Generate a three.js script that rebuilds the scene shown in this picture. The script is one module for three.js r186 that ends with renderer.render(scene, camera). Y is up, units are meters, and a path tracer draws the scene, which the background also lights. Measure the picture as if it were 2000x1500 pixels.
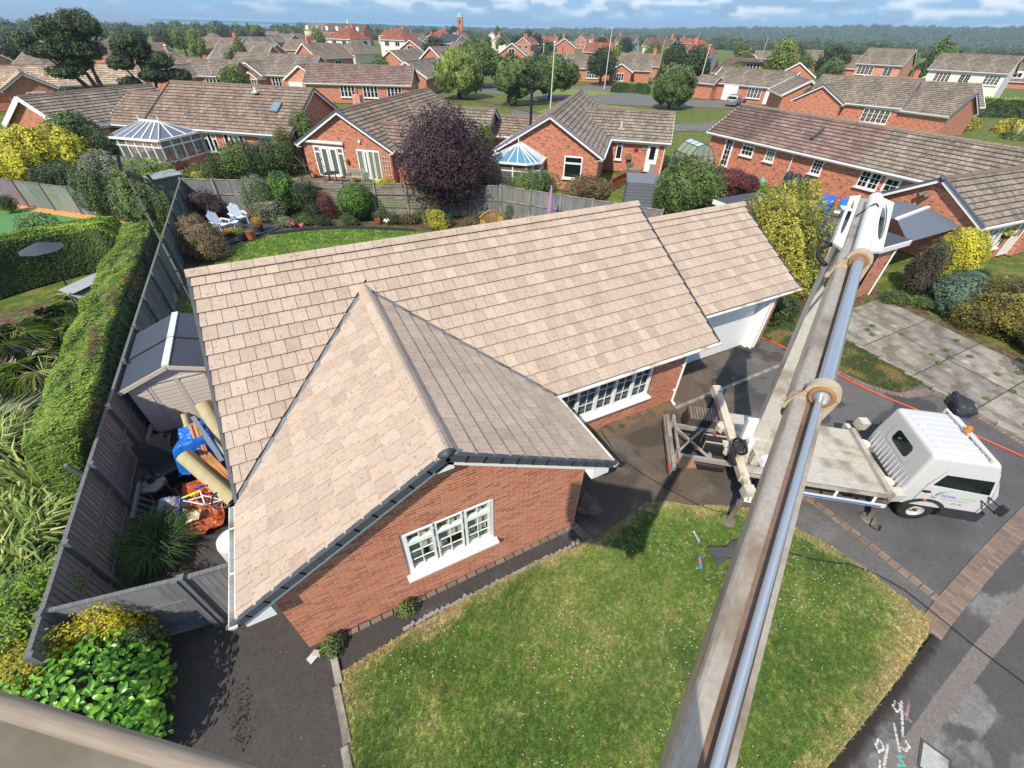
import*as THREE from 'three';
import { mergeGeometries } from 'three/addons/utils/BufferGeometryUtils.js';
// ---------- camera, sky, sun, exposure ----------
const scene=new THREE.Scene();
const camera=new THREE.PerspectiveCamera(84.36,4/3,0.1,9000);
camera.position.set(2.394,9.1485,10.877);
camera.quaternion.setFromRotationMatrix(new THREE.Matrix4().makeBasis(
new THREE.Vector3(0.89280739,0.02089069,0.44995393),
new THREE.Vector3(0.27461383,0.76656686,-0.58048471),
new THREE.Vector3(-0.35704649,0.64182461,0.67865968)));
const SUN=new THREE.Vector3(-1.51,2.3,1.13).normalize();
const sun=new THREE.DirectionalLight(0xfff1dc,4.6);
sun.position.copy(SUN).multiplyScalar(120); sun.target.position.set(8,0,-5);
sun.castShadow=true; sun.shadow.mapSize.set(4096,4096); sun.shadow.radius=1;
Object.assign(sun.shadow.camera,{ left: -90,right: 90,top: 90,bottom: -90,near: 1,far: 300 });
scene.add(sun,sun.target);
const renderer=new THREE.WebGLRenderer({ antialias: true });
renderer.toneMapping=THREE.LinearToneMapping;
renderer.toneMappingExposure=1.2;
renderer.shadowMap.enabled=true;
scene.fog=new THREE.FogExp2(0x9fb9d2,0.00026);
// ---------- random numbers and noise ----------
function rng(seed) { let a=seed >>> 0; return ()=>{ a=(a + 0x6D2B79F5) | 0; let t=Math.imul(a ^ (a >>> 15),1 | a); t=(t + Math.imul(t ^ (t >>> 7),61 | t)) ^ t; return ((t ^ (t >>> 14)) >>> 0)/4294967296; }; }
const hash=(x,y,s)=>{ let h=Math.imul(x,374761393) + Math.imul(y,668265263) + Math.imul(s,1274126177); h=Math.imul(h ^ (h >>> 13),1274126177); return ((h ^ (h >>> 16)) >>> 0)/4294967296; };
function vn(x,y,s=0,per=0) {
const x0=Math.floor(x),y0=Math.floor(y); let fx=x - x0,fy=y - y0; fx=fx*fx*(3 - 2*fx); fy=fy*fy*(3 - 2*fy);
const w=per ? (v)=>((v % per) + per) % per : (v)=>v;
const a=hash(w(x0),w(y0),s),b=hash(w(x0 + 1),w(y0),s),c=hash(w(x0),w(y0 + 1),s),d=hash(w(x0 + 1),w(y0 + 1),s);
return a + (b - a)*fx + (c - a)*fy + (a - b - c + d)*fx*fy;
}
function fbm(x,y,o=4,s=0,per=0) { let v=0,a=0.5,t=0; for (let i=0; i < o; i++) { v += a*vn(x,y,s + i*17,per); t += a; a *= 0.5; x *= 2; y *= 2; per *= 2; } return v/t; }
const clamp=(x,a=0,b=1)=>Math.max(a,Math.min(b,x));
const sst=(a,b,x)=>{ const t=clamp((x - a)/(b - a)); return t*t*(3 - 2*t); };
const mix=(a,b,t)=>a + (b - a)*t;
const mix3=(a,b,t)=>[mix(a[0],b[0],t),mix(a[1],b[1],t),mix(a[2],b[2],t)];
const s2l=(c)=>{ c /= 255; return c <= 0.04045 ? c/12.92 : Math.pow((c + 0.055)/1.055,2.4); };
const lin=(r,g,b)=>[s2l(r),s2l(g),s2l(b)];
// sky: computed air and clouds
{
const W=2048,H=1024,d=new Float32Array(W*H*4);
for (let j=0; j < H; j++) {
const el=((j + 0.5)/H - 0.5)*180;
for (let i=0; i < W; i++) {
const az=((i + 0.5)/W)*360,a=az*Math.PI/180,e=Math.max(el,0);
const t=1 - Math.exp(-e/22);
if (el < -2) { const o=(j*W + i)*4; d[o]=0.16; d[o + 1]=0.19; d[o + 2]=0.17; d[o + 3]=1; continue; }
let c=mix3([0.23,0.47,0.75],[0.13,0.28,0.56],t);
// pale layer a little above the horizon
const haze=Math.exp(-Math.pow((e - 4.0)/3.2,2));
c=mix3(c,[0.40,0.60,0.80],haze*0.5);
// dome clouds, drawn on a flat layer so that they shrink towards the horizon
const k=1/Math.tan((e + 3.5)*Math.PI/180),px=Math.cos(a)*k,py=Math.sin(a)*k;
let n=fbm(px*1.1 + 9,py*1.1 + 4,6,3);
const hi=sst(0.46,0.62,n)*sst(6,16,e);
c=mix3(c,mix3([0.55,0.60,0.67],[0.95,0.95,0.95],sst(0.56,0.74,n)),hi*0.8);
// low cumulus bank along the horizon: grey-blue bases with pale heads
if (e < 16) {
const w=0.5 + 0.5*Math.sin(a - 4.2);
const u=az*0.5,v=e*1.5;
const m1=fbm(u + fbm(u*2,v*2,3,61,0)*0.8,v*1.5 + 30,6,21) ,m2=fbm(u*0.45 + 3,v*0.9,5,44);
const bank=sst(0.40,0.60,m2 + 0.10*(w - 0.4))*sst(0.35,1.3,e)*(1 - sst(9,16,e));
const grey=mix3([0.27,0.43,0.62],[0.46,0.62,0.80],sst(0.4,0.62,m1));
c=mix3(c,grey,bank*0.85);
const head=sst(0.47,0.64,m1)*sst(0.7,2.0,e + (m2 - 0.5)*2.4)*(1 - sst(8,15,e));
c=mix3(c,[0.84,0.92,0.98],head*0.8);
}
if (el < 0) c=mix3(c,[0.16,0.19,0.17],sst(0,-3,el));
const o=(j*W + i)*4; d[o]=c[0]; d[o + 1]=c[1]; d[o + 2]=c[2]; d[o + 3]=1;
}
}
const sky=new THREE.DataTexture(d,W,H,THREE.RGBAFormat,THREE.FloatType);
sky.mapping=THREE.EquirectangularReflectionMapping; sky.colorSpace=THREE.LinearSRGBColorSpace;
sky.magFilter=sky.minFilter=THREE.LinearFilter; sky.needsUpdate=true;
scene.background=sky; scene.environment=sky;
}
// ---------- textures (metres: uv 1 = 1 m, repeat sets the real size) ----------
function tex(W,H,sizeX,sizeY,fn,srgb=true) {
const d=new Uint8Array(W*H*4);
for (let j=0; j < H; j++) for (let i=0; i < W; i++) {
const c=fn((i + 0.5)/W,(j + 0.5)/H),o=(j*W + i)*4;
if (typeof c === 'number') d[o]=d[o + 1]=d[o + 2]=clamp(c,0,255); else { d[o]=clamp(c[0],0,255); d[o + 1]=clamp(c[1],0,255); d[o + 2]=clamp(c[2],0,255); }
d[o + 3]=255;
}
const t=new THREE.DataTexture(d,W,H,THREE.RGBAFormat); if (srgb) t.colorSpace=THREE.SRGBColorSpace;
t.wrapS=t.wrapT=THREE.RepeatWrapping; t.magFilter=THREE.LinearFilter; t.minFilter=THREE.LinearMipmapLinearFilter; t.generateMipmaps=true;
t.repeat.set(1/sizeX,1/sizeY); t.needsUpdate=true; return t;
}
const brickFn=(u,v,bump,pal)=>{   // 1.8 m square: 8 bricks by 24 courses
const y=v*24,row=Math.floor(y),fy=y - row,x=u*8 + (row % 2)*0.5,col=Math.floor(x) % 8,fx=x - Math.floor(x);
const mort=Math.min(fx*225,(1 - fx)*225,fy*75,(1 - fy)*75) < 4.5 + 1.5*vn(u*200,v*200,4);
const n=fbm(u*60,v*60,3,8,60);
if (bump) return mort ? 40 : 190 + 50*n;
if (mort) return [176 + 26*n,152 + 24*n,130 + 22*n];
const h=hash(col,row,pal.seed),g=(0.8 + 0.4*n)*(0.93 + 0.14*hash(col,row,77));
const c=h < 0.08 ? pal.dark : h < 0.55 ? pal.a : pal.b; return [c[0]*g,c[1]*g,c[2]*g];
};
const T={};
T.brick=tex(1024,1024,1.8,1.8,(u,v)=>brickFn(u,v,0,{ seed: 5,dark: [146,86,74],a: [186,114,92],b: [196,126,102] }));
T.brickPink=tex(768,768,1.8,1.8,(u,v)=>brickFn(u,v,0,{ seed: 9,dark: [166,104,88],a: [206,146,124],b: [216,160,138] }));
T.brickBump=tex(512,512,1.8,1.8,(u,v)=>brickFn(u,v,1),false);
const roofFn=(u,v,pal)=>{          // 3.6 m by 4.14 m: 12 tiles by 12 courses, lichen on top
const y=v*12,row=Math.floor(y),fy=y - row,x=u*12 + (row % 2)*0.5,col=Math.floor(x) % 12,fx=x - Math.floor(x);
const n=fbm(u*24,v*24,5,12,24),big=fbm(u*3,v*3,3,90,3),h=hash(col,row,pal.seed);
let g=(0.74 + 0.2*h + 0.34*n)*(0.85 + 0.3*big);
let c=mix3(pal.a,pal.b,hash(col,row,pal.seed + 1)); c=[c[0]*g,c[1]*g,c[2]*g];
if (pal.lichen) { const l=fbm(u*60,v*60,3,31,60); c=mix3(c,[186,180,164],sst(0.72 - pal.lichen,0.84 - pal.lichen,l)*0.75); c=mix3(c,[120,112,60],sst(0.6,0.8,fbm(u*9,v*9,4,71,9))*pal.moss); }
if (fx < 0.03 || fx > 0.97) c=[c[0]*0.62,c[1]*0.62,c[2]*0.62]; if (fy < 0.1 + 0.03*n) c=[c[0]*0.42,c[1]*0.4,c[2]*0.4];  // foot of each course painted dark: nose grime plus shade under the tile edge
return c;
};
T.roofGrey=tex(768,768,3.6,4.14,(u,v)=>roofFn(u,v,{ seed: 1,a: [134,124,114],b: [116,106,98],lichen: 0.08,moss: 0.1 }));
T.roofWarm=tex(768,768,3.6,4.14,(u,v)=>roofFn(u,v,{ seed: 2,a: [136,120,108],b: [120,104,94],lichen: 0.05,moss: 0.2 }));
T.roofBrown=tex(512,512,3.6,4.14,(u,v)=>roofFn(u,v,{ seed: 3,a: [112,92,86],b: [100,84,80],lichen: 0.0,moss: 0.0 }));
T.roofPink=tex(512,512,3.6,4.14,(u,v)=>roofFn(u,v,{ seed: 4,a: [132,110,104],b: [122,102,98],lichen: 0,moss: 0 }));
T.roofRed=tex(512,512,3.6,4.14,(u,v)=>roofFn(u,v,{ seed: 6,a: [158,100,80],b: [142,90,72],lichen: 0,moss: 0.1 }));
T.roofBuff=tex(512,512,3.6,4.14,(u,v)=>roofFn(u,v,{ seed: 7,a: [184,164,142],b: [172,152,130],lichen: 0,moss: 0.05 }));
T.tile=tex(768,768,1.4,1.4,(u,v)=>{ const n=fbm(u*14,v*14,5,5,14),f=fbm(u*128,v*128,2,15,128),st=fbm(u*40,v*6,3,25,0); const g=0.80 + 0.16*n + 0.14*f; const c=mix3([246,240,234],[226,216,208],sst(0.45,0.75,n)); const dk=sst(0.70,0.86,fbm(u*22,v*22,3,66,22))*0.20; return [c[0]*g*(1 - dk),c[1]*g*(1 - dk),c[2]*g*(1 - dk)]; });
T.tileBump=tex(512,512,0.5,0.5,(u,v)=>90 + 120*fbm(u*64,v*64,3,41,64),false);
T.grain=tex(512,512,0.6,0.6,(u,v)=>{ const g=208 + 47*(fbm(u*48,v*48,4,7,48)*1.4 - 0.4); return [g,g,g]; });
T.dirty=tex(512,512,2.6,2.6,(u,v)=>{ const n=fbm(u*6,v*6,6,17,6),f=fbm(u*90,v*90,2,27,90); const c=mix3([255,255,255],[176,160,138],sst(0.48,0.78,n)*0.6); const g=0.86 + 0.14*f; return [c[0]*g,c[1]*g,c[2]*g]; });
T.wood=tex(512,1024,0.45,1.8,(u,v)=>{ const s=fbm(u*26,v*3,4,19,0),k=fbm(u*120,v*5,2,29,0); const g=0.6 + 0.42*s + 0.2*k; return [142*g,146*g,149*g]; });
T.ply=tex(512,512,1.2,1.2,(u,v)=>{ const s=fbm(u*4,v*40,4,39,0); const g=0.7 + 0.5*s; return [190*g,140*g,92*g]; });
T.concrete=tex(768,768,2.2,2.2,(u,v)=>{ const n=fbm(u*7,v*7,6,51,7),f=vn(u*300,v*300,52,300),w=vn(u*150,v*150,53,150); const g=0.62 + 0.5*n + 0.16*(f - 0.5); let c=mix3([170*g,165*g,158*g],[134*g,129*g,119*g],sst(0.5,0.7,fbm(u*5,v*5,4,55,5))); if (w > 0.93) c=[200,196,190]; if (f > 0.965) c=[70,66,60]; return c; });
T.felt=tex(512,512,1,1,(u,v)=>{ const g=0.8 + 0.35*fbm(u*60,v*60,3,57,60); return [70*g,76*g,88*g]; });
T.turf=tex(512,512,3,3,(u,v)=>{ const n=fbm(u*10,v*10,5,63,10),f=fbm(u*140,v*140,2,64,140); const g=0.6 + 0.8*f; return mix3([92*g,116*g,46*g],[134*g,140*g,66*g],sst(0.4,0.7,n)); });
T.earth=tex(512,512,2,2,(u,v)=>{ const n=fbm(u*20,v*20,5,73,20); const g=0.5 + 0.9*n; return mix3([96*g,78*g,60*g],[84*g,92*g,50*g],sst(0.5,0.62,fbm(u*6,v*6,4,75,6))); });
T.bark=tex(512,512,1,1,(u,v)=>{ const n=fbm(u*50,v*50,4,83,50); const g=0.45 + 0.95*n; return [214*g,164*g,98*g]; });
T.road=tex(768,768,4,4,(u,v)=>{ const n=fbm(u*6,v*6,5,93,6),f=vn(u*260,v*260,94,260); const g=0.8 + 0.25*n + 0.22*(f - 0.5); return [112*g,111*g,112*g]; });
T.roadBump=tex(512,512,0.7,0.7,(u,v)=>60 + 190*vn(u*110,v*110,95,110),false);
T.cheq=tex(256,256,0.12,0.12,(u,v)=>{ const a=(u*2) % 1,b=(v*2) % 1,k=(Math.floor(u*2) + Math.floor(v*2)) % 2; const x=a - 0.5,y=b - 0.5; const d=k ? Math.abs(x + y)*2.2 + Math.abs(x - y)*0.55 : Math.abs(x - y)*2.2 + Math.abs(x + y)*0.55; return d < 0.42 ? 235 : 90; },false);
// ---------- materials ----------
const cache={};
function M(key,o) { if (!cache[key]) { const m=o.physical ? new THREE.MeshPhysicalMaterial() : new THREE.MeshStandardMaterial(); const { physical,col,...r }=o; m.setValues({ roughness: 0.85,metalness: 0,side: THREE.DoubleSide,...r }); if (col) m.color.setRGB(...lin(...col)); m.name=key; cache[key]=m; } return cache[key]; }
const plain=(key,r,g,b,rough=0.7,extra={})=>M(key,{ col: [r,g,b],roughness: rough,...extra });
const mt={
brick: M('brick',{ map: T.brick,bumpMap: T.brickBump,bumpScale: 0.006,roughness: 0.9 }),
brickPink: M('brick_pink',{ map: T.brickPink,bumpMap: T.brickBump,bumpScale: 0.006,roughness: 0.9 }),
vbrick: M('vbrick',{ vertexColors: true,map: T.grain,roughness: 0.92 }),
mortar: plain('mortar',210,194,176,0.95,{ map: T.grain }),
tile: M('tile',{ vertexColors: true,map: T.tile,bumpMap: T.tileBump,bumpScale: 0.0025,roughness: 0.93 }),
verge: plain('verge',84,90,100,0.55,{ map: T.grain }),
lead: plain('lead',128,132,140,0.6,{ map: T.dirty }),
white: plain('white',236,238,240,0.35),whiteDirty: plain('whiteDirty',238,238,234,0.45,{ map: T.dirty }),
pane: M('pane',{ col: [26,32,38],roughness: 0.06,metalness: 0.0 }),
glass: M('glass',{ physical: true,color: 0xeef6f4,roughness: 0.03,transmission: 1,thickness: 0,ior: 1.45 }),
wood: M('wood',{ map: T.wood,vertexColors: true,roughness: 0.95 }),
timber: M('timber',{ map: T.wood,col: [206,208,210],roughness: 0.95 }),
concrete: M('concrete',{ map: T.concrete,roughness: 0.95,bumpMap: T.tileBump,bumpScale: 0.003 }),
felt: M('felt',{ map: T.felt,roughness: 0.95 }),turf: M('turf',{ map: T.turf,roughness: 1 }),earth: M('earth',{ map: T.earth,roughness: 1 }),bark: M('bark',{ map: T.bark,roughness: 1 }),
road: M('road',{ map: T.road,roughness: 0.95,bumpMap: T.roadBump,bumpScale: 0.004 }),
leaf: M('leaf',{ physical: true,vertexColors: true,roughness: 0.8,transmission: 0.35,thickness: 0 }),leafI: M('leafI',{ physical: true,roughness: 0.8,transmission: 0.3,thickness: 0 }),
trunk: plain('trunk',106,88,70,0.95,{ map: T.grain }),twig: plain('twig',78,62,48,0.95),
black: plain('black',30,31,33,0.6),rubber: plain('rubber',40,40,42,0.9,{ map: T.grain }),steel: plain('steel',150,152,154,0.4,{ metalness: 0.7 }),
lift: plain('lift',204,200,190,0.55,{ map: T.dirty }),rust: plain('rust',160,124,92,0.9,{ map: T.dirty }),
};
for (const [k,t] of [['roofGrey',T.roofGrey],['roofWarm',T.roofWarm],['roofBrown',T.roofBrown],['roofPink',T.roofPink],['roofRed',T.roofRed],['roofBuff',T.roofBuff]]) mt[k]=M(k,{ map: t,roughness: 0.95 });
// ---------- mesh building ----------
const V=(x,y,z)=>new THREE.Vector3(x,y,z);
const xf=(x=0,y=0,z=0,ry=0,rx=0,rz=0)=>new THREE.Matrix4().compose(V(x,y,z),new THREE.Quaternion().setFromEuler(new THREE.Euler(rx,ry,rz,'YXZ')),V(1,1,1));
class MB {
constructor() { this.p=[]; this.n=[]; this.u=[]; this.c=[]; this.m=null; this.col=[1,1,1]; }
v(p,n,u,v) { const q=this.m ? p.clone().applyMatrix4(this.m) : p,r=this.m ? n.clone().transformDirection(this.m) : n; this.p.push(q.x,q.y,q.z); this.n.push(r.x,r.y,r.z); this.u.push(u,v); this.c.push(...this.col); }
quad(a,b,c,d,u0=0,v0=0) {
const e=b.clone().sub(a),f=d.clone().sub(a),n=e.clone().cross(f).normalize(),l=e.length(),h=f.length();
this.v(a,n,u0,v0); this.v(b,n,u0 + l,v0); this.v(c,n,u0 + l,v0 + h); this.v(a,n,u0,v0); this.v(c,n,u0 + l,v0 + h); this.v(d,n,u0,v0 + h); return this;
}
poly(pts,uv) { // convex, planar; uv(p) optional
const n=pts[1].clone().sub(pts[0]).cross(pts[2].clone().sub(pts[0])).normalize(),e=pts[1].clone().sub(pts[0]).normalize(),f=n.clone().cross(e);
const g=uv || ((p)=>[p.clone().sub(pts[0]).dot(e),p.clone().sub(pts[0]).dot(f)]);
for (let i=1; i < pts.length - 1; i++) for (const k of [0,i,i + 1]) this.v(pts[k],n,...g(pts[k])); return this;
}
box(x,y,z,sx,sy,sz,ry=0,rx=0,rz=0) { // centre and sizes
const m=xf(x,y,z,ry,rx,rz),a=sx/2,b=sy/2,c=sz/2,P=(i,j,k)=>V(i*a,j*b,k*c).applyMatrix4(m),o=(x*7.3 + z*3.1 + y) % 1;
this.quad(P(-1,-1,1),P(1,-1,1),P(1,1,1),P(-1,1,1),o,o); this.quad(P(1,-1,-1),P(-1,-1,-1),P(-1,1,-1),P(1,1,-1),o,o);
this.quad(P(1,-1,1),P(1,-1,-1),P(1,1,-1),P(1,1,1),o,o); this.quad(P(-1,-1,-1),P(-1,-1,1),P(-1,1,1),P(-1,1,-1),o,o);
this.quad(P(-1,1,1),P(1,1,1),P(1,1,-1),P(-1,1,-1),o,o); this.quad(P(-1,-1,-1),P(1,-1,-1),P(1,-1,1),P(-1,-1,1),o,o); return this;
}
bar(a,b,w,h=w,up=V(0,1,0)) { // rectangular bar between two points
const d=b.clone().sub(a),L=d.length(); d.normalize(); let s=d.clone().cross(up); if (s.length() < 0.01) s=d.clone().cross(V(1,0,0)); s.normalize(); const t=s.clone().cross(d);
const P=(e,i,j)=>(e ? b : a).clone().addScaledVector(s,i*w/2).addScaledVector(t,j*h/2);
for (const [i,j,k,l] of [[-1,-1,1,-1],[1,-1,1,1],[1,1,-1,1],[-1,1,-1,-1]]) this.quad(P(0,i,j),P(1,i,j),P(1,k,l),P(0,k,l));
this.quad(P(0,-1,1),P(0,1,1),P(0,1,-1),P(0,-1,-1)); this.quad(P(1,-1,-1),P(1,1,-1),P(1,1,1),P(1,-1,1)); return this;
}
add(g,m) { g=g.index ? g.toNonIndexed() : g; const p=g.attributes.position,n=g.attributes.normal,u=g.attributes.uv; for (let i=0; i < p.count; i++) { const q=V(p.getX(i),p.getY(i),p.getZ(i)),r=V(n.getX(i),n.getY(i),n.getZ(i)); if (m) { q.applyMatrix4(m); r.transformDirection(m); } this.v(q,r,u ? u.getX(i) : 0,u ? u.getY(i) : 0); } return this; }
cyl(a,b,r0,r1=r0,seg=10,caps=true) { const d=b.clone().sub(a),L=d.length(),g=new THREE.CylinderGeometry(r1,r0,L,seg,1,!caps),q=new THREE.Quaternion().setFromUnitVectors(V(0,1,0),d.normalize()); return this.add(g,new THREE.Matrix4().compose(a.clone().add(b).multiplyScalar(0.5),q,V(1,1,1))); }
tube(pts,r,seg=24,rad=6) { return this.add(new THREE.TubeGeometry(new THREE.CatmullRomCurve3(pts.map((p)=>(p.isVector3 ? p : V(...p)))),seg,r,rad,false)); }
sph(x,y,z,rx,ry=rx,rz=rx,ws=12,hs=8) { return this.add(new THREE.SphereGeometry(1,ws,hs),new THREE.Matrix4().compose(V(x,y,z),new THREE.Quaternion(),V(rx,ry,rz))); }
geo() { const g=new THREE.BufferGeometry(); g.setAttribute('position',new THREE.Float32BufferAttribute(this.p,3)); g.setAttribute('normal',new THREE.Float32BufferAttribute(this.n,3)); g.setAttribute('uv',new THREE.Float32BufferAttribute(this.u,2)); g.setAttribute('color',new THREE.Float32BufferAttribute(this.c,3)); return g; }
build(name,mat,parent) { return part(name,this.geo(),mat,parent); }
}
const names={};
const numbered=(n)=>{ const k=names[n]=(names[n] ?? -1) + 1; return k ? n + '_' + String(k).padStart(3,'0') : n; };
function part(name,geo,mat,parent) { const o=new THREE.Mesh(geo,mat); o.name=parent && parent !== scene ? name : numbered(name); (parent || scene).add(o); return o; }
function tag(o,label,category,group) { o.userData.label=label; if (category) o.userData.category=category; if (group) o.userData.group=group; return o; }
function thing(name,label,category,[x,y,z]=[0,0,0],ry=0,group) { const o=new THREE.Group(); o.name=numbered(name); scene.add(o); o.position.set(x,y,z); o.rotation.y=ry; return tag(o,label,category,group); }
function struct(name,geo,mat) { const o=part(name,geo,mat); o.userData.kind='structure'; return o; }
const stuff=(o)=>{ o.userData.kind='stuff'; return o; };
function copyOf(root,label,pos,ry,s) { const r=root.clone(); r.name=numbered(root.name.replace(/_\d+$/,'')); r.userData={ ...root.userData }; if (label) r.userData.label=label; scene.add(r); if (pos) r.position.set(...pos); if (ry !== undefined) r.rotation.y=ry; if (s) r.scale.set(...(s.length ? s : [s,s,s])); return r; }
function sheetGeo(pts,y,rect) { // ground sheet from [x, z] points; uv in metres or across a rectangle [x0, z0, x1, z1]
const g=new THREE.ShapeGeometry(new THREE.Shape(pts.map(([x,z])=>new THREE.Vector2(x,-z)))); const p=g.attributes.position,u=g.attributes.uv,n=g.attributes.normal;
for (let i=0; i < p.count; i++) { const x=p.getX(i),z=-p.getY(i); p.setXYZ(i,x,y,z); n.setXYZ(i,0,1,0); if (rect) u.setXY(i,(x - rect[0])/(rect[2] - rect[0]),(z - rect[1])/(rect[3] - rect[1])); else u.setXY(i,x,z); }
return g;
}
const uniq=(W,H,fn,srgb=true)=>{ const t=tex(W,H,1,1,fn,srgb); t.wrapS=t.wrapT=THREE.ClampToEdgeWrapping; return t; };
const inPoly=(pts,x,z)=>{ let c=false; for (let i=0,j=pts.length - 1; i < pts.length; j=i++) { const [a,b]=pts[i],[d,e]=pts[j]; if ((b > z) !== (e > z) && x < (d - a)*(z - b)/(e - b) + a) c=!c; } return c; };
const edgeDist=(pts,x,z)=>{ let m=1e9; for (let i=0,j=pts.length - 1; i < pts.length; j=i++) { const [a,b]=pts[j],[d,e]=pts[i],t=clamp(((x - a)*(d - a) + (z - b)*(e - b))/((d - a) ** 2 + (e - b) ** 2)); m=Math.min(m,Math.hypot(a + (d - a)*t - x,b + (e - b)*t - z)); } return m; };
function clipPoly(pts,A,B,C) { const o=[]; for (let i=0; i < pts.length; i++) { const p=pts[i],q=pts[(i + 1) % pts.length],dp=A*p[0] + B*p[1] - C,dq=A*q[0] + B*q[1] - C; if (dp <= 0) o.push(p); if ((dp < 0 && dq > 0) || (dp > 0 && dq < 0)) { const t=dp/(dp - dq); o.push([p[0] + (q[0] - p[0])*t,p[1] + (q[1] - p[1])*t]); } } return o; }
const area2=(p)=>{ let s=0; for (let i=0; i < p.length; i++) { const a=p[i],b=p[(i + 1) % p.length]; s += a[0]*b[1] - a[1]*b[0]; } return Math.abs(s)/2; };
// ---------- foliage ----------
// crown geometry: leaf quads spread through the shells of some lobes [x, y, z, rx, ry, rz]
function leafGeo(lobes,n,size,pal,seed,o={}) {
n=Math.round(n*(o.fine ?? 3.3)); size *= 0.53;
const r=rng(seed),mb={ p: [],n: [],c: [],u: [] },long=o.long ?? 1.9,droop=o.droop ?? 0,inner=o.inner ?? 0.3,rough=o.rough ?? 0.42;
const w=lobes.map((l)=>Math.pow(l[3]*l[4] + l[4]*l[5] + l[3]*l[5],1)),tot=w.reduce((a,b)=>a + b,0);
for (let k=0; k < n; k++) {
let t=r()*tot,i=0; while (i < lobes.length - 1 && (t -= w[i]) > 0) i++;
const l=lobes[i]; let y=o.top ? r()*1.6 - 0.6 : r()*2 - 1,a=r()*6.2832,s=Math.sqrt(Math.max(0,1 - y*y));
const d=V(Math.cos(a)*s,y,Math.sin(a)*s);
const bump=1 + rough*(fbm(d.x*2.3 + i*7 + 5,d.y*2.3 + d.z*2.9 + 9,3,seed) - 0.5)*2;
const rad=(r() < inner ? 0.45 + 0.5*r() : 0.88 + 0.16*r())*bump;
const c=V(l[0] + d.x*l[3]*rad,l[1] + d.y*l[4]*rad,l[2] + d.z*l[5]*rad); if (c.y < (o.floor ?? 0.02)) continue;
const nn=d.clone().add(V(r() - 0.5,r() - 0.35,r() - 0.5).multiplyScalar(o.jit ?? 1.5)).normalize();
let e=V(r() - 0.5,r() - 0.5,r() - 0.5).cross(nn).normalize(); if (droop) { e=e.add(V(0,-droop,0)).normalize(); }
const f=nn.clone().cross(e).normalize(),sz=size*(0.65 + 0.7*r());
const tone=fbm(c.x*1.7/(o.patch ?? 1) + 3,c.z*1.7/(o.patch ?? 1) + c.y*1.3,2,seed + 4);
const pc=pal[Math.min(pal.length - 1,Math.floor(clamp(tone*1.5 - 0.25 + (r() - 0.5)*0.7)*pal.length))],g=0.8 + 0.4*r();
const L=sz*long/2,W=sz/2,P=(x,y2)=>c.clone().addScaledVector(e,x).addScaledVector(f,y2);
const q=[P(-L,0),P(-L*0.1,-W),P(L,0),P(-L*0.1,W)];
for (const j of [0,1,2,0,2,3]) { mb.p.push(q[j].x,q[j].y,q[j].z); mb.n.push(nn.x,nn.y,nn.z); mb.c.push(s2l(pc[0])*g,s2l(pc[1])*g,s2l(pc[2])*g); mb.u.push(0,0); }
}
const G=new THREE.BufferGeometry(); G.setAttribute('position',new THREE.Float32BufferAttribute(mb.p,3)); G.setAttribute('normal',new THREE.Float32BufferAttribute(mb.n,3)); G.setAttribute('uv',new THREE.Float32BufferAttribute(mb.u,2)); G.setAttribute('color',new THREE.Float32BufferAttribute(mb.c,3));
return G;
}
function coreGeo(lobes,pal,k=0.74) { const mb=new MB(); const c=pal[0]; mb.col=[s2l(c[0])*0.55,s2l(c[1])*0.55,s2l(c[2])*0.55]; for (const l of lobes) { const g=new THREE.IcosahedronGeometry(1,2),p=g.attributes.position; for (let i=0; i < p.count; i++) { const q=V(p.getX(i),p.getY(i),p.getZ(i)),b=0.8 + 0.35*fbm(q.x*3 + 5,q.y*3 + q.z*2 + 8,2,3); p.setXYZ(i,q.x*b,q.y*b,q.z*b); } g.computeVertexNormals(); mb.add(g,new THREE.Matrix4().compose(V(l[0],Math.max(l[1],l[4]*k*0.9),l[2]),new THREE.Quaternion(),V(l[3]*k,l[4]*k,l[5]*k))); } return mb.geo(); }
const both=(a,b)=>{ const g=mergeGeometries([a,b]); return g; };
function limbs(base,tips,r0,name,parent,mat=mt.trunk,seed=1) { const r=rng(seed),mb=new MB(); for (const t of tips) { const b=V(...base),e=V(...t),m1=b.clone().lerp(e,0.35).add(V((r() - 0.5)*0.3,0,(r() - 0.5)*0.3)),m2=b.clone().lerp(e,0.7).add(V((r() - 0.5)*0.4,0.1,(r() - 0.5)*0.4)); mb.cyl(b,m1,r0,r0*0.75,7,false); mb.cyl(m1,m2,r0*0.75,r0*0.45,6,false); mb.cyl(m2,e,r0*0.45,r0*0.15,5,false); } return mb.build(name,mat,parent); }
function bush(name,label,cat,pos,lobes,n,size,pal,seed,o={}) {
const t=thing(name,label,cat,pos,0,o.group);
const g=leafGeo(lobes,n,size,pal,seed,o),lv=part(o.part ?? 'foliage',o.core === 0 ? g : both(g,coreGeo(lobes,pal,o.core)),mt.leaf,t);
const top=lobes[0]; limbs([top[0],0,top[2]],lobes.slice(0,6).map((l,i)=>[l[0] + l[3]*0.3,l[1],l[2]]),o.stem ?? 0.04,'stem',t,mt.twig,seed); return t;
}
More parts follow.
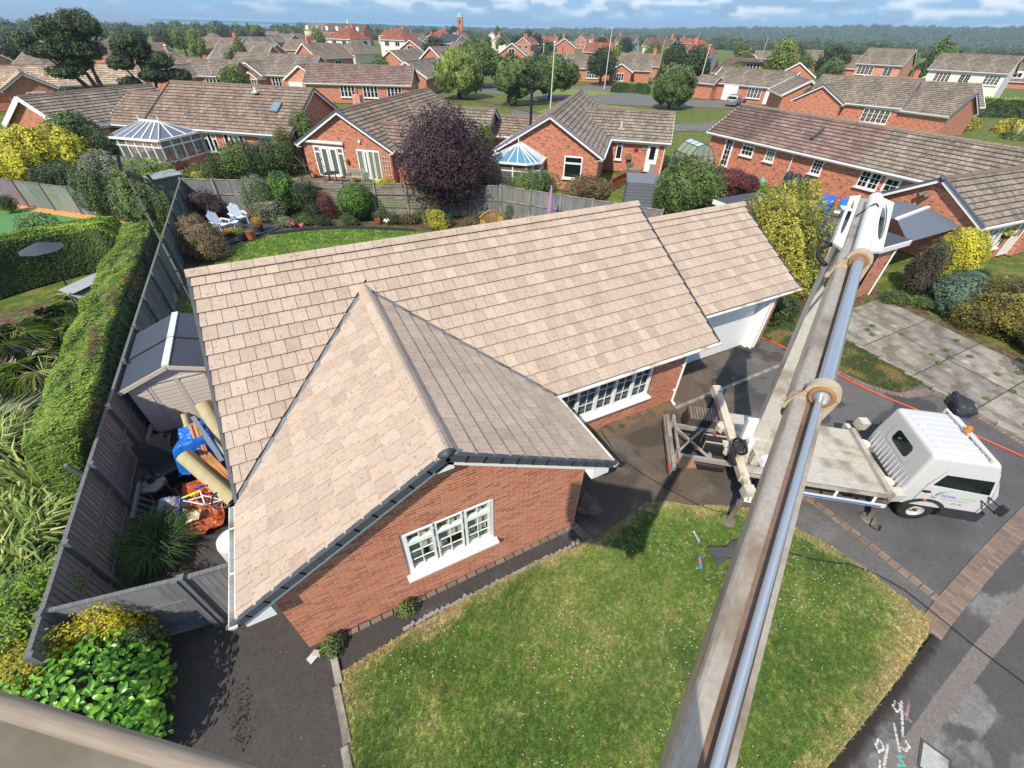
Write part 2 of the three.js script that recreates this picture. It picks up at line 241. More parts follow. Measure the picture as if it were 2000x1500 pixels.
function treeThing(name,label,pos,h,trunkR,lobes,n,size,pal,seed,o={}) {
const t=thing(name,label,'tree',pos,0,o.group);
const tr=new MB(); const top=o.fork ?? h*0.35; tr.cyl(V(0,0,0),V(0.1,top,0.05),trunkR*1.25,trunkR*0.85,9,false); for (const [i,l] of lobes.slice(0,9).entries()) { const m=V(0.1,top,0.05).lerp(V(l[0],l[1],l[2]),0.5).add(V(0,0.15*h*0.1,0)); tr.cyl(V(0.1,top*(0.85 + 0.02*i),0.05),m,trunkR*0.55,trunkR*0.35,6,false); tr.cyl(m,V(l[0],l[1] + l[4]*0.3,l[2]),trunkR*0.35,trunkR*0.1,5,false); }
tr.build('trunk',o.bark ?? mt.trunk,t);
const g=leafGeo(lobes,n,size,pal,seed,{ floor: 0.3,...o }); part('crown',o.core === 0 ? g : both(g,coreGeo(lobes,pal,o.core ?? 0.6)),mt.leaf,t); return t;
}
const PAL={
green: [[44,66,26],[66,92,34],[86,114,44],[110,136,56]],lime: [[72,104,24],[98,136,30],[126,164,40],[146,178,52]],laurel: [[40,74,22],[62,104,30],[88,134,38],[112,158,50]],
yellow: [[150,150,30],[188,186,36],[210,206,46],[226,220,76]],yellowgreen: [[112,124,36],[148,152,42],[182,178,54],[206,198,78]],purple: [[44,26,36],[58,34,46],[74,42,54],[92,56,66]],
red: [[70,26,34],[92,36,44],[112,44,52],[130,60,64]],dark: [[28,48,24],[42,64,32],[56,80,38],[72,98,46]],grey: [[92,104,78],[118,130,100],[140,150,116],[160,168,136]],
pine: [[34,54,34],[50,74,42],[68,94,52],[90,112,62]],willow: [[92,116,44],[116,138,54],[136,156,66],[154,170,84]],blue: [[52,82,66],[72,104,84],[92,122,100],[110,138,116]],
gold: [[84,84,32],[112,108,38],[138,130,46],[160,148,58]],brown: [[96,70,52],[120,92,66],[112,112,64],[150,124,92]],mid: [[58,84,34],[80,106,44],[100,126,56],[122,144,70]],
};
// ---------- the bungalow with the cleaned roof ----------
const TP=0.5791,SL=Math.sqrt(1 + TP*TP),HR=4.9,HE=2.3,WX=3.484,HW=4.296,GA=0.345,CW=0.295;
const house=thing('bungalow','red brick bungalow with freshly cleaned buff tiled roof and white gutters','bungalow');
{
// walls
const w=new MB();
const gab=(x0,x1,z,yl,yr,xm,ym,dir)=>{ const p=[V(x0,0,z),V(x1,0,z),V(x1,yr,z),V(xm,ym,z),V(x0,yl,z)]; w.poly(dir > 0 ? p : p.reverse(),(q)=>[q.x,q.y]); };
w.quad(V(0.45,0,-4.1),V(0.45,0,6.5),V(0.45,2.5,6.5),V(0.45,2.5,-4.1)); w.quad(V(6.45,0,6.5),V(6.45,0,4.1),V(6.45,2.5,4.1),V(6.45,2.5,6.5));
w.quad(V(11.85,0,4.1),V(11.85,0,2.9),V(11.85,2.6,2.9),V(11.85,2.6,4.1)); w.quad(V(17.2,0,3.1),V(17.2,0,-3.2),V(17.2,2.4,-3.2),V(17.2,2.4,3.1)); w.quad(V(17.2,0,-4.1),V(0.45,0,-4.1),V(0.45,2.5,-4.1),V(17.2,2.5,-4.1));
gab(0.449,0.451,-4.0,2.4,2.4,0.45,2.4,1);
w.poly([V(0.45,2.5,-4.1),V(0.45,2.5,4.1),V(0.45,4.75,0)]); w.poly([V(12.1,2.5,4.1),V(12.1,2.5,-4.1),V(12.1,4.75,0)]); w.poly([V(17.2,2.4,3.1),V(17.2,2.4,-3.2),V(17.2,4.15,0)]);
w.build('wall',mt.brick,house);
// mortar beds behind the laid bricks
{ const rc=(m,x0,x1,y0,y1,z)=>m.quad(V(x0,y0,z),V(x1,y0,z),V(x1,y1,z),V(x0,y1,z)); let m=new MB(),z=6.5575; rc(m,0.45,6.45,0,0.96,z); rc(m,0.45,2.54,0.96,2.4,z); rc(m,4.35,6.45,0.96,2.4,z); m.poly([V(0.45,2.4,z),V(6.45,2.4,z),V(6.45,2.5,z),V(WX,4.16,z),V(0.45,2.5,z)]); for (const [a,b] of [[V(2.54,0.96,z),V(2.54,2.4,z)],[V(4.35,2.4,z),V(4.35,0.96,z)],[V(2.54,2.4,z),V(4.35,2.4,z)]]) m.quad(a,b,b.clone().setZ(6.42),a.clone().setZ(6.42)); m.build('mortar',mt.mortar,house);
m=new MB(); z=4.1475; rc(m,6.45,11.85,0,0.64,z); rc(m,6.45,7.28,0.64,2.02,z); rc(m,10.62,11.85,0.64,2.02,z); rc(m,6.45,11.85,2.02,2.5,z); m.build('mortar',mt.mortar,house); m=new MB(); rc(m,16.62,17.2,0,2.4,3.0975); m.build('mortar',mt.mortar,house); }
// bricks
const R=rng(11),tones=[[202,118,86],[216,130,94],[222,136,98],[216,138,104],[226,146,110],[184,108,84],[210,124,90]].map((c)=>lin(...c));
const brickGeos=tones.map((c,k)=>{ const b=new MB(); b.col=c; b.m=xf(0,0,0); b.box(k*0.37,k*0.21,0,0.209,0.059,0.03); const g=b.geo(); g.translate(-k*0.37,-k*0.21,0); return g; });
const loose=new MB(),list=[];
const wallBricks=(x0,x1,z,y1,holes,roof)=>{
for (let r=0; r*0.075 < y1; r++) for (let k=-1; x0 + k*0.225 < x1; k++) {
const a=Math.max(x0,x0 + (k + (r % 2)*0.5)*0.225),b=Math.min(x1,x0 + (k + (r % 2)*0.5)*0.225 + 0.209),y=r*0.075; if (b - a < 0.03) continue;
let P=[[a,y],[b,y],[b,y + 0.059],[a,y + 0.059]]; if (roof) for (const [A,B,C] of roof) P=clipPoly(P,A,B,C); if (P.length < 3) continue;
let ps=[P]; for (const [hx0,hx1,hy0,hy1] of holes) ps=ps.flatMap((q)=>{ const o=[]; const l=clipPoly(q,1,0,hx0),rr=clipPoly(q,-1,0,-hx1),mid=clipPoly(clipPoly(q,-1,0,-hx0),1,0,hx1),lo=clipPoly(mid,0,1,hy0),hi=clipPoly(mid,0,-1,-hy1); for (const s of [l,rr,lo,hi]) if (s.length > 2 && area2(s) > 0.0004) o.push(s); return o; });
for (const q of ps) list.push({ q,z,full: q.length === 4 && Math.abs(area2(q) - 0.209*0.059) < 1e-5,cx: (q[0][0] + q[2][0])/2,cy: (q[0][1] + q[2][1])/2,h: R() });
}
};
wallBricks(0.45,6.45,6.56,4.3,[[2.54,4.35,0.96,2.4]],[[-TP,1,HW - TP*WX - 0.13],[TP,1,HW + TP*WX - 0.13]]);
wallBricks(6.46,11.85,4.15,2.45,[[7.28,10.62,0.64,2.02]]); wallBricks(16.62,17.2,3.1,2.4,[]);
const camp=camera.position; list.forEach((b)=>{ b.d=V(b.cx,b.cy,b.z).distanceTo(camp); b.t=Math.floor(b.h*6.99); }); list.sort((a,b)=>a.d - b.d);
let n=0;
for (const b of list) {
const proud=(vn(b.cx*40,b.cy*60,9) - 0.5)*0.002;
if (b.full && n < 298 && b.z > 6) { const o=part('brick',brickGeos[b.t],mt.vbrick,house); o.position.set(b.cx,b.cy,b.z - 0.015 + proud); n++; } else { loose.col=tones[b.t]; const z=b.z + proud,f=b.q.map(([x,y])=>V(x,y,z)); loose.poly(f,(p)=>[p.x,p.y]); for (let i=0; i < f.length; i++) { const p=f[i],q=f[(i + 1) % f.length]; loose.quad(p,V(p.x,p.y,z - 0.02),V(q.x,q.y,z - 0.02),q); } }
}
stuff(loose.build('brickwork',mt.vbrick,house));
// roof deck under the tiles and the slopes at the back
const dk=new MB();
dk.quad(V(0.02,HE - 0.02,4.49),V(12.5,HE - 0.02,4.49),V(12.5,HR - 0.02,0),V(0.02,HR - 0.02,0)); dk.quad(V(WX,HW - 0.02,6.8),V(WX,HW - 0.02,0.9),V(0.05,HE - 0.02,0.9),V(0.05,HE - 0.02,6.8)); dk.quad(V(6.9,HE - 0.02,6.8),V(6.9,HE - 0.02,4.4),V(WX,HW - 0.02,1.0),V(WX,HW - 0.02,6.8)); dk.quad(V(12.4,2.33,3.29),V(17.77,2.33,3.29),V(17.77,4.25,0),V(12.4,4.25,0));
dk.build('roof_deck',mt.felt,house);
const bk=new MB(); for (let k=0; k < 15; k++) { const z0=-k*GA/SL,z1=-(k + 1)*GA/SL,y0=HR + TP*z0,y1=HR + TP*z1; bk.quad(V(12.53,y1 + 0.03,z1),V(0,y1 + 0.03,z1),V(0,y0 + 0.006,z0),V(12.53,y0 + 0.006,z0)); bk.quad(V(12.53,y1,z1),V(0,y1,z1),V(0,y1 + 0.03,z1),V(12.53,y1 + 0.03,z1)); if (k < 11) { const d=0.635; bk.quad(V(17.79,y1 + 0.03 - d,z1),V(12.54,y1 + 0.03 - d,z1),V(12.54,y0 + 0.006 - d,z0),V(17.79,y0 + 0.006 - d,z0)); } }
bk.build('rear_roof_slope',mt.roofBuff,house);
// tiles
const tt=[[225,211,199],[221,206,194],[217,203,191],[228,214,202],[210,196,184],[219,206,195],[223,208,195]].map((c)=>lin(...c).map((v)=>v*0.80));
const TH=0.02,gap=0.005;
const tileGeo=(c,k,bow)=>{ const b=new MB(); b.col=c; const w2=CW/2 - gap,n0=0.047,n1=0.010 + bow,P=(x,y,z)=>V(x,y,z),L=GA + 0.004; // origin: middle of the tail edge on the slope, y out of the slope, z down it
b.m=null; const off=[k*0.43,k*0.29]; const uv=(p)=>[p.x + off[0],p.z + off[1]];
b.poly([P(-w2,n0,L),P(w2,n0,L),P(w2,n1,0),P(-w2,n1,0)],uv); b.quad(P(-w2,n0 - TH,L),P(w2,n0 - TH,L),P(w2,n0,L),P(-w2,n0,L)); b.quad(P(-w2,n1 - TH,0),P(-w2,n0 - TH,L),P(-w2,n0,L),P(-w2,n1,0)); b.quad(P(w2,n0 - TH,L),P(w2,n1 - TH,0),P(w2,n1,0),P(w2,n0,L)); return b.geo(); };
const tileGeos=[]; tt.forEach((c,k)=>{ for (let j=0; j < 3; j++) tileGeos.push(tileGeo(c.map((v)=>v*(0.96 + 0.04*j)),k*3 + j,j*0.0015)); });
const tiles=[];
// slope: origin O at the ridge, A along, B down (unit), N out
const slope=(O,A,B,N,a0,a1,len,clips,seed,first=0)=>{
const r=rng(seed),m=new THREE.Matrix4().makeBasis(A,N,B),rows=Math.ceil((len - 0.02)/GA);
for (let k=0; k < rows; k++) { const b1=len - k*GA,b0=Math.max(b1 - GA,first); if (b1 - b0 < 0.06) continue;
for (let j=-1; a0 + j*CW < a1; j++) { const s=a0 + (j + (k % 2)*0.5)*CW,lo=Math.max(s,a0),hi=Math.min(s + CW,a1); if (hi - lo < 0.03) continue;
let P=[[lo,b0],[hi,b0],[hi,b1],[lo,b1]]; for (const f of clips) { const q=f((lo + hi)/2,(b0 + b1)/2); if (q) P=clipPoly(P,...q); } if (P.length < 3 || area2(P) < 0.0015) { r(); continue; }
const full=P.length === 4 && Math.abs(area2(P) - CW*GA) < 1e-6; const cx=(lo + hi)/2,cb=(b0 + b1)/2;
const pos=O.clone().addScaledVector(A,cx).addScaledVector(B,cb); const wn=fbm(cx*0.9,cb*0.9,3,seed + 5);
const tn=Math.floor(clamp(r()*0.8 + wn*0.4 - 0.1)*6.99); tiles.push({ P,full,O,A,B,N,m,cx,b0,b1,tn,j3: Math.floor(r()*3),d: pos.distanceTo(camp) }); } }
};
const cs=1/SL,sn=TP/SL;
slope(V(0,HR,0),V(1,0,0),V(0,-sn,cs),V(0,cs,sn),0.05,12.48,4.493*SL,[(a,b)=>{ const z=b/SL; return a < WX ? [1,cs,4.531 - 0.10] : null; },(a,b)=>(a >= WX ? [-1,cs,-(2.437 + 0.10)] : null)],21);
slope(V(12.56,HR - 0.635,0),V(1,0,0),V(0,-sn,cs),V(0,cs,sn),0,5.18,3.304*SL,[],22);
slope(V(WX,HW,0),V(0,0,1),V(-cs,-sn,0),V(-sn,cs,0),1.047,6.80,3.446*SL,[(a,b)=>[-1,cs,-(1.047 + 0.09)]],23);
slope(V(WX,HW,6.8),V(0,0,-1),V(cs,-sn,0),V(sn,cs,0),0,5.76,3.446*SL,[(a,b)=>[1,cs,6.8 - 1.047 - 0.09]],24);
tiles.sort((a,b)=>a.d - b.d); const cut=new MB(); let q=0;
for (const t of tiles) {
if (t.full && q < 298) { const o=part('roof_tile',tileGeos[t.tn*3 + t.j3],mt.tile,house); const p=t.O.clone().addScaledVector(t.A,t.cx).addScaledVector(t.B,t.b0); o.applyMatrix4(t.m.clone().setPosition(p)); q++; continue; }
cut.col=tt[t.tn].map((v)=>v*(0.96 + 0.04*t.j3)); const h=(b)=>0.010 + 0.037*clamp((b - (t.b1 - GA))/GA); const cxm=t.P.reduce((s,p)=>s + p[0],0)/t.P.length,cbm=t.P.reduce((s,p)=>s + p[1],0)/t.P.length;
const W3=([a,b],d)=>{ const k=Math.abs(a - cxm) > 0.02 ? gap*Math.sign(cxm - a) : 0; return t.O.clone().addScaledVector(t.A,a + k).addScaledVector(t.B,b + (b > cbm ? 0.004 : 0)).addScaledVector(t.N,h(b) - d); };
const f=t.P.map((p)=>W3(p,0)),off=t.tn*0.37 + t.j3*0.2; let i0=0; const tri=f; const nrm=f[1].clone().sub(f[0]).cross(f[2].clone().sub(f[0])); if (nrm.dot(t.N) < 0) tri.reverse();
cut.poly(tri,(p)=>[p.clone().sub(t.O).dot(t.A) + off,p.clone().sub(t.O).dot(t.B) + off]); for (let i=0; i < tri.length; i++) { const a=tri[i],b=tri[(i + 1) % tri.length]; cut.quad(b,a,a.clone().addScaledVector(t.N,-TH),b.clone().addScaledVector(t.N,-TH)); }
}
stuff(cut.build('roof_tiling',mt.tile,house));
// ridge tiles
const rr=rng(31),ridge=(a,b,h)=>{ const d=b.clone().sub(a),L=d.length(),n2=Math.round(L/0.45); d.normalize(); const sd=d.clone().cross(V(0,1,0)).normalize();
for (let i=0; i < n2; i++) { const m=new MB(); m.col=tt[Math.floor(rr()*4)]; const l0=i*L/n2 + 0.004,l1=(i + 1)*L/n2 - 0.004,lift=0.002*(i % 2) ; const prof=[[-0.155,-0.045],[-0.13,-0.012],[-0.05,0.058],[0,0.074],[0.05,0.058],[0.13,-0.012],[0.155,-0.045]]; const Q=(l,[x,y])=>a.clone().addScaledVector(d,l).addScaledVector(sd,x).add(V(0,y + h + lift,0));
for (let k=0; k < 6; k++) m.quad(Q(l0,prof[k]),Q(l1,prof[k]),Q(l1,prof[k + 1]),Q(l0,prof[k + 1]),i*0.3,k*0.1); for (const l of [l0,l1]) m.poly(prof.map((p)=>Q(l,p))); m.build('ridge_tile',mt.tile,house); } };
ridge(V(0,HR,0),V(12.53,HR,0),0.03); ridge(V(WX,HW,6.83),V(WX,HW,0.95),0.03); ridge(V(12.55,HR - 0.635,0),V(17.79,HR - 0.635,0),0.03);
// valleys: lead with a mossy mortar edge
for (const s of [-1,1]) { const v=new MB(),e=new MB(),a=V(WX,HW + 0.01,1.02),b=V(WX + s*3.44,HE + 0.01,4.47),d=b.clone().sub(a).normalize(); const nn=V(s*sn*0.35,1,sn*0.35).normalize(),sd=d.clone().cross(nn).normalize(); const Q=(p,k,y)=>p.clone().addScaledVector(sd,k).addScaledVector(nn,y);
v.quad(Q(a,-0.12,0.012),Q(a,0.12,0.012),Q(b,0.12,0.012),Q(b,-0.12,0.012)); v.build('valley_gutter',mt.lead,house);
const r2=rng(77 + s); for (let i=0; i < 26; i++) { const k=s*(s > 0 ? -1 : -1)*0.095*s; const p=a.clone().lerp(b,(i + 0.02)/26),q2=a.clone().lerp(b,(i + 0.98)/26),o2=(s < 0 ? 0.085 : -0.085) + (r2() - 0.5)*0.015,g=0.6 + r2()*0.7; e.col=lin(96*g,84*g,62*g); e.bar(Q(p,o2,0.02),Q(q2,o2 + (r2() - 0.5)*0.01,0.02),0.035 + r2()*0.012,0.03); } e.build('mortar_fillet',M('fillet',{ vertexColors: true,map: T.grain,roughness: 1 }),house); }
// dry verge caps
const caps=(a,b,side,wide,drop,seedc)=>{ const d=b.clone().sub(a),L=d.length(),n2=Math.round(L/GA); d.normalize(); const up=side.clone().cross(d).normalize(); if (up.y < 0) up.negate();
for (let i=0; i < n2; i++) { const m=new MB(),p=a.clone().addScaledVector(d,i*GA),q2=a.clone().addScaledVector(d,(i + 1)*GA + 0.03); const P=(o,s,h)=>o.clone().addScaledVector(side,s).addScaledVector(up,h); const h0=0.04,h1=0.05;
m.quad(P(p,-wide,h0),P(q2,-wide,h1),P(q2,0.02,h1),P(p,0.02,h0)); m.quad(P(p,0.02,h0),P(q2,0.02,h1),P(q2,0.02,h1 - drop),P(p,0.02,h0 - drop)); m.quad(P(q2,-wide,h1),P(q2,-wide,h1 - 0.03),P(q2,0.02,h1 - 0.03),P(q2,0.02,h1)); m.quad(P(q2,0.021,h1),P(q2,0.021,h1 - drop),P(q2,-0.02,h1 - drop),P(q2,-0.02,h1)); m.build('verge_cap',mt.verge,house); } };
caps(V(WX,HW,6.82),V(0.04,HE,6.82),V(0,0,1),0.06,0.14); caps(V(WX,HW,6.82),V(6.93,HE,6.82),V(0,0,1),0.06,0.14);
caps(V(0.02,HR,0),V(0.02,HE,4.49),V(-1,0,0),0.04,0.12); caps(V(12.52,HR,0),V(12.52,HE,4.49),V(1,0,0),0.03,0.1); caps(V(17.77,HR - 0.635,0),V(17.77,2.35,3.3),V(1,0,0),0.03,0.1);
{ const m=new MB(); m.sph(WX,HW + 0.03,6.8,0.15,0.1,0.05,14,10); m.build('ridge_end_cap',mt.verge,house); }
// white barge boards, soffit boxes, fascias, gutters
const wb=(n2,f)=>{ const m=new MB(); f(m); return m.build(n2,mt.white,house); };
wb('barge_board',(m)=>{ m.quad(V(0.06,HE - 0.24,6.78),V(WX,HW - 0.24,6.78),V(WX,HW - 0.02,6.78),V(0.06,HE - 0.02,6.78)); m.quad(V(0.06,HE - 0.24,6.78),V(0.06,HE - 0.24,6.54),V(WX,HW - 0.24,6.54),V(WX,HW - 0.24,6.78)); });
wb('barge_board',(m)=>{ m.quad(V(WX,HW - 0.24,6.78),V(6.9,HE - 0.24,6.78),V(6.9,HE - 0.02,6.78),V(WX,HW - 0.02,6.78)); m.quad(V(WX,HW - 0.24,6.78),V(WX,HW - 0.24,6.54),V(6.9,HE - 0.24,6.54),V(6.9,HE - 0.24,6.78)); });
for (const [s,x] of [[1,0.06],[-1,6.9]]) wb('eaves_box_end',(m)=>{ const x1=x + s*0.42; const p=(z)=>[V(x,HE - 0.30,z),V(x1,HE - 0.30,z),V(x1,HE - 0.24 + TP*0.42,z),V(x,HE - 0.2,z)]; m.poly(s > 0 ? p(6.785) : p(6.785).reverse()); m.quad(V(x,HE - 0.3,6.785),V(x,HE - 0.3,6.3),V(x1,HE - 0.3,6.3),V(x1,HE - 0.3,6.785)); });
wb('ridge_soffit_block',(m)=>{ m.box(WX - 0.05,HW - 0.27,6.68,0.3,0.2,0.2); });
const gutter=(a,b,out,label)=>{ const d=b.clone().sub(a),L=d.length(); d.normalize(); const m=new MB(),N=8; for (let i=0; i < N; i++) { const t0=Math.PI + i/N*Math.PI,t1=Math.PI + (i + 1)/N*Math.PI,P=(e,t,r2)=>(e ? b : a).clone().addScaledVector(out,0.06 + Math.cos(t)*r2).add(V(0,Math.sin(t)*r2,0)); m.quad(P(0,t0,0.058),P(1,t0,0.058),P(1,t1,0.058),P(0,t1,0.058)); m.quad(P(0,t1,0.052),P(1,t1,0.052),P(1,t0,0.052),P(0,t0,0.052)); } for (const e of [a,b]) { const pts=[]; for (let i=0; i <= N; i++) { const t=Math.PI + i/N*Math.PI; pts.push(e.clone().addScaledVector(out,0.06 + Math.cos(t)*0.06).add(V(0,Math.sin(t)*0.06,0))); } m.poly(pts); } m.bar(a.clone().addScaledVector(out,0.118).add(V(0,0.004,0)),b.clone().addScaledVector(out,0.118).add(V(0,0.004,0)),0.014,0.014); for (let s=0.5; s < L; s += 0.9) m.bar(a.clone().addScaledVector(d,s).add(V(0,0.006,0)),a.clone().addScaledVector(d,s).addScaledVector(out,0.12).add(V(0,0.006,0)),0.03,0.01); m.build('gutter',mt.whiteDirty,house); };
gutter(V(0.02,HE - 0.03,4.55),V(0.02,HE - 0.03,6.86),V(-1,0,0)); gutter(V(6.93,HE - 0.03,4.6),V(6.93,HE - 0.03,6.86),V(1,0,0)); gutter(V(7.0,HE - 0.03,4.48),V(12.58,HE - 0.03,4.48),V(0,0,1)); gutter(V(12.6,2.31,3.29),V(17.82,2.31,3.29),V(0,0,1));
wb('fascia',(m)=>{ m.box(9.7,HE - 0.1,4.44,5.5,0.2,0.03); m.box(9.7,HE - 0.205,4.28,5.5,0.012,0.32); }); wb('fascia',(m)=>{ m.box(15.2,2.24,3.25,5.15,0.18,0.03); m.box(15.0,2.15,3.0,5.4,0.012,0.5); });
wb('fascia',(m)=>{ m.box(0.07,HE - 0.1,5.6,0.03,0.2,2.3); m.box(0.27,HE - 0.205,5.6,0.4,0.012,2.2); }); wb('fascia',(m)=>{ m.box(6.88,HE - 0.1,5.6,0.03,0.2,2.2); m.box(6.68,HE - 0.205,5.6,0.42,0.012,2.2); });
wb('downpipe',(m)=>{ m.cyl(V(11.72,0.06,4.24),V(11.72,2.1,4.24),0.035); m.cyl(V(11.72,2.1,4.24),V(11.72,2.25,4.5),0.035); m.cyl(V(11.72,0.08,4.24),V(11.72,0.02,4.4),0.04); for (const y of [0.5,1.5]) m.box(11.72,y,4.2,0.1,0.04,0.06); });
wb('downpipe',(m)=>{ m.cyl(V(16.8,0.02,3.2),V(16.8,2.2,3.2),0.035); });
// windows
const win=(x,y,z,W,H,lights,name2='window')=>{ // lights: [x0, x1, y0, y1, cols, rows]
const f=new MB(); const B=(x0,x1,y0,y1,d0,d1)=>f.box((x0 + x1)/2,(y0 + y1)/2,(d0 + d1)/2,x1 - x0,y1 - y0,d1 - d0);
const fr=part(name2,new THREE.BufferGeometry(),mt.white,house); fr.position.set(x,y,z);
B(0,W,0,0.06,-0.1,0); B(0,W,H - 0.06,H,-0.1,0); B(0,0.06,0.06,H - 0.06,-0.1,0); B(W - 0.06,W,0.06,H - 0.06,-0.1,0);
for (const [x0,x1,y0,y1,nc,nr,sash] of lights) { const s=sash ?? 0.045; B(x0,x1,y0,y0 + s,-0.07,0.012); B(x0,x1,y1 - s,y1,-0.07,0.012); B(x0,x0 + s,y0 + s,y1 - s,-0.07,0.012); B(x1 - s,x1,y0 + s,y1 - s,-0.07,0.012);
const gx0=x0 + s,gx1=x1 - s,gy0=y0 + s,gy1=y1 - s; for (let i=1; i < nc; i++) { const c=mix(gx0,gx1,i/nc); B(c - 0.009,c + 0.009,gy0,gy1,-0.035,-0.012); } for (let i=1; i < nr; i++) { const c=mix(gy0,gy1,i/nr); B(gx0,gx1,c - 0.008,c + 0.008,-0.034,-0.0135); }
for (let i=0; i < nc; i++) for (let j=0; j < nr; j++) { const p=new MB(); const a=mix(gx0,gx1,i/nc),b=mix(gx0,gx1,(i + 1)/nc),c=mix(gy0,gy1,j/nr),e=mix(gy0,gy1,(j + 1)/nr); p.quad(V(a,c,-0.024),V(b,c,-0.024),V(b,e,-0.024),V(a,e,-0.024)); p.build('pane',mt.glass,fr); } }
fr.geometry=f.geo(); const s=new MB(); s.box(W/2,-0.035,0.03,W + 0.12,0.06,0.26,0,0.1); s.build('sill',mt.white,fr); return fr; };
const wg=win(2.55,1.0,6.53,1.79,1.38,[[0.06,0.59,0.06,0.98,2,3],[0.06,0.59,0.99,1.32,2,1],[0.63,1.16,0.06,0.98,2,3,0.03],[0.63,1.16,0.99,1.32,2,1,0.03],[1.20,1.73,0.06,0.98,2,3],[1.20,1.73,0.99,1.32,2,1]]);
{ const b=new MB(); b.box(0.895,0.69,-1.6,4,1.9,0.02); b.box(0.895,-0.35,-0.8,4,0.02,1.5); b.build('room_lining',plain('room',120,116,104,0.9),wg); const cu=new MB(); for (let i=0; i < 66; i++) { const x0=0.06 + i*0.0253,w2=0.5 + 0.5*Math.sin(i*1.1); if (vn(i*0.21,2,6) > 0.42) cu.quad(V(x0,0.06,-0.22 - w2*0.03),V(x0 + 0.0253,0.06,-0.22 - (0.5 + 0.5*Math.sin((i + 1)*1.1))*0.03),V(x0 + 0.0253,1.33,-0.22 - (0.5 + 0.5*Math.sin((i + 1)*1.1))*0.03),V(x0,1.33,-0.22 - w2*0.03)); } cu.build('net_curtain',plain('net',206,204,190,0.9),wg); const bl=new MB(); for (let i=0; i < 24; i++) bl.box(0.895,1.3 - i*0.035,-0.15,1.66,0.003,0.026,0,0.7); bl.build('blind',plain('blind',170,168,150,0.7),wg); }
const wm=win(7.3,0.68,4.12,3.3,1.32,[0,1,2,3,4].map((i)=>[0.06 + i*0.638,0.06 + i*0.638 + 0.628,0.06,1.26,2,3,0.04]));
{ const b=new MB(); b.box(1.65,0.6,-1.6,3.6,1.8,0.02); b.build('room_lining',plain('roomDark',62,66,70,0.9),wm); const bl=new MB(); for (let i=0; i < 26; i++) bl.box(1.65,1.24 - i*0.045,-0.14,3.2,0.003,0.03,0,0.5); bl.build('blind',plain('blind2',110,116,124,0.7),wm); }
// garage door
{ const d=new MB(); for (let i=0; i < 8; i++) d.box(14.75,0.14 + i*0.265,2.86,3.5,0.255,0.04); d.build('garage_door',mt.white,house); wb('garage_door_frame',(m)=>{ m.box(16.58,1.08,2.95,0.12,2.16,0.24); m.box(12.0,1.08,2.9,0.3,2.16,0.06); }); wb('garage_side_board',(m)=>{ m.box(16.63,1.07,3.09,0.05,2.1,0.3); }); }
// TV aerial on the left gable
}
{
const t=thing('television_aerial','tall television aerial mast with dark joint bands strapped to the left gable','aerial',[-0.12,0,0.06]);
const m=new MB(); m.cyl(V(0,3.6,0),V(0,7.05,0),0.024,0.02,8); m.build('mast',mt.steel,t);
for (let i=0; i < 8; i++) { const b=new MB(),y=4.7 + i*0.31; b.cyl(V(0,y,0),V(0,y + 0.03,0),0.027,0.027,8); b.build('band',mt.black,t); }
for (const y of [4.15,4.4]) { const b=new MB(); b.box(0.06,y,0,0.14,0.04,0.05); b.build('bracket',mt.steel,t); }
const a=new MB(); a.bar(V(-0.3,7.0,0.1),V(1.0,7.04,-0.38),0.014); a.build('boom',mt.steel,t);
for (let i=0; i < 12; i++) { const k=i/11,e=new MB(),c=V(-0.3,7.0,0.1).lerp(V(1.0,7.04,-0.38),k),l=0.13 + 0.07*(1 - k); e.bar(c.clone().add(V(-0.34*l,0,-0.94*l)),c.clone().add(V(0.34*l,0,0.94*l)),0.008); e.build('element',mt.steel,t); }
const b=new MB(); b.bar(V(0.02,6.95,0),V(0.22,6.85,0.1),0.05,0.09); b.bar(V(0.3,6.9,0),V(0.42,6.62,0.05),0.05,0.03); b.bar(V(0.02,6.9,0),V(0.4,6.65,0.05),0.02); b.bar(V(-0.05,7.0,0),V(0.02,7.25,0),0.04,0.05); b.build('amplifier_box',mt.black,t);
}
// ---------- ground ----------
{
const g=new THREE.PlaneGeometry(1,1,120,120),p=g.attributes.position,u=g.attributes.uv,n=g.attributes.normal;
for (let i=0; i < p.count; i++) { const sx=p.getX(i)*2,sy=p.getY(i)*2,x=20 + Math.sign(sx)*Math.pow(Math.abs(sx),2.2)*1500,z=-60 - Math.sign(sy)*Math.pow(Math.abs(sy),2.2)*1500; const d=Math.hypot(x,z + 20); p.setXYZ(i,x,-0.06 - sst(200,1500,d)*9,z); u.setXY(i,x,z); n.setXYZ(i,0,1,0); }
g.computeVertexNormals(); struct('ground',g,M('groundm',{ map: T.turf,col: [206,204,190],roughness: 1 }));
const s=new THREE.PlaneGeometry(16000,12000); s.rotateX(-Math.PI/2); s.translate(-1500,-9.8,-7300); struct('sea',s,plain('sea',72,118,160,0.95));
}
const DR=[-3,2,21,12.2];
const stain=(x,z)=>fbm(x*1.4 + 3,z*1.4 + 7,5,301),grit=(x,z)=>vn(x*90,z*90,302)*0.6 + vn(x*45,z*45,303)*0.4;
const LAWN=[[0.72,9.6],[0.72,8.63],[0.81,7.93],[0.92,7.25],[2.24,7.12],[3.69,7.02],[5.22,6.98],[6.22,7.1],[6.75,7.14],[7.75,6.98],[8.4,6.86],[8.95,7.08],[9.5,7.5],[10.01,7.72],[10.75,8.2],[11.18,8.96],[11.48,9.48],[11.73,10.3],[11.8,11.14],[11.86,11.64],[11.48,11.78],[10.25,11.93],[9.08,12.03],[7.9,12.12],[4,12.3],[0.8,12.4]];
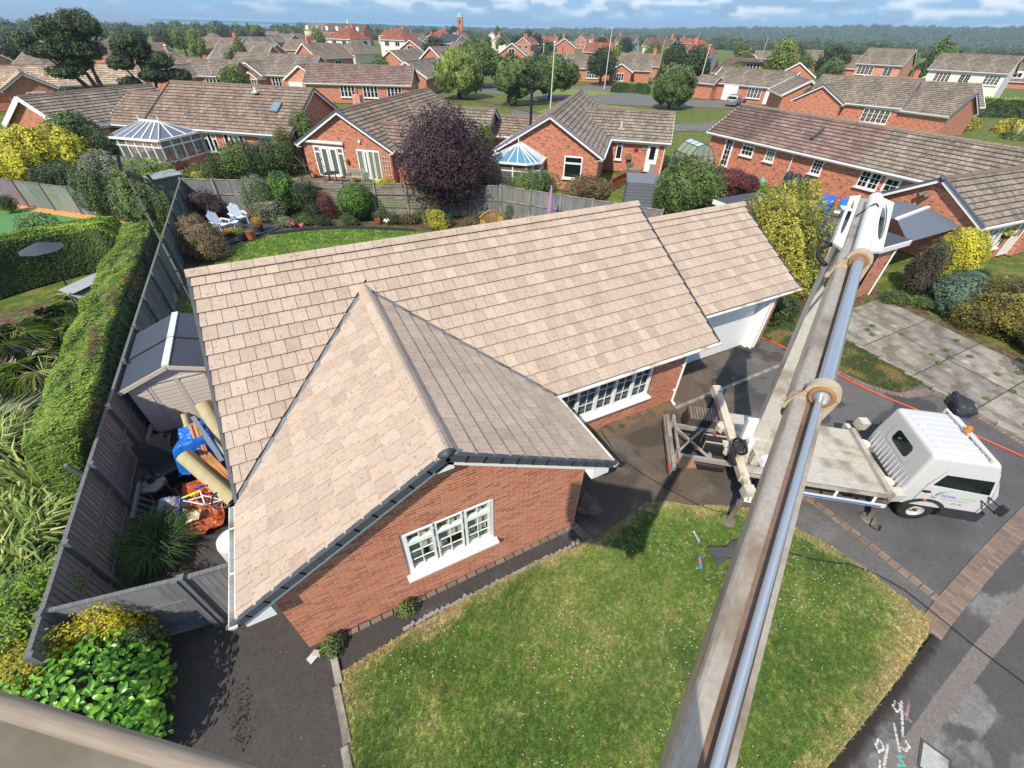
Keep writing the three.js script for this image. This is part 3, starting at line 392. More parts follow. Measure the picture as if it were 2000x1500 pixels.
{
const map=uniq(1600,800,(u,v)=>{
const x=mix(DR[0],DR[2],u),z=mix(DR[1],DR[3],v),n=stain(x,z),g=0.78 + 0.44*grit(x,z),n2=fbm(x*5,z*5,4,305);
let c=[78,75,74];
if (x < 0.95) { c=mix3([62,60,60],[74,72,70],n2); }
else if (x < 6.6 && z > 6.4) { c=mix3([64,62,62],[112,110,110],sst(0.5,0.74,n)*0.8*sst(1.4,4.4,x)); }
else {
// brownish silt near the house, greyer tarmac towards the pavement
const far=sst(0,2.4,(x - 10.2)*0.65 + (z - 6.4)*0.75); c=mix3([74,66,60],[92,92,93],far);
const silt=sst(0.45,0.62,n + 0.14*(1 - sst(4.1,5.2,z)) - 0.14*far); c=mix3(c,[112,98,84],silt*0.55*(1 - far*0.7));
const wet=sst(0.5,0.58,fbm(x*0.9 + 40,z*1.5 + 11,5,308))*sst(13,15,x)*(1 - sst(9.3,10,z)); c=mix3(c,[58,58,60],wet*0.75);
c=mix3(c,[128,126,124],sst(0.6,0.76,fbm(x*1.1 + 90,z*1.1,5,310))*0.35);
const edge=1 - sst(0.02,0.5,edgeDist(LAWN,x,z) - 0.12*n2); if (z < 8.3) c=mix3(c,[96,84,70],edge*0.4);
if (z < 4.75 && x > 6.6 && x < 12) c=mix3(c,[122,106,74],sst(0.4,0.6,n2)*(1 - sst(4.3,4.8,z))*0.7);
}
if (grit(x*1.7,z*1.7) > 0.93) return [170,166,160];
return [c[0]*g,c[1]*g,c[2]*g];
});
const m=M('drive',{ map,roughness: 0.93,bumpMap: T.roadBump.clone(),bumpScale: 0.004 }); m.bumpMap.repeat.set(24/0.7,10.2/0.7);
struct('driveway',sheetGeo([[6.4,2],[20.3,2],[20.3,7.4],[20,9],[19.9,11.7],[12.1,11.75],[6.4,7.3],[6.6,7.2]],0,DR),m);
struct('path',sheetGeo([[0.9,6.5],[6.5,6.5],[6.5,7.3],[0.9,7.5]],0.004,DR),m);
struct('side_yard',sheetGeo([[-3,2],[0.8,2],[0.8,12.2],[-3,12.2]],0.002,DR),m);
struct('yard_paving',sheetGeo([[-3,-4],[0.5,-4],[0.5,2.02],[-3,2.02]],-0.002),plain('yard',84,82,80,0.95,{ map: T.concrete }));
struct('parking_bay',sheetGeo([[12.5,8.75],[15,8.5],[19.9,8.5],[19.85,11.35],[12.5,11.42]],0.005),plain('bay',214,216,220,0.95,{ map: T.road,bumpMap: T.roadBump,bumpScale: 0.004 }));
}
// front lawn: turf sheet with dried patches, and short blades all over
const lawnTone=(x,z)=>{
const e=edgeDist(LAWN,x,z),n=fbm(x*0.9 + 2,z*0.9 + 5,4,401),n2=fbm(x*3.1,z*3.1,4,403),n3=fbm(x*0.5 + 30,z*0.5,3,405);
let c=mix3([82,118,44],[130,158,64],clamp(n*1.5 - 0.25)); c=mix3(c,[146,162,88],sst(0.5,0.72,n3)*0.5); c=mix3(c,[168,160,100],sst(0.55,0.75,fbm(x*9,z*9,3,407))*0.5);
let dry=sst(0.56,0.8,n2*0.6 + n*0.4 + 0.04)*0.5;
const right=sst(8.5,12,x)*sst(10.6,12,z); dry=Math.max(dry,(1 - sst(0.05,0.4 + 0.85*right,e + (n2 - 0.5)*0.6))*(0.75 + 0.25*Math.max(right,sst(6.2,2.0,x)*sst(9,7,z))));
return mix3(c,[196,178,128],clamp(dry));
};
{
const R4=[0.5,6.6,12,12.6];
const map=uniq(1024,768,(u,v)=>{ const x=mix(R4[0],R4[2],u),z=mix(R4[1],R4[3],v),c=lawnTone(x,z),g=0.62 + 0.5*vn(x*60,z*60,411); return [c[0]*g,c[1]*g,c[2]*g]; });
struct('front_lawn',sheetGeo(LAWN,0.03,R4),M('lawn',{ map,roughness: 1 }));
const bl=(seed,n3,h)=>{ const r=rng(seed),m=new MB(); for (let i=0; i < n3; i++) { const a=r()*6.28,x=(r() - 0.5)*0.05,z=(r() - 0.5)*0.05,l=h*(0.6 + 0.8*r()),w=0.004 + 0.003*r(),dx=Math.cos(a),dz=Math.sin(a); const tip=V(x + dx*l*0.7,l,z + dz*l*0.7); m.poly([V(x - dz*w,0,z + dx*w),V(x + dz*w,0,z - dx*w),tip]); } return m.geo(); };
const plant=(name,label,pts,count,h,tone,seed,y,bounds)=>{ const r=rng(seed),im=new THREE.InstancedMesh(bl(seed + 1,9,h),mt.leafI,count),q=new THREE.Matrix4(),col=new THREE.Color(); let k=0,guard=0; while (k < count && guard++ < count*6) { const x=mix(bounds[0],bounds[2],r()),z=mix(bounds[1],bounds[3],r()); if (!inPoly(pts,x,z)) continue; q.compose(V(x,y,z),new THREE.Quaternion().setFromAxisAngle(V(0,1,0),r()*6.28),V(1,0.7 + 0.7*r(),1)); im.setMatrixAt(k,q); const c=tone(x,z,r),g=0.6 + 0.75*r(); col.setRGB(s2l(c[0])*g,s2l(c[1])*g,s2l(c[2])*g); im.setColorAt(k,col); k++; } im.count=k; im.name=numbered(name); scene.add(im); stuff(im); tag(im,label,'grass'); return im; };
plant('lawn_grass','short patchy grass blades on the front lawn, green with dried straw patches',LAWN,60000,0.032,(x,z,r)=>{ const c=lawnTone(x,z); return c; },421,0.028,[0.5,6.8,12,12.4]);
globalThis.plantGrass=plant;
// clover flowers
const fl=new MB(),r=rng(433); for (let i=0; i < 1500; i++) { const x=mix(0.8,11.8,r()),z=mix(7,12.2,r()); if (!inPoly(LAWN,x,z) || vn(x*0.8,z*0.8,435) < 0.42) continue; fl.sph(x,0.058,z,0.011 + 0.006*r(),0.008,0.012,5,3); } stuff(tag(fl.build('clover_flowers',plain('clover',214,214,200,0.8)),'tiny pale clover flowers dotted over the front lawn','flowers'));
}
// pavement with tide marks, a repaired trench and surveyors' spray marks
const PV=[0.5,11.6,24,15];
{
const strokes=[]; const S=(c,...pts)=>{ for (let i=0; i < pts.length - 1; i++) strokes.push([...pts[i],...pts[i + 1],c]); };
const W3=[222,220,216],PK=[196,140,146],TL=[70,190,176];
// a P and a looped d with bars between them, twice
S(W3,[9.82,12.18],[9.5,12.36],[9.3,12.47]); S(W3,[9.36,12.3],[9.05,12.55]); S(W3,[9.72,12.12],[9.62,12.14],[9.58,12.22],[9.68,12.24],[9.75,12.17]); S(W3,[9.28,12.53],[9.26,12.6],[9.14,12.6],[9.12,12.54]); S(PK,[9.95,12.24],[9.62,12.36]); S(PK,[9.7,12.28],[9.66,12.42]);
S(W3,[8.95,12.42],[8.6,12.55]); S(W3,[8.9,12.3],[8.78,12.32],[8.72,12.4],[8.84,12.42],[8.9,12.34]); S(W3,[8.62,12.48],[8.4,12.58]); S(TL,[9.05,12.62],[8.95,12.58],[8.93,12.7],[8.83,12.64]);
const map=uniq(2048,320,(u,v)=>{
const x=mix(PV[0],PV[2],u),z=mix(PV[1],PV[3],v),g=0.82 + 0.36*grit(x,z);
let c=mix3([70,70,73],[86,86,88],fbm(x*2,z*2,4,503)); const t=fbm(x*0.8 + 5 + fbm(x*3,z*3,3,509)*0.5,z*1.6 + fbm(x*1.6,z*4,3,511)*0.9,5,505);
c=mix3(c,[150,148,146],sst(0.5,0.62,t)*(0.35 + 0.65*fbm(x*9,z*9,3,507))*0.75);
const zc=12.62 - (x - 9)*0.052 + (fbm(x*0.7,1,3,513) - 0.5)*0.06,w=0.13 + 0.03*fbm(x,3,2,515); if (Math.abs(z - zc) < w) c=mix3([108,103,101],[116,111,108],fbm(x*3,z*3,3,517));
const e=12.08 - (x - 9.6)*0.1; if (x < 12.3 && z < e + 0.14) c=mix3(c,[38,34,30],sst(0.18,0.0,z - e + 0.1*(fbm(x*8,z*8,3,519) - 0.4)));
for (const [a,b,d,f,k] of strokes) { if (Math.abs(x - (a + d)/2) > 0.6) continue; const q=clamp(((x - a)*(d - a) + (z - b)*(f - b))/((d - a) ** 2 + (f - b) ** 2 + 1e-9)),dd=Math.hypot(a + (d - a)*q - x,b + (f - b)*q - z); if (dd < 0.013 + 0.01*vn(x*60,z*60,521)) c=mix3(c,k,0.8*sst(0.2,0.5,vn(x*120,z*120,523))); }
return [c[0]*g,c[1]*g,c[2]*g];
});
struct('pavement',sheetGeo([[0.5,12.45],[7.9,12.14],[9.2,12.02],[10.3,11.92],[12.3,11.78],[20,11.45],[24,11.3],[24,14.9],[0.5,14.9]],-0.004,PV),M('pavement',{ map,roughness: 0.93 }));
struct('road',sheetGeo([[-30,15],[40,15],[40,22],[-30,22]],-0.05),mt.road);
const t=thing('access_cover','rectangular pale metal access cover set in the pavement','manhole cover',[9.4,0.004,12.9],0.35); const m=new MB(); m.box(0,0,0,0.42,0.012,0.34); m.build('lid',plain('lid',176,178,178,0.6,{ map: T.dirty }),t); const f=new MB(); f.box(0,-0.002,0.19,0.5,0.012,0.035); f.box(0,-0.002,-0.19,0.5,0.012,0.035); f.box(0.23,-0.002,0,0.035,0.012,0.34); f.box(-0.23,-0.002,0,0.035,0.012,0.34); f.build('frame',plain('lidf',70,70,72,0.8),t);
}
// brick edgings: each brick on its own
{
const tones=[[140,124,114],[152,136,125],[128,115,107],[144,126,114]].map((c,k)=>M('edgebrick' + k,{ col: c,map: T.grain,roughness: 0.95 }));
const geoB=(()=>{ const m=new MB(); m.box(0,0,0,0.198,0.06,0.095); return m.geo(); })(),r=rng(600);
const run=(root,pts,step,across,y,off=0)=>{ const c=new THREE.CatmullRomCurve3(pts.map(([x,z])=>V(x,0,z)),false,'catmullrom',0.1),L=c.getLength(),n=Math.round(L/step); for (let i=0; i < n; i++) { const p=c.getPointAt((i + 0.5)/n),d=c.getTangentAt((i + 0.5)/n),o=part('brick',geoB,tones[Math.floor(r()*4)],root); o.position.set(p.x - d.z*off,y + (r() - 0.5)*0.008,p.z + d.x*off); o.rotation.y=-Math.atan2(d.z,d.x) + (across ? Math.PI/2 : 0) + (r() - 0.5)*0.05; } };
let t=thing('brick_edging','single row of brown brick edging between lawn path and parking bay','edging',[0,0,0]); run(t,[[12.02,8.2],[12.3,8.7],[12.36,9.4],[12.4,10.4],[12.42,11.6]],0.215,false,-0.012,0); run(t,[[12.02,8.2],[12.3,8.7],[12.36,9.4],[12.4,10.4],[12.42,11.6]],0.215,false,-0.012,-0.107);
t=thing('brick_edging','wide band of brown bricks laid across the drive mouth along the pavement','edging',[0,0,0]); for (const o of [0.0,0.2]) run(t,[[11.6,11.74],[12.4,11.66],[14.5,11.52],[17,11.4],[19.9,11.28]],0.107,true,-0.010,o - 0.08);
t=thing('brick_edging','curved brick edging around the weedy verge beside the orange hose','edging',[0,0,0]); run(t,[[18.1,4.2],[18.25,5.35],[18.5,6.6],[19,7.3],[20.2,7.6]],0.107,true,-0.006); run(t,[[19,7.42],[20.15,7.75],[20.12,8.9],[19.95,10.3]],0.107,true,-0.004,-0.02);
t=thing('brick_edging','short row of pale bricks at the end of the front path by the house corner','edging',[0,0,0]); run(t,[[6.42,6.5],[6.46,6.75],[6.54,7.15]],0.107,true,0.0);
t=thing('brick_edging','pale brick plinth course along the foot of the gable wall','edging',[0,0,0]); run(t,[[0.9,6.64],[6.4,6.62]],0.225,false,0.0);
t=thing('kerb_edging','pale concrete kerb strip between the lawn and the dark drive to the side gate','kerb',[0,0,0]); for (let i=0; i < 6; i++) { const m=new MB(); m.box(mix(0.84,0.72,i/6),0.02,6.98 + i*0.92,0.12,0.1,0.9,0.04); m.build('kerb_stone',mt.concrete,t); }
t=thing('lawn_edging','row of small rough stones along the lawn edge beside the front path','edging',[0,0,0]); for (let i=0; i < 34; i++) { const k=i/34,x=mix(2.2,6.4,k),m=new MB(); m.m=xf(x,0.02,mix(7.1,7.08,k) + (r() - 0.5)*0.06 - 0.06,r(),r()*0.3); m.box(0,0,0,0.09 + 0.07*r(),0.05,0.07); m.build('stone',mt.concrete,t); }
t=thing('kerb_edging','long concrete kerb dividing the dark drive from the cracked slabs','kerb',[0,0,0]); for (let i=0; i < 9; i++) { const m=new MB(),a=[20.75,3.9],b=[19.95,12],k=i/9; m.m=xf(mix(20.72,20.05,(i + 0.5)/9),0.02,mix(3.9,12.2,(i + 0.5)/9),0.08); m.box(0,0,0,0.12,0.12,0.9); m.build('kerb_stone',mt.concrete,t); }
// drain channel across the drive
t=thing('drain_channel','long grey drain channel crossing the driveway in front of the garage','drain',[0,0,0]); { const a=V(11.65,0.005,4.5),b=V(16.9,0.005,4.42); for (let i=0; i < 10; i++) { const m=new MB(); m.bar(a.clone().lerp(b,(i + 0.02)/10),a.clone().lerp(b,(i + 0.98)/10),0.12,0.014); m.build('grating',plain('grating',150,152,150,0.6,{ map: T.dirty }),t); } }
}
// neighbour's weedy verge, cast slabs and beds on the right
struct('weedy_verge',sheetGeo([[17.3,2.2],[21,1.6],[20.8,4],[20.66,5.8],[20.5,7.3],[19.2,7.25],[18.6,6.55],[18.45,5.5],[18.2,4.3]],0.02),mt.earth);
plantGrass('verge_grass','rough weedy grass on the verge between the drive and the slabs',[[17.3,2.2],[21,1.6],[20.66,5.8],[20.5,7.3],[19.2,7.25],[18.6,6.55],[18.2,4.3]],6000,0.07,(x,z,r)=>mix3([70,98,38],[156,142,82],sst(0.45,0.65,fbm(x*1.6,z*1.6,3,441))),445,0.02,[17,1.6,21,7.4]);
{
const t=thing('slab_drive','cracked pale concrete slabs of the next drive with weeds in the joints','paving',[0,0,0]),r=rng(640);
const rowX=[20.9,23.2,25.6],C0=[3.0,5.0,6.9,8.8,10.9,13.0];
for (let i=0; i < 2; i++) for (let j=0; j < 5; j++) { const m=new MB(); const sk=(x,z)=>V(x - (z - 3)*0.09,0.03 + (r() - 0.5)*0.012,z - (x - 21)*0.06*0); const g2=0.02; m.quad(sk(rowX[i] + g2,C0[j + 1] - g2),sk(rowX[i + 1] - g2,C0[j + 1] - g2),sk(rowX[i + 1] - g2,C0[j] + g2),sk(rowX[i] + g2,C0[j] + g2),i*3.3,j*2.7); m.build('slab',M('slab' + ((i + j) % 3),{ map: T.concrete,roughness: 0.95,col: [[255,255,255],[240,236,230],[226,226,226]][(i + j) % 3] }),t); }
struct('slab_bed',sheetGeo([[20.7,1.5],[26.5,1.5],[25.2,13.2],[19.9,13.2]],0.008),mt.earth);
const w=[[22.1,4.4],[22.6,4.3],[21.9,4.7],[23,6.9],[23.4,6.6],[22.6,6.5],[22.2,6.9],[23.4,8.2],[22.7,8.9],[21.4,8.7],[24.2,8.5],[23.8,7.2],[23.1,5.2],[24.6,6.4],[21.0,9.9]];
for (const [k,[x,z]] of w.entries()) bush('weed_tuft',['green','bright'][k % 2] + ' weed tuft growing from the slab joint, ' + ['nearest the garage wall','beside the first tuft','closest to the weedy verge','in the middle of the slabs','just past the middle','left of the middle joint','below the middle joint','on the lower slab row','by the kerb joint','at the kerb edge','under the juniper','in the centre right','on the cross joint','by the shrub bed','nearest the pavement'][k],'weed',[x,0.02,z],[[0,0.03,0,0.1,0.06,0.09]],110,0.028,[[92,116,50],[110,134,62],[130,146,76]],650 + k,{ core: 0,stem: 0.008,long: 3 });
}
// back garden
const BL=[[-2.4,-13.2],[-1.5,-14.2],[-0.4,-15.4],[1.0,-16.2],[3,-16.1],[5,-15.6],[7.2,-14.4],[8.6,-13.5],[10.5,-12],[12.5,-9.5],[12.5,-4.3],[-2.8,-4.3]];
const BG=[[-2.95,-22.6],[14.4,-13.9],[20,-6],[20,-4],[-2.95,-4]];
struct('flower_bed',sheetGeo(BG,-0.03),mt.earth);
struct('rear_lawn',sheetGeo(BL,0.01),M('rearlawn',{ map: T.turf,col: [220,245,190],roughness: 1 }));
plantGrass('rear_lawn_grass','bright mown grass of the rear garden lawn',BL,16000,0.05,(x,z)=>mix3([70,108,40],[104,136,60],fbm(x,z,3,451)),455,0.01,[-3,-16.4,12.5,-4.3]);
{
const r=rng(700),M1=M('patioSlab',{ map: T.felt,col: [225,225,232],roughness: 0.9 }),M2=M('patioSlab2',{ map: T.felt,col: [250,250,255],roughness: 0.9 });
const t=thing('slate_patio','dark slate patio corner with two white chairs in the rear garden','patio',[-0.75,0,-17.8],0.5);
for (let i=0; i < 5; i++) for (let j=0; j < 5; j++) { const m=new MB(); m.box((i - 2)*0.72,0.035 + r()*0.004,(j - 2)*0.72,0.7,0.05,0.7); m.build('slab',(i + j) % 2 ? M1 : M2,t); }
const e=thing('sleeper_edging','black timber sleeper edging between rear lawn and flower bed','edging'); for (const [a,b] of [[[1.0,-16.35],[3,-16.25]],[[3.05,-16.25],[5,-15.75]],[[5.05,-15.72],[7.2,-14.55]],[[7.25,-14.5],[8.6,-13.6]]]) { const m=new MB(); m.bar(V(a[0],0.06,a[1]),V(b[0],0.06,b[1]),0.14,0.14); m.build('sleeper',plain('sleeper',58,60,66,0.9,{ map: T.grain }),e); }
}
// ---------- fences ----------
function boardsFence(name,label,a,b,h,o={}) { // posts, rails and upright boards between two points
const dx=b[0] - a[0],dz=b[1] - a[1],L=Math.hypot(dx,dz),ry=-Math.atan2(dz,dx),t=thing(name,label,'fence',[a[0],0,a[1]],ry),n=o.bays ?? Math.round(L/1.95),r=rng(o.seed ?? 5),w=o.bw ?? 0.115,bh=o.gravel ?? 0.22,side=o.side ?? 1;
const g=[0.84,0.94,1.03,1.12].map((k,i)=>{ const m=new MB(); m.col=(o.col ?? [0.88,0.88,0.88]).map((v)=>v*k); m.box(i*0.21,i*0.4,0,w - 0.004,h - bh - 0.06,0.018,0.1); const q=m.geo(); q.translate(-i*0.21,-i*0.4,0); return q; });
const pg=(()=>{ const m=new MB(); m.box(0,(h + (o.postUp ?? 0.06))/2,0,0.1,h + (o.postUp ?? 0.06),0.1); return m.geo(); })();
for (let i=0; i <= n; i++) { const p=part('post',pg,o.post ?? mt.timber,t); p.position.set(i*L/n,0,(o.postOff ?? 0.06)*side); p.rotation.set((r() - 0.5)*0.02,0,(r() - 0.5)*0.02); }
const mb=new MB(); mb.col=[0.88,0.88,0.88];
for (let i=0; i < n; i++) { const x0=i*L/n,x1=(i + 1)*L/n; const rl=new MB(); rl.box((x0 + x1)/2,h - 0.02,0,x1 - x0,0.045,0.07); for (const y of o.rails ?? [h*0.55]) rl.box((x0 + x1)/2,y,0.035*side,x1 - x0 - 0.1,0.07,0.04); rl.build('rail',o.post ?? mt.timber,t); const gb=new MB(); gb.box((x0 + x1)/2,bh/2 - 0.01,0,x1 - x0 - 0.1,bh,0.04); gb.build('gravel_board',o.gb ?? mt.concrete,t);
if (o.lattice && o.lattice.includes(i)) { const lt=new MB(); lt.col=[1.15,1.1,1.0]; for (let x=x0 + 0.08; x < x1 - 0.05; x += 0.15) lt.box(x,h*0.56 + 0.1,0.0,0.045,h*0.84 - 0.1,0.02); for (let y=bh + 0.12; y < h - 0.06; y += 0.15) lt.box((x0 + x1)/2,y,0.02*side,x1 - x0 - 0.1,0.045,0.02); lt.build('trellis_panel',mt.wood,t); continue; }
for (let x=x0 + 0.05 + w/2; x < x1 - 0.04; x += w) { if (o.solid) { mb.col=[0.88,0.88,0.88].map((v)=>v*(0.8 + 0.4*r())); mb.box(x,bh + (h - bh)/2 - 0.03,0,w - 0.004,h - bh - 0.06,0.018,0.1); } else { const p=part('board',g[Math.floor(r()*4)],mt.wood,t); p.position.set(x,bh + (h - bh)/2 - 0.03 + (r() - 0.5)*0.01,0); } }
}
if (mb.p.length) stuff(mb.build('boarding',mt.wood,t)); return t;
}
boardsFence('garden_fence','long weathered grey board fence down the left side, beside the clipped hedge',[-2.95,5.7],[-2.95,-22.6],1.8,{ seed: 11,side: 1,bays: 14,rails: [0.35,1.05] ,bw: 0.13});
boardsFence('garden_fence','weathered panel fence with trellis bays closing the rear garden',[-2.95,-22.6],[14.3,-13.9],1.85,{ seed: 12,bays: 10,lattice: [3,4,5,6,7],bw: 0.14,post: mt.concrete,rails: [1.0],gravel: 0.35,side: 1 });
boardsFence('garden_fence','weathered panel fence on concrete posts behind the purple parasol',[14.3,-13.9],[20.4,-6.4],1.85,{ seed: 13,bays: 5,bw: 0.14,post: mt.concrete,rails: [1.0],gravel: 0.35,solid: true });
{
boardsFence('side_fence','low dark board fence closing the side yard next to the gate',[-2.95,4.95],[-1.08,5.28],1.78,{ seed: 14,bays: 1,rails: [0.4,1.1],gravel: 0.05,bw: 0.125 });
const t=thing('side_gate','weathered ledged board gate between side fence and the bungalow','gate',[-1.0,0,5.3],-0.12); const r=rng(15);
for (let i=0; i < 11; i++) { const m=new MB(),k=0.8 + 0.4*r(); m.col=[0.86*k,0.85*k,0.83*k]; m.box(0.12 + i*0.125,0.9,0,0.119,1.66,0.02); m.build('board',mt.wood,t); } const rl=new MB(); rl.box(0.75,1.76,0,1.45,0.06,0.08); rl.build('top_rail',mt.timber,t); const r2=new MB(); for (const y of [0.35,1.35]) r2.box(0.75,y,-0.04,1.4,0.1,0.03); r2.build('ledge',mt.timber,t); const p=new MB(); p.box(0,0.92,0.02,0.11,1.86,0.11); p.build('post',mt.timber,t);
}
// ---------- the side yard ----------
{
const t=thing('plastic_shed','cream plastic garden shed with dark blue-grey roof against the left fence','shed',[-1.65,0,-2.55]),Wd=1.16,zf=1.35,zb=-1.45;
const wl=plain('shedWall',206,200,192,0.7),rf=plain('shedRoof',70,80,98,0.65,{ map: T.grain }),tr=plain('shedTrim',196,190,182,0.7);
const w=new MB(); w.poly([V(-1.1,0,zf),V(1.1,0,zf),V(1.1,1.72,zf),V(0,2.12,zf),V(-1.1,1.72,zf)]); w.poly([V(1.1,0,zb),V(-1.1,0,zb),V(-1.1,1.72,zb),V(0,2.12,zb),V(1.1,1.72,zb)]); w.quad(V(-1.1,0,zb),V(-1.1,0,zf),V(-1.1,1.72,zf),V(-1.1,1.72,zb)); w.quad(V(1.1,0,zf),V(1.1,0,zb),V(1.1,1.72,zb),V(1.1,1.72,zf)); w.build('wall',wl,t);
for (const s of [-1,1]) for (const [z0,z1] of [[zb - 0.1,-0.02],[0.0,zf + 0.1]]) { const m=new MB(); m.quad(V(s*1.24,1.69,z1),V(s*0.06,2.15,z1),V(s*0.06,2.15,z0),V(s*1.24,1.69,z0)); m.quad(V(s*1.24,1.64,z1),V(s*1.24,1.64,z0),V(s*1.24,1.69,z0),V(s*1.24,1.69,z1)); m.build('roof_panel',rf,t); }
for (const [z0,z1] of [[zb - 0.1,-0.03],[0.01,zf + 0.1]]) { const m=new MB(); m.box(0,2.16,(z0 + z1)/2,0.16,0.05,z1 - z0); m.build('ridge_cap',plain('ridgecap',200,214,218,0.5),t); } { const m=new MB(); m.box(0,2.165,-0.01,2.44*0 + 0.2,0.03,0.06); for (const s of [-1,1]) m.bar(V(s*0.06,2.165,-0.01),V(s*1.24,1.7,-0.01),0.05,0.03); m.build('roof_joint',mt.black,t); }
for (const s of [-1,1]) { const m=new MB(); m.bar(V(0,2.1,zf + 0.11),V(s*1.26,1.62,zf + 0.11),0.04,0.11); m.build('fascia',tr,t); const v=new MB(); v.bar(V(s*0.28,1.9,zf + 0.012),V(s*0.9,1.66,zf + 0.012),0.01,0.08); v.build('gable_vent',plain('vent',150,144,138,0.8),t); }
for (const [x0,x1] of [[-0.62,0.0],[0.05,0.67]]) { const m=new MB(); for (let i=0; i < 12; i++) m.box((x0 + x1)/2,0.14 + i*0.125,zf + 0.014,x1 - x0 - 0.06,0.112,0.02,0,-0.06); m.build('door',wl,t); const f=new MB(); for (const x of [x0,x1]) f.box(x,0.86,zf + 0.016,0.05,1.6,0.03); f.box((x0 + x1)/2,1.66,zf + 0.016,x1 - x0,0.04,0.03); f.build('door_frame',tr,t); }
for (const x of [-0.88,0.88]) { const m=new MB(); for (let i=0; i < 12; i++) m.box(x,0.14 + i*0.125,zf + 0.008,0.38,0.112,0.016,0,-0.05); m.build('side_panel',wl,t); }
}
{ // rolled underlay, timber and tarpaulin heap
const cr=plain('underlay',206,198,158,0.95,{ map: T.grain }),rolled=(label,a,b,R0,tail,seed)=>{ const A=V(...a),B=V(...b),d=B.clone().sub(A).normalize(),s=d.clone().cross(V(0,1,0)).normalize(),u=s.clone().cross(d).normalize(),t=thing('carpet_roll',label,'carpet roll',[A.x,0,A.z]); const m=new MB(),N=56,turns=3.1; const P=(k,e)=>{ const th=k/N*turns*6.283,r2=R0*(0.42 + 0.58*k/N); return (e ? B : A).clone().addScaledVector(s,Math.cos(th)*r2).addScaledVector(u,Math.sin(th)*r2).sub(V(A.x,0,A.z)); }; for (let k=0; k < N; k++) m.quad(P(k,0),P(k,1),P(k + 1,1),P(k + 1,0),k*0.03,0); if (tail) { const e0=P(N,0),e1=P(N,1),w=V(...tail); m.quad(e0,e1,e1.clone().add(w),e0.clone().add(w)); } m.build('sheet',cr,t); return t; };
rolled('fat upright roll of cream carpet underlay leaning on the bungalow',[-0.55,0.35,1.55],[-0.95,1.62,0.2],0.2,null,1);
rolled('longer cream underlay roll lying across the heap with a loose flap',[-0.72,0.25,2.5],[-1.55,1.0,1.25],0.2,[0.02,0.16,0.26],2);
rolled('thin grey-beige carpet roll standing at the back of the heap',[-1.55,0.1,0.9],[-1.5,1.3,0.0],0.09,null,3);
const tarp=(label,c,sx,sz,h,col,seed,nm='tarpaulin')=>{ const g=new THREE.PlaneGeometry(sx,sz,60,60); g.rotateX(-Math.PI/2); const p=g.attributes.position; for (let i=0; i < p.count; i++) { const x=p.getX(i),z=p.getZ(i),e=Math.min(sx/2 - Math.abs(x),sz/2 - Math.abs(z)); const rid=Math.abs(fbm(x*3.2 + seed,z*3.2,4,seed) - 0.5)*2; const r2=Math.abs(fbm(x*9 + seed,z*9,3,seed + 3) - 0.5)*2; p.setXYZ(i,x + 0.12*(vn(x*3,z*3,seed) - 0.5),Math.max(0.02,h*sst(0,0.25,e)*(0.35 + 0.9*vn(x*1.3 + seed,z*1.3,seed + 5)) + 0.17*(1 - rid) + 0.09*(1 - r2)),z + 0.12*(vn(x*3 + 9,z*3,seed) - 0.5)); } g.computeVertexNormals(); const t=part(nm,g,M(nm + seed,{ col,roughness: 0.42 })); t.position.set(...c); tag(t,label,nm.replace(/_/g,' ')); return t; };
tarp('crumpled bright blue tarpaulin behind the cream underlay rolls',[-1.35,0.1,0.6],1.25,1.3,0.8,[26,104,196],811); tarp('piece of blue tarpaulin bunched beside the bungalow wall',[-0.5,0.05,1.6],0.7,1.6,0.7,[24,92,186],815); tarp('dull green tarpaulin end tucked by the house wall',[-0.35,0.08,2.2],0.5,0.9,0.75,[84,104,100],819);
tarp('rust brown dust sheet spread under the bicycle',[-1.42,0.02,2.3],0.85,1.7,0.1,[168,84,50],823,'dust_sheet'); tarp('heap of clear plastic bags beside the grass clump',[-2.0,0.02,2.1],0.7,0.6,0.35,[150,152,164],827,'plastic_bag'); tarp('pale cloth scrap lying under the bicycle front wheel',[-1.5,0.22,2.75],0.3,0.28,0.03,[214,202,178],829,'cloth_scrap');
const tb=(label,a,b,n,seed,col)=>{ const t=thing('timber_bundle',label,'timber',[0,0,0]),r=rng(seed); for (let i=0; i < n; i++) { const m=new MB(),o=V((r() - 0.5)*0.16,(r() - 0.5)*0.06 + i*0.012,(r() - 0.5)*0.08); m.bar(V(...a).add(o),V(...b).add(o).add(V((r() - 0.5)*0.06,0,(r() - 0.5)*0.1)),0.05,0.022); m.build('batten',mt[col] ?? M('batten',{ map: T.ply,roughness: 0.8 }),t); } };
tb('bundle of orange timber battens between the underlay rolls',[-1.2,0.6,1.35],[-1.25,1.35,0.6],7,831); tb('longer orange battens lying beside the lower underlay roll',[-0.5,0.3,2.45],[-1.05,1.0,1.5],8,835);
{ const t=thing('steel_channel','grey metal channel leaning across the timber heap','metal channel',[0,0,0]); const m=new MB(); m.bar(V(-0.75,0.9,1.75),V(-1.2,1.5,0.5),0.1,0.05); m.build('channel',plain('chan',120,126,140,0.5),t); }
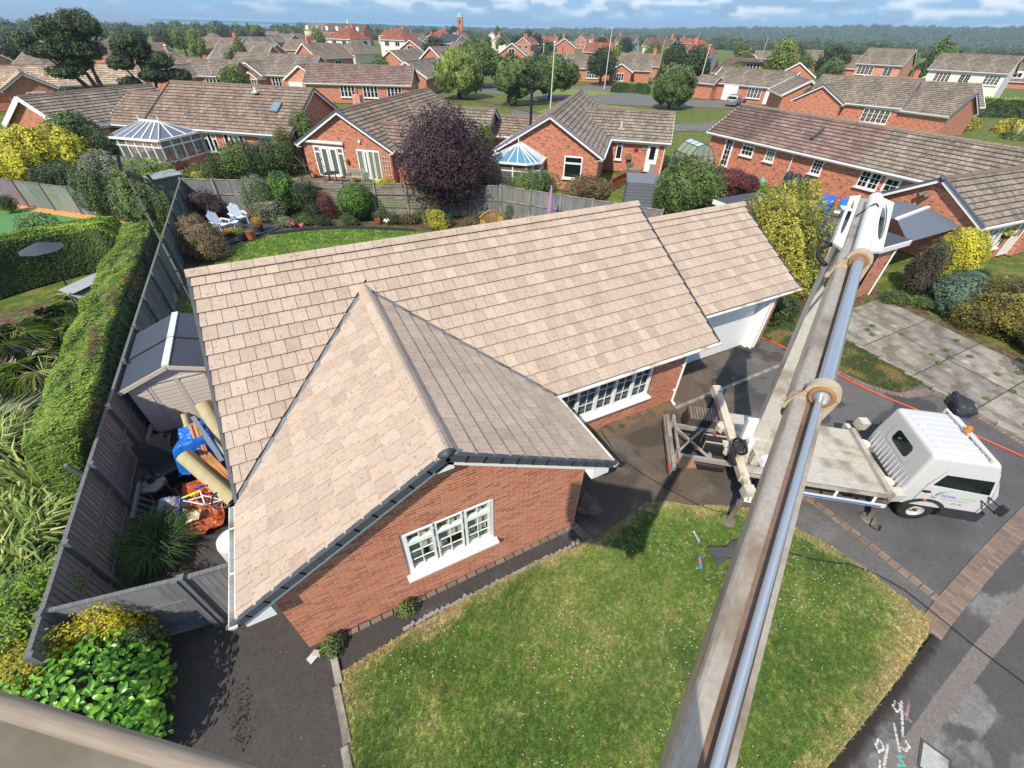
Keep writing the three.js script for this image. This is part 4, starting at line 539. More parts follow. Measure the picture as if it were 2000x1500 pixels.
{ // child's mountain bike lying on the sheet
const t=thing('bicycle','white, blue and yellow child mountain bike lying on the brown sheet','bicycle',[-1.38,0.36,2.52],0.1),bl=plain('bikeBlue',28,40,170,0.35),wh=plain('bikeWhite',220,224,228,0.3),ye=plain('bikeYellow',206,226,40,0.35),tilt=new THREE.Group();
const P=(x,y,z=0)=>V(x,y*0.62 + z,-y*0.72); // the bike leans hard over, y is its own height
const wheel=(x,y)=>{ const w=part('wheel',(()=>{ const m=new MB(); const g=new THREE.TorusGeometry(0.215,0.024,8,36); const mm=new THREE.Matrix4().makeBasis(V(1,0,0),V(0,0.62,-0.72).normalize(),V(0,0.72,0.62).normalize()); mm.setPosition(P(x,y)); m.add(g,mm); return m.geo(); })(),mt.rubber,t); const r=new MB(),mm=new THREE.Matrix4().makeBasis(V(1,0,0),V(0,0.62,-0.72).normalize(),V(0,0.72,0.62).normalize()); mm.setPosition(P(x,y)); r.add(new THREE.TorusGeometry(0.19,0.009,6,32),mm); r.m=mm; r.cyl(V(0,0,-0.035),V(0,0,0.035),0.02); r.m=null; part('rim',r.geo(),mt.steel,w); const s=new MB(); s.m=mm; for (let i=0; i < 16; i++) { const a=i/16*6.283; s.bar(V(0,0,(i % 2 - 0.5)*0.04),V(Math.cos(a)*0.19,Math.sin(a)*0.19,0),0.003); } part('spokes',s.geo(),mt.steel,w); };
wheel(-0.43,0.0); wheel(0.45,0.0);
const tb2=(nm,m2,segs)=>{ const m=new MB(); for (const [a,b,r] of segs) m.cyl(P(...a),P(...b),r,r,8); m.build(nm,m2,t); };
tb2('main_frame',bl,[[[-0.3,0.42],[-0.18,0.3],0.026],[[-0.3,0.42],[-0.33,0.34],0.03]]); tb2('top_tube',ye,[[[-0.28,0.4],[0.1,0.42],0.024],[[-0.1,0.38],[0.1,0.42],0.02]]); tb2('rear_frame',wh,[[[-0.26,0.34],[0.1,0.04],0.02],[[0.1,0.04],[0.45,0],0.014],[[0.1,0.3],[0.45,0],0.014],[[0.1,0.04],[0.1,0.44],0.018],[[-0.2,0.3],[0.12,0.26],0.016]]); tb2('fork',bl,[[[-0.33,0.36],[-0.43,0.0,0.04],0.018],[[-0.33,0.36],[-0.43,0.0,-0.04],0.018]]); tb2('handlebar',mt.black,[[[-0.29,0.5,0.25],[-0.29,0.5,-0.22],0.014],[[-0.29,0.5],[-0.31,0.4],0.016]]); tb2('crank',mt.steel,[[[0.1,0.04,0.05],[0.2,-0.08,0.06],0.012],[[0.1,0.04,-0.05],[0.0,0.16,-0.06],0.012],[[0.1,0.04,-0.03],[0.1,0.04,0.03],0.06]]); { const m=new MB(),c=P(0.1,0.5); m.m=new THREE.Matrix4().makeBasis(V(1,0,0),V(0,0.62,-0.72).normalize(),V(0,0.72,0.62).normalize()).setPosition(c); m.sph(0.02,0,0,0.13,0.025,0.05); m.build('saddle',bl,t); }
}
{ const t=thing('armchair','black leather armchair standing by the left fence','armchair',[-2.25,0,0.72],0.35); const L=plain('leather',34,35,40,0.35); const b=new MB(); b.m=xf(0,0.75,-0.22,0,-0.35); b.box(0,0,0,0.66,0.7,0.16); b.build('backrest',L,t); const s=new MB(); s.box(0,0.38,0.12,0.56,0.16,0.6); s.build('seat',L,t); for (const x of [-0.36,0.36]) { const m=new MB(); m.box(x,0.42,0.1,0.14,0.4,0.72); m.build('arm',L,t); } const bs=new MB(); bs.box(0,0.14,0.08,0.7,0.26,0.66); bs.build('base',mt.black,t); }
{ const t=thing('footstool','grey topped footstool with turned wooden legs, upturned by the black armchair','stool',[-2.42,0,1.3],0.3); const m=new MB(); m.add(new THREE.CylinderGeometry(0.3,0.3,0.06,6),xf(0,0.42,0)); m.build('top',plain('stooltop',112,116,126,0.5),t); for (let i=0; i < 4; i++) { const a=i*1.571 + 0.6,l=new MB(),x=Math.cos(a)*0.27,z=Math.sin(a)*0.25; l.cyl(V(x,0,z),V(x,0.4,z),0.025,0.035,8); l.sph(x,0.45,z,0.042); l.build('leg',plain('turned',126,82,48,0.5),t); } const u=new MB(); u.cyl(V(0,0,0),V(0,0.36,0),0.24,0.27,10); u.build('base',mt.black,t); }
for (const [k,z0,z1,lb] of [[0,-0.9,0.55,'grey slatted planter cradle leaning on the fence beside the shed'],[1,1.25,2.35,'shorter grey slatted planter cradle by the grass clump']]) { const t=thing('slatted_cradle',lb,'planter',[-2.74,0,0]); const m=new MB(); m.bar(V(0.1,0.55,z0),V(0.1,0.55,z1),0.06,0.09); m.build('top_rail',mt.timber,t); const r2=new MB(); r2.bar(V(0.34,0.1,z0),V(0.34,0.1,z1),0.06,0.05); r2.build('bottom_rail',mt.timber,t); for (let i=0; i < 6; i++) { const s=new MB(),z=mix(z0,z1,(i + 0.5)/6); s.bar(V(0.1,0.55,z),V(0.36,0.08,z),0.05,0.02,V(0,0,1)); s.build('slat',mt.timber,t); } }
{ const t=thing('white_barrel','white plastic water barrel half hidden under the left gutter','barrel',[-0.6,0,4.05]); const m=new MB(); m.add(new THREE.LatheGeometry([[0,0],[0.27,0],[0.3,0.1],[0.3,0.7],[0.27,0.82],[0.12,0.9],[0.1,0.95],[0,0.95]].map(([x,y])=>new THREE.Vector2(x,y)),20)); m.build('body',plain('barrel',220,224,230,0.4),t); const c=new MB(); c.cyl(V(0,0.95,0),V(0,0.99,0),0.09,0.09,14); c.build('cap',mt.white,t); }
{ const m=new MB(); m.box(0.5,0.04,6.78,0.19,0.09,0.13,0.5,0.2,0.15); m.box(0.56,0.05,6.75,0.1,0.1,0.14,1.2,0.3); tag(m.build('stone',plain('stone',190,188,182,0.9)),'pale stone by the gable corner of the bungalow','stone'); }
}
// grass-like clump, weeds and flowers near the house
function bladeClump(name,label,cat,pos,n,h,spread,pal,seed,w=0.012,o={}) {
const t=thing(name,label,cat,pos,0,o.group),r=rng(seed),m=new MB();
for (let i=0; i < n; i++) { const a=r()*6.283,rad=Math.sqrt(r())*spread*0.45,x=Math.cos(a)*rad,z=Math.sin(a)*rad*(o.sz ?? 1),b=a + (r() - 0.5)*1.4,L=h*(0.6 + 0.6*r()),out=spread*(0.25 + 0.75*r())*(o.lean ?? 1),c=pal[Math.floor(r()*pal.length)],g=0.7 + 0.5*r(); m.col=[s2l(c[0])*g,s2l(c[1])*g,s2l(c[2])*g];
const dx=Math.cos(b),dz=Math.sin(b),ww=w*(0.7 + 0.6*r()),arch=o.arch ?? 0.55; const K=[0,0.35,0.7,1],C=K.map((k)=>V(x + dx*out*k*k*0.9 + dx*out*k*0.2,Math.max(0.02,L*(k - arch*k*k*k)),z + (dz*out*k*k*0.9 + dz*out*k*0.2)));
for (let q=0; q < 3; q++) { const w0=ww*(1 - K[q]*0.75),w1=ww*(1 - K[q + 1]*0.95); m.quad(C[q].clone().add(V(-dz*w0,0,dx*w0)),C[q].clone().add(V(dz*w0,0,-dx*w0)),C[q + 1].clone().add(V(dz*w1,0,-dx*w1)),C[q + 1].clone().add(V(-dz*w1,0,dx*w1))); } }
m.build('blades',mt.leaf,t); return t;
}
bladeClump('grass_clump','large arching green grass clump in the side yard by the fence','plant',[-2.25,0,3.0],900,1.0,0.75,[[44,84,30],[58,100,38],[76,116,46],[36,70,28]],901,0.014,{ sz: 1.3 });
bush('heather_plant','dark pinkish low shrub at the foot of the grass clump','shrub',[-1.75,0,4.2],[[0,0.15,0,0.4,0.25,0.35]],500,0.06,[[60,52,30],[88,52,46],[54,72,30],[124,50,62]],903);
bush('weed','leafy weed growing at the foot of the gable wall under the window','weed',[2.3,0,6.75],[[0,0.14,0,0.22,0.18,0.16]],260,0.05,PAL.mid,905,{ stem: 0.01 });
bush('weed','bigger leafy weed at the left corner of the gable wall','weed',[0.85,0,6.8],[[0,0.14,0,0.2,0.2,0.2],[0.15,0.1,-0.1,0.12,0.12,0.12]],330,0.055,PAL.mid,907,{ stem: 0.01 });
{ const t=thing('flower_planter','triangular stone planter of pink heather at the right corner of the gable','planter',[7.0,0,6.35],0.2); const m=new MB(); m.add(new THREE.CylinderGeometry(0.36,0.3,0.2,3),xf(0,0.1,0,0.4)); m.build('stone_trough',mt.concrete,t); part('heather',leafGeo([[0,0.22,0,0.3,0.16,0.34]],700,0.03,[[110,96,84],[140,108,118],[120,124,84],[158,118,140]],909),mt.leaf,t); bush('small_flowers','small purple flowers growing against the right corner of the gable','flowers',[6.72,0,5.7],[[0,0.2,0,0.2,0.22,0.3]],360,0.035,[[60,90,40],[120,90,140],[170,140,180],[70,100,50]],911,{ stem: 0.01 }); }
// ---------- truck mounted lift ----------
{
const t=thing('lift_truck','white truck mounted boom lift on outriggers, boom raised beside the bungalow','lift truck',[14.014,0,8.99],-0.657);
const paint=plain('paint',198,200,203,0.3,{ physical: true,clearcoat: 0.5,clearcoatRoughness: 0.1 }),dark=plain('plastic',44,48,54,0.7),glassD=plain('cabglass',22,30,30,0.05),deckM=M('deck',{ map: T.dirty,col: [206,202,194],roughness: 0.6,metalness: 0.25,bumpMap: T.cheq,bumpScale: 0.003 }),dirtyM=plain('chassis',76,70,64,0.9,{ map: T.dirty }),beam=plain('beam',214,206,190,0.6,{ map: T.dirty });
const P=(n,f,m=mt.lift,p=t)=>{ const b=new MB(); f(b); return b.build(n,m,p); };
// local frame: x forward, z to the near side
const Wc=1.8;
// cab shell as a loft of rounded rectangles up its height: [y, x0, x1, half width]
{
const rings=[[0.62,0.02,1.86,0.9],[0.8,0,1.9,0.9],[1.15,0.0,1.88,0.9],[1.3,0.0,1.84,0.9],[1.75,0.02,1.6,0.862],[2.08,0.04,1.42,0.835],[2.13,0.055,1.39,0.82],[2.16,0.085,1.36,0.79],[2.172,0.14,1.3,0.73],[2.178,0.4,1.0,0.4]];
const ring=([y,x0,x1,w])=>{ const o=[],rc=Math.min(0.085,w*0.3),cx=[x1 - rc,x0 + rc,x0 + rc,x1 - rc],cz=[w - rc,w - rc,-w + rc,-w + rc]; for (let q=0; q < 4; q++) for (let i=0; i <= 5; i++) { const a=(q + i/5)*Math.PI/2; o.push(V(cx[q] + Math.cos(a)*rc,y,cz[q] + Math.sin(a)*rc)); } return o; };
const R=rings.map(ring),pos=[],idx=[],n=R[0].length; R.flat().forEach((p)=>pos.push(p.x,p.y,p.z)); for (let j=0; j < R.length - 1; j++) for (let i=0; i < n; i++) { const a=j*n + i,b=j*n + (i + 1) % n; idx.push(a,a + n,b,b,a + n,b + n); } const c=pos.length/3; pos.push(0.7,2.192,0); for (let i=0; i < n; i++) idx.push((R.length - 1)*n + i,c,(R.length - 1)*n + (i + 1) % n);
const g=new THREE.BufferGeometry(); g.setAttribute('position',new THREE.Float32BufferAttribute(pos,3)); g.setIndex(idx); g.computeVertexNormals(); g.setAttribute('uv',new THREE.Float32BufferAttribute(new Array(pos.length/3*2).fill(0),2));
const cab=part('cab',g,paint,t);
// pressed ribs on the back panel and the roof
P('back_panel_ribs',(b)=>{ for (let i=0; i < 12; i++) { const z=-0.72 + i*0.131; b.cyl(V(0.0,0.92,z),V(0.015,1.36,z),0.024,0.024,8); } },paint,cab);
P('roof_ribs',(b)=>{ for (let i=0; i < 7; i++) { const z=-0.54 + i*0.18; b.cyl(V(0.2,2.172,z),V(1.22,2.172,z),0.026,0.022,8); } },paint,cab);
const rrect=(w,h,rad,N=6)=>{ const o=[]; for (let q=0; q < 4; q++) for (let i=0; i <= N; i++) { const a=(q + i/N)*Math.PI/2,sx=q === 0 || q === 3 ? 1 : -1,sy=q < 2 ? 1 : -1; o.push([sx*(w/2 - rad) + Math.cos(a)*rad,sy*(h/2 - rad) + Math.sin(a)*rad]); } return o; };
P('window_moulding',(b)=>{ b.poly(rrect(1.02,0.5,0.1).map(([z,y])=>V(0.028 + (y)*0.06 - 0.02,1.7 + y,z*0.9))); },paint,cab);
P('rear_window',(b)=>{ b.poly(rrect(0.66,0.34,0.1).map(([z,y])=>V(0.005 + y*0.07,1.72 + y,z + 0.02))); },glassD,cab);
P('air_freshener',(b)=>{ b.poly([V(0.003,1.78,0.0),V(0.0,1.68,-0.12),V(0.001,1.73,-0.06)]); b.poly([V(0.003,1.78,-0.05),V(0.0,1.7,-0.16),V(0.001,1.76,-0.14)]); },plain('leafy',120,190,40,0.6),cab);
for (const s of [-1,1]) { const z=(y)=>s*(0.905 - Math.max(0,y - 1.3)*0.107);
P('side_window',(b)=>{ const f=[[0.44,1.36],[1.62,1.30],[1.44,1.9],[0.62,1.93]].map(([x,y])=>V(x,y,z(y) + s*0.004)); b.poly(s > 0 ? f : f.reverse()); },glassD,cab);
P('window_seal',(b)=>{ const f=[[0.40,1.33],[1.67,1.27],[1.475,1.93],[0.6,1.96]].map(([x,y])=>V(x,y,z(y) + s*0.001)); b.poly(s > 0 ? f : f.reverse()); },plain('seal',205,208,210,0.5),cab);
P('door_seam',(b)=>{ const q=[[0.34,0.75],[0.34,1.35],[0.56,2.0],[1.5,1.97],[1.72,1.2],[1.74,0.62]]; for (let i=0; i < 5; i++) b.bar(V(q[i][0],q[i][1],z(q[i][1]) + s*0.001),V(q[i + 1][0],q[i + 1][1],z(q[i + 1][1]) + s*0.001),0.014,0.006); },plain('seam',96,100,104,0.6),cab);
P('door_handle',(b)=>{ b.sph(0.45,1.12,s*0.905,0.1,0.045,0.012); },mt.black,cab);
P('wheel_arch',(b)=>{ for (let i=0; i < 10; i++) { const a0=i/10*Math.PI*0.8 + 0.1,a1=(i + 1)/10*Math.PI*0.8 + 0.1,Q=(a,r,z2)=>V(0.66 + Math.cos(a)*r,0.36 + Math.sin(a)*r,z2); b.quad(Q(a0,0.45,s*0.93),Q(a0,0.53,s*0.93),Q(a1,0.53,s*0.93),Q(a1,0.45,s*0.93)); b.quad(Q(a0,0.53,s*0.93),Q(a0,0.53,s*0.6),Q(a1,0.53,s*0.6),Q(a1,0.53,s*0.93)); b.quad(Q(a0,0.45,s*0.93),Q(a0,0.45,s*0.6),Q(a1,0.45,s*0.6),Q(a1,0.45,s*0.93)); } b.box(1.4,0.52,s*0.82,0.7,0.3,0.2); },dark,cab);
P('indicator',(b)=>{ b.sph(0.55,0.86,s*0.93,0.05,0.03,0.015); },plain('amber',216,116,30,0.3),cab);
P('mirror',(b)=>{ b.bar(V(1.62,1.25,s*0.88),V(1.78,1.2,s*1.14),0.025); b.bar(V(1.58,1.1,s*0.9),V(1.78,1.0,s*1.14),0.025); b.bar(V(1.78,0.98,s*1.14),V(1.78,1.24,s*1.14),0.025); b.box(1.79,1.16,s*1.18,0.07,0.26,0.15,0.3*s); },dark,cab);
}
P('windscreen',(b)=>{ b.quad(V(1.835,1.3,0.78),V(1.835,1.3,-0.78),V(1.47,1.98,-0.7),V(1.47,1.98,0.7)); },glassD,cab);
P('bumper',(b)=>{ b.box(1.86,0.5,0,0.2,0.32,1.82); },dark,cab);
P('roof_bar',(b)=>{ b.bar(V(1.1,2.25,-0.86),V(1.16,2.25,0.8),0.05,0.03); for (const z of [-0.84,0,0.78]) b.box(1.12 + z*0.03,2.2,z,0.05,0.1,0.04); },plain('bar',216,208,200,0.4),cab);
P('beacon',(b)=>{ b.cyl(V(1.12,2.25,-0.1),V(1.12,2.28,-0.1),0.07,0.07,14); b.cyl(V(1.12,2.28,-0.1),V(1.12,2.38,-0.1),0.068,0.055,14); },plain('beaconm',208,118,32,0.25),cab);
P('aerial_base',(b)=>{ b.sph(1.18,2.2,0.05,0.035,0.02,0.03); },mt.black,cab);
// the door's lettering, in its own thin skin just proud of the paint
const cv=document.createElement('canvas'); cv.width=1024; cv.height=512; const x=cv.getContext('2d'); x.fillStyle='#c6c8cb'; x.fillRect(0,0,1024,512);
const sw=(pts,col)=>{ x.fillStyle=col; x.beginPath(); x.moveTo(pts[0],pts[1]); x.quadraticCurveTo(pts[2],pts[3],pts[4],pts[5]); x.quadraticCurveTo(pts[6],pts[7],pts[0],pts[1]); x.fill(); };
sw([190,240,130,120,300,30,200,130],'#1f5fb4'); sw([215,250,180,130,400,20,250,140],'#7cc242'); sw([60,160,130,260,230,262,110,215],'#2f9fd8'); sw([100,255,160,310,250,275,170,262],'#1c4f9c');
x.fillStyle='#1d4fa0'; x.font='bold 96px sans-serif'; x.fillText('TOTAL',270,225); x.fillStyle='#7cc242'; x.fillText('CLEAN',610,225); x.fillStyle='#8aa4c4'; x.fillRect(300,250,420,8); x.fillRect(330,280,480,20); x.fillStyle='#9fc7a0'; x.fillRect(740,250,170,8);
x.fillStyle='#22306e'; x.font='bold italic 84px sans-serif'; x.fillText('F',560,420); x.fillStyle='#d0473a'; x.font='bold 70px sans-serif'; x.fillText('B',625,416); x.fillStyle='#4a5a86'; x.fillRect(690,372,60,18); x.fillStyle='#d05a4a'; x.fillRect(690,398,90,18);
const dt=new THREE.CanvasTexture(cv); dt.colorSpace=THREE.SRGBColorSpace; const g2=new THREE.PlaneGeometry(1.18,0.56); const lt=part('door_lettering',g2,M('lettering',{ map: dt,roughness: 0.3 }),cab); lt.position.set(1.06,0.98,0.9045); lt.rotation.y=0;
}
const wheel=(x,z,s)=>{ const w=new MB(); w.m=xf(x,0.36,z,0,0,0); const g=new THREE.LatheGeometry([[0.19,-0.1],[0.3,-0.1],[0.35,-0.08],[0.36,-0.03],[0.36,0.03],[0.35,0.08],[0.3,0.1],[0.19,0.1]].map(([a,b])=>new THREE.Vector2(a,b)),30); g.rotateX(Math.PI/2); w.add(g); const o=w.build('wheel',mt.rubber,t); const r=new MB(); r.m=xf(x,0.36,z); const rg=new THREE.LatheGeometry([[0,0.03],[0.06,0.05],[0.07,0.02],[0.12,-0.01],[0.15,0.02],[0.18,0.07],[0.2,0.08]].map(([a,b])=>new THREE.Vector2(a,b*s)),24); rg.rotateX(Math.PI/2); r.add(rg); r.build('rim',plain('rim',196,196,194,0.45,{ map: T.dirty }),o); const h=new MB(); h.m=r.m; h.cyl(V(0,0,0.02*s),V(0,0,0.09*s),0.05,0.04,12); for (let i=0; i < 6; i++) { const a=i*1.047; h.sph(Math.cos(a)*0.1,Math.sin(a)*0.1,0.02*s,0.014); } h.build('hub',dirtyM,o); };
for (const s of [-1,1]) { wheel(0.66,s*0.78,s); wheel(-2.62,s*0.78,s); wheel(-2.62,s*0.52,s); }
P('chassis_rail',(b)=>b.box(-1.7,0.62,0.4,5.0,0.16,0.08),dirtyM); P('chassis_rail',(b)=>b.box(-1.7,0.62,-0.4,5.0,0.16,0.08),dirtyM);
P('engine',(b)=>{ b.box(0.1,0.72,0,0.9,0.36,0.8); b.cyl(V(-0.25,0.78,-0.3),V(-0.25,0.78,0.3),0.1); b.tube([[-0.3,0.8,-0.5],[-0.15,0.95,-0.2],[-0.25,0.85,0.1],[-0.1,0.9,0.4]],0.03); },mt.black);
P('fluid_tank',(b)=>{ b.cyl(V(-0.18,0.78,0.62),V(-0.18,1.0,0.62),0.16,0.14,14); b.cyl(V(-0.18,0.78,-0.62),V(-0.18,1.0,-0.62),0.15,0.13,14); },plain('tank',214,212,196,0.5));
P('fuel_tank',(b)=>{ b.cyl(V(-1.9,0.55,0.62),V(-0.9,0.55,0.62),0.2,0.2,14); b.box(-0.5,0.55,0.6,0.5,0.35,0.34); },mt.black); P('reflector',(b)=>b.box(-1.55,0.84,1.03,0.16,0.05,0.02),plain('amber',216,116,30,0.3));
// chequer plate deck
P('deck_plate',(b)=>{ b.box(-1.96,0.97,0.62,3.2,0.03,0.9); b.box(-1.96,0.92,1.065,3.2,0.13,0.02); },deckM); P('deck_plate',(b)=>{ b.box(-1.96,0.972,-0.64,3.2,0.03,0.86); b.box(-1.96,0.92,-1.065,3.2,0.13,0.02); },deckM); P('deck_channel',(b)=>b.box(-1.96,0.985,-0.02,3.2,0.03,0.36),M('deckc',{ map: T.dirty,col: [206,200,188],roughness: 0.6,metalness: 0.2 }));
P('headboard',(b)=>{ b.box(-0.36,1.03,0,0.11,0.14,2.1); },plain('headb',190,186,180,0.6,{ map: T.dirty }));
P('side_guard',(b)=>{ b.box(-1.35,0.56,1.06,2.3,0.1,0.04); for (const x of [-2.3,-1.35,-0.5]) b.bar(V(x,0.56,1.05),V(x + 0.12,0.9,0.85),0.05); },plain('guard',206,210,214,0.5)); P('guard_stripe',(b)=>b.box(-1.35,0.55,1.083,2.1,0.045,0.008),plain('stripe',60,110,180,0.5,{ map: T.dirty }));
// outriggers
const jack=(x,z,x2,z2,top,num)=>{ const leg=P('outrigger_leg',(b)=>{ b.bar(V(x,top,z),V(x2,0.12,z2),0.1,0.1); b.bar(V(x,top,z).lerp(V(x2,0.12,z2),0.55),V(x2,0.08,z2),0.06,0.06); },plain('legm',110,104,96,0.6,{ map: T.dirty })); P('jack_box',(b)=>{ b.box(x,top + 0.08,z,0.24,0.26,0.24,0.2,0.1); },mt.lift,leg); P('pad',(b)=>{ b.cyl(V(x2,0.02,z2),V(x2,0.08,z2),0.2,0.15,8); b.cyl(V(x2,0.08,z2),V(x2,0.16,z2),0.06,0.05,8); },plain('padm',120,114,104,0.8,{ map: T.dirty }),leg); return leg; };
P('outrigger_beam',(b)=>{ b.bar(V(-3.72,1.06,-1.75),V(-3.62,1.0,1.3),0.2,0.2); },beam); P('outrigger_arm',(b)=>b.bar(V(-3.62,1.0,1.0),V(-3.58,0.98,1.62),0.15,0.15),beam); P('outrigger_arm',(b)=>b.bar(V(-3.71,1.05,-1.2),V(-3.74,1.06,-1.95),0.15,0.15),beam);
const j1=jack(-3.57,1.62,-3.76,1.86,0.86); jack(-3.73,-1.9,-3.6,-2.25,0.98); jack(-0.1,0.92,-0.3,1.06,0.8); jack(0.02,-1.35,0.02,-1.5,0.95);
P('yellow_sticker',(b)=>b.box(-3.53,0.98,1.735,0.16,0.08,0.008),plain('yel',226,206,40,0.5),j1);
{ const cv=document.createElement('canvas'); cv.width=128; cv.height=128; const x=cv.getContext('2d'); x.fillStyle='#d8d4c6'; x.fillRect(0,0,128,128); x.fillStyle='#1a1a1a'; x.font='bold 100px sans-serif'; x.fillText('3',36,100); const tx=new THREE.CanvasTexture(cv); tx.colorSpace=THREE.SRGBColorSpace; const o=part('number_plate',new THREE.PlaneGeometry(0.16,0.16),M('num3',{ map: tx,roughness: 0.5 }),j1); o.position.set(-3.58,0.985,1.76); o.rotation.x=-0.6; o.position.y=0.86; }
P('front_beam',(b)=>{ b.bar(V(-0.3,0.85,-1.4),V(-0.12,0.85,1.0),0.12,0.16); },beam);
P('hose_loop',(b)=>{ b.tube([[-0.25,0.12,1.1],[-0.35,0.05,1.3],[-0.2,0.04,1.38],[-0.1,0.06,1.25]],0.012); },mt.black);
// rear frame with cross bracing, boxes, seat plate
P('rear_frame',(b)=>{ b.box(-5.15,0.72,0.1,0.1,0.12,2.0); b.box(-5.05,0.95,0.1,0.06,0.06,1.6); for (const z of [-0.5,0.62]) b.box(-4.4,0.74,z,1.5,0.12,0.09); b.box(-4.2,0.74,0.06,0.08,0.1,1.1); for (const z of [-0.5,0.62]) b.box(-5.08,0.85,z,0.08,0.4,0.08); },plain('rframe',158,154,150,0.7,{ map: T.dirty }));
P('cross_brace',(b)=>{ b.bar(V(-5.05,0.8,-0.45),V(-4.25,0.8,0.58),0.05); b.bar(V(-5.05,0.8,0.58),V(-4.25,0.8,-0.45),0.05); },plain('brace',172,168,162,0.8,{ map: T.dirty }));
P('tool_box',(b)=>{ b.box(-4.28,0.86,-0.78,0.78,0.4,0.52); },dirtyM); P('tool_box_lid',(b)=>{ for (let i=0; i < 9; i++) b.box(-4.6 + i*0.08,1.075,-0.78,0.06,0.03,0.5); },plain('slatlid',128,118,112,0.8,{ map: T.dirty }));
P('hydraulic_tank',(b)=>{ b.box(-4.08,0.88,0.14,0.56,0.34,0.5); },mt.black); P('tank_cap',(b)=>b.cyl(V(-4.1,1.05,0.0),V(-4.1,1.1,0.0),0.045,0.045,12),plain('redcap',186,30,34,0.4)); P('tank_strap',(b)=>{ b.box(-4.08,0.89,0.0,0.58,0.36,0.04); b.box(-4.08,0.89,0.28,0.58,0.36,0.04); },plain('strapm',170,160,146,0.6));
P('plywood_pad',(b)=>{ b.box(-4.86,0.74,0.78,0.46,0.03,0.44,0.2); },plain('plyp',172,124,96,0.85,{ map: T.grain })); P('tail_light_bar',(b)=>{ b.box(-5.22,0.62,0.1,0.05,0.14,2.1); },plain('rframe2',144,136,130,0.8,{ map: T.dirty })); P('tail_light',(b)=>{ b.box(-5.25,0.62,0.95,0.04,0.1,0.2); },plain('tail',190,40,34,0.4)); P('bumper_bar',(b)=>{ b.box(-4.5,0.58,0.74,1.3,0.12,0.06); },mt.black);
P('control_box',(b)=>{ for (const [z,k] of [[0.2,0],[0.34,1],[0.48,2],[-0.3,3]]) b.box(-3.86,1.0 + k*0.01,z,0.14,0.16,0.1,0.3*k); b.box(-3.86,0.95,-0.5,0.16,0.2,0.2); },plain('ctrl',220,216,206,0.5,{ map: T.dirty }));
// turret and mast; the mast is upright over the turret, the boom runs level back over the lawn
const L2=(w)=>{ const d=w.clone().sub(V(14.014,0,8.99)),c=Math.cos(0.657),s=Math.sin(0.657); return V(d.x*c + d.z*s,d.y,-d.x*s + d.z*c); };
const base=L2(V(11.2,1.0,7.35)),EL=L2(V(10.85,7.0,7.08)),NR=L2(V(2.1,6.97,11.5));
P('turret',(b)=>{ b.cyl(V(base.x,0.95,base.z),V(base.x,1.16,base.z),0.36,0.34,20); b.box(base.x,1.42,base.z - 0.0,0.5,0.55,0.44); b.box(base.x - 0.1,1.3,base.z + 0.4,0.22,0.36,0.16); },mt.lift);
P('turret_light_box',(b)=>{ b.box(base.x - 0.3,1.5,base.z + 0.05,0.12,0.34,0.4); b.box(base.x + 0.05,1.36,base.z + 0.52,0.24,0.2,0.2,0.2); },plain('tl',228,230,232,0.5));
P('hydraulic_hoses',(b)=>{ const r=rng(41); for (let i=0; i < 9; i++) { const o=()=>(r() - 0.5)*0.22; b.tube([[base.x - 0.35 + o(),1.55,base.z + 0.1 + o()],[base.x - 0.55 + o(),1.4 + o(),base.z + 0.25 + o()],[base.x - 0.6 + o(),1.1,base.z + 0.45 + o()],[base.x - 0.3 + o(),1.02,base.z + 0.5 + o()]],0.022,18,6); } const g=new THREE.TorusGeometry(0.2,0.03,8,22); b.add(g,xf(base.x - 0.48,1.4,base.z + 0.2,-1.0)); },mt.black);
P('mast',(b)=>{ const a=V(base.x,1.5,base.z); const m1=a.clone().lerp(EL,0.93); b.bar(a,m1,0.34,0.42,V(1,0,0.2)); },plain('mastm',204,202,194,0.5,{ map: T.dirty })); P('mast_base_plate',(b)=>{ const a=V(base.x,1.5,base.z),e=a.clone().lerp(EL,0.12); b.bar(a.clone().add(V(-0.2,-0.1,0)),e.clone().add(V(-0.2,0,0)),0.12,0.5,V(1,0,0)); },mt.white);
{ // inner mast ram
P('mast_ram',(b)=>{ const a=V(base.x + 0.34,1.6,base.z - 0.1); b.cyl(a,a.clone().lerp(EL,0.7),0.06,0.06,10); },dirtyM); }
const d=NR.clone().sub(EL).normalize(),sd=d.clone().cross(V(0,1,0)).normalize(); // sd: to the boom's right seen from the basket end reversed
const Q=(l,s,h)=>EL.clone().addScaledVector(d,l).addScaledVector(sd,s).add(V(0,h,0)),LN=NR.distanceTo(EL);
const rightSign=-1; // the side that shows on the right of the photograph
const section=(name,l0,l1,w,h,m,top=0)=>{ const pr=[]; const rc=Math.min(w,h)*0.26; for (let q=0; q < 4; q++) for (let i=0; i <= 4; i++) { const a=(q + i/4)*Math.PI/2,sx=q === 0 || q === 3 ? 1 : -1,sy=q < 2 ? 1 : -1; pr.push([sx*(w/2 - rc) + Math.cos(a)*rc,sy*(h/2 - rc) + Math.sin(a)*rc - h/2 + top]); } const b=new MB(); for (let i=0; i < pr.length; i++) { const p=pr[i],q=pr[(i + 1) % pr.length]; b.quad(Q(l0,p[0],p[1]),Q(l1,p[0],p[1]),Q(l1,q[0],q[1]),Q(l0,q[0],q[1]),0,i*0.08); } b.poly(pr.map((p)=>Q(l0,...p))); b.poly(pr.map((p)=>Q(l1,...p))); return b.build(name,m,t); };
const boomM=plain('boom',186,178,168,0.38,{ map: T.dirty,metalness: 0.25 });
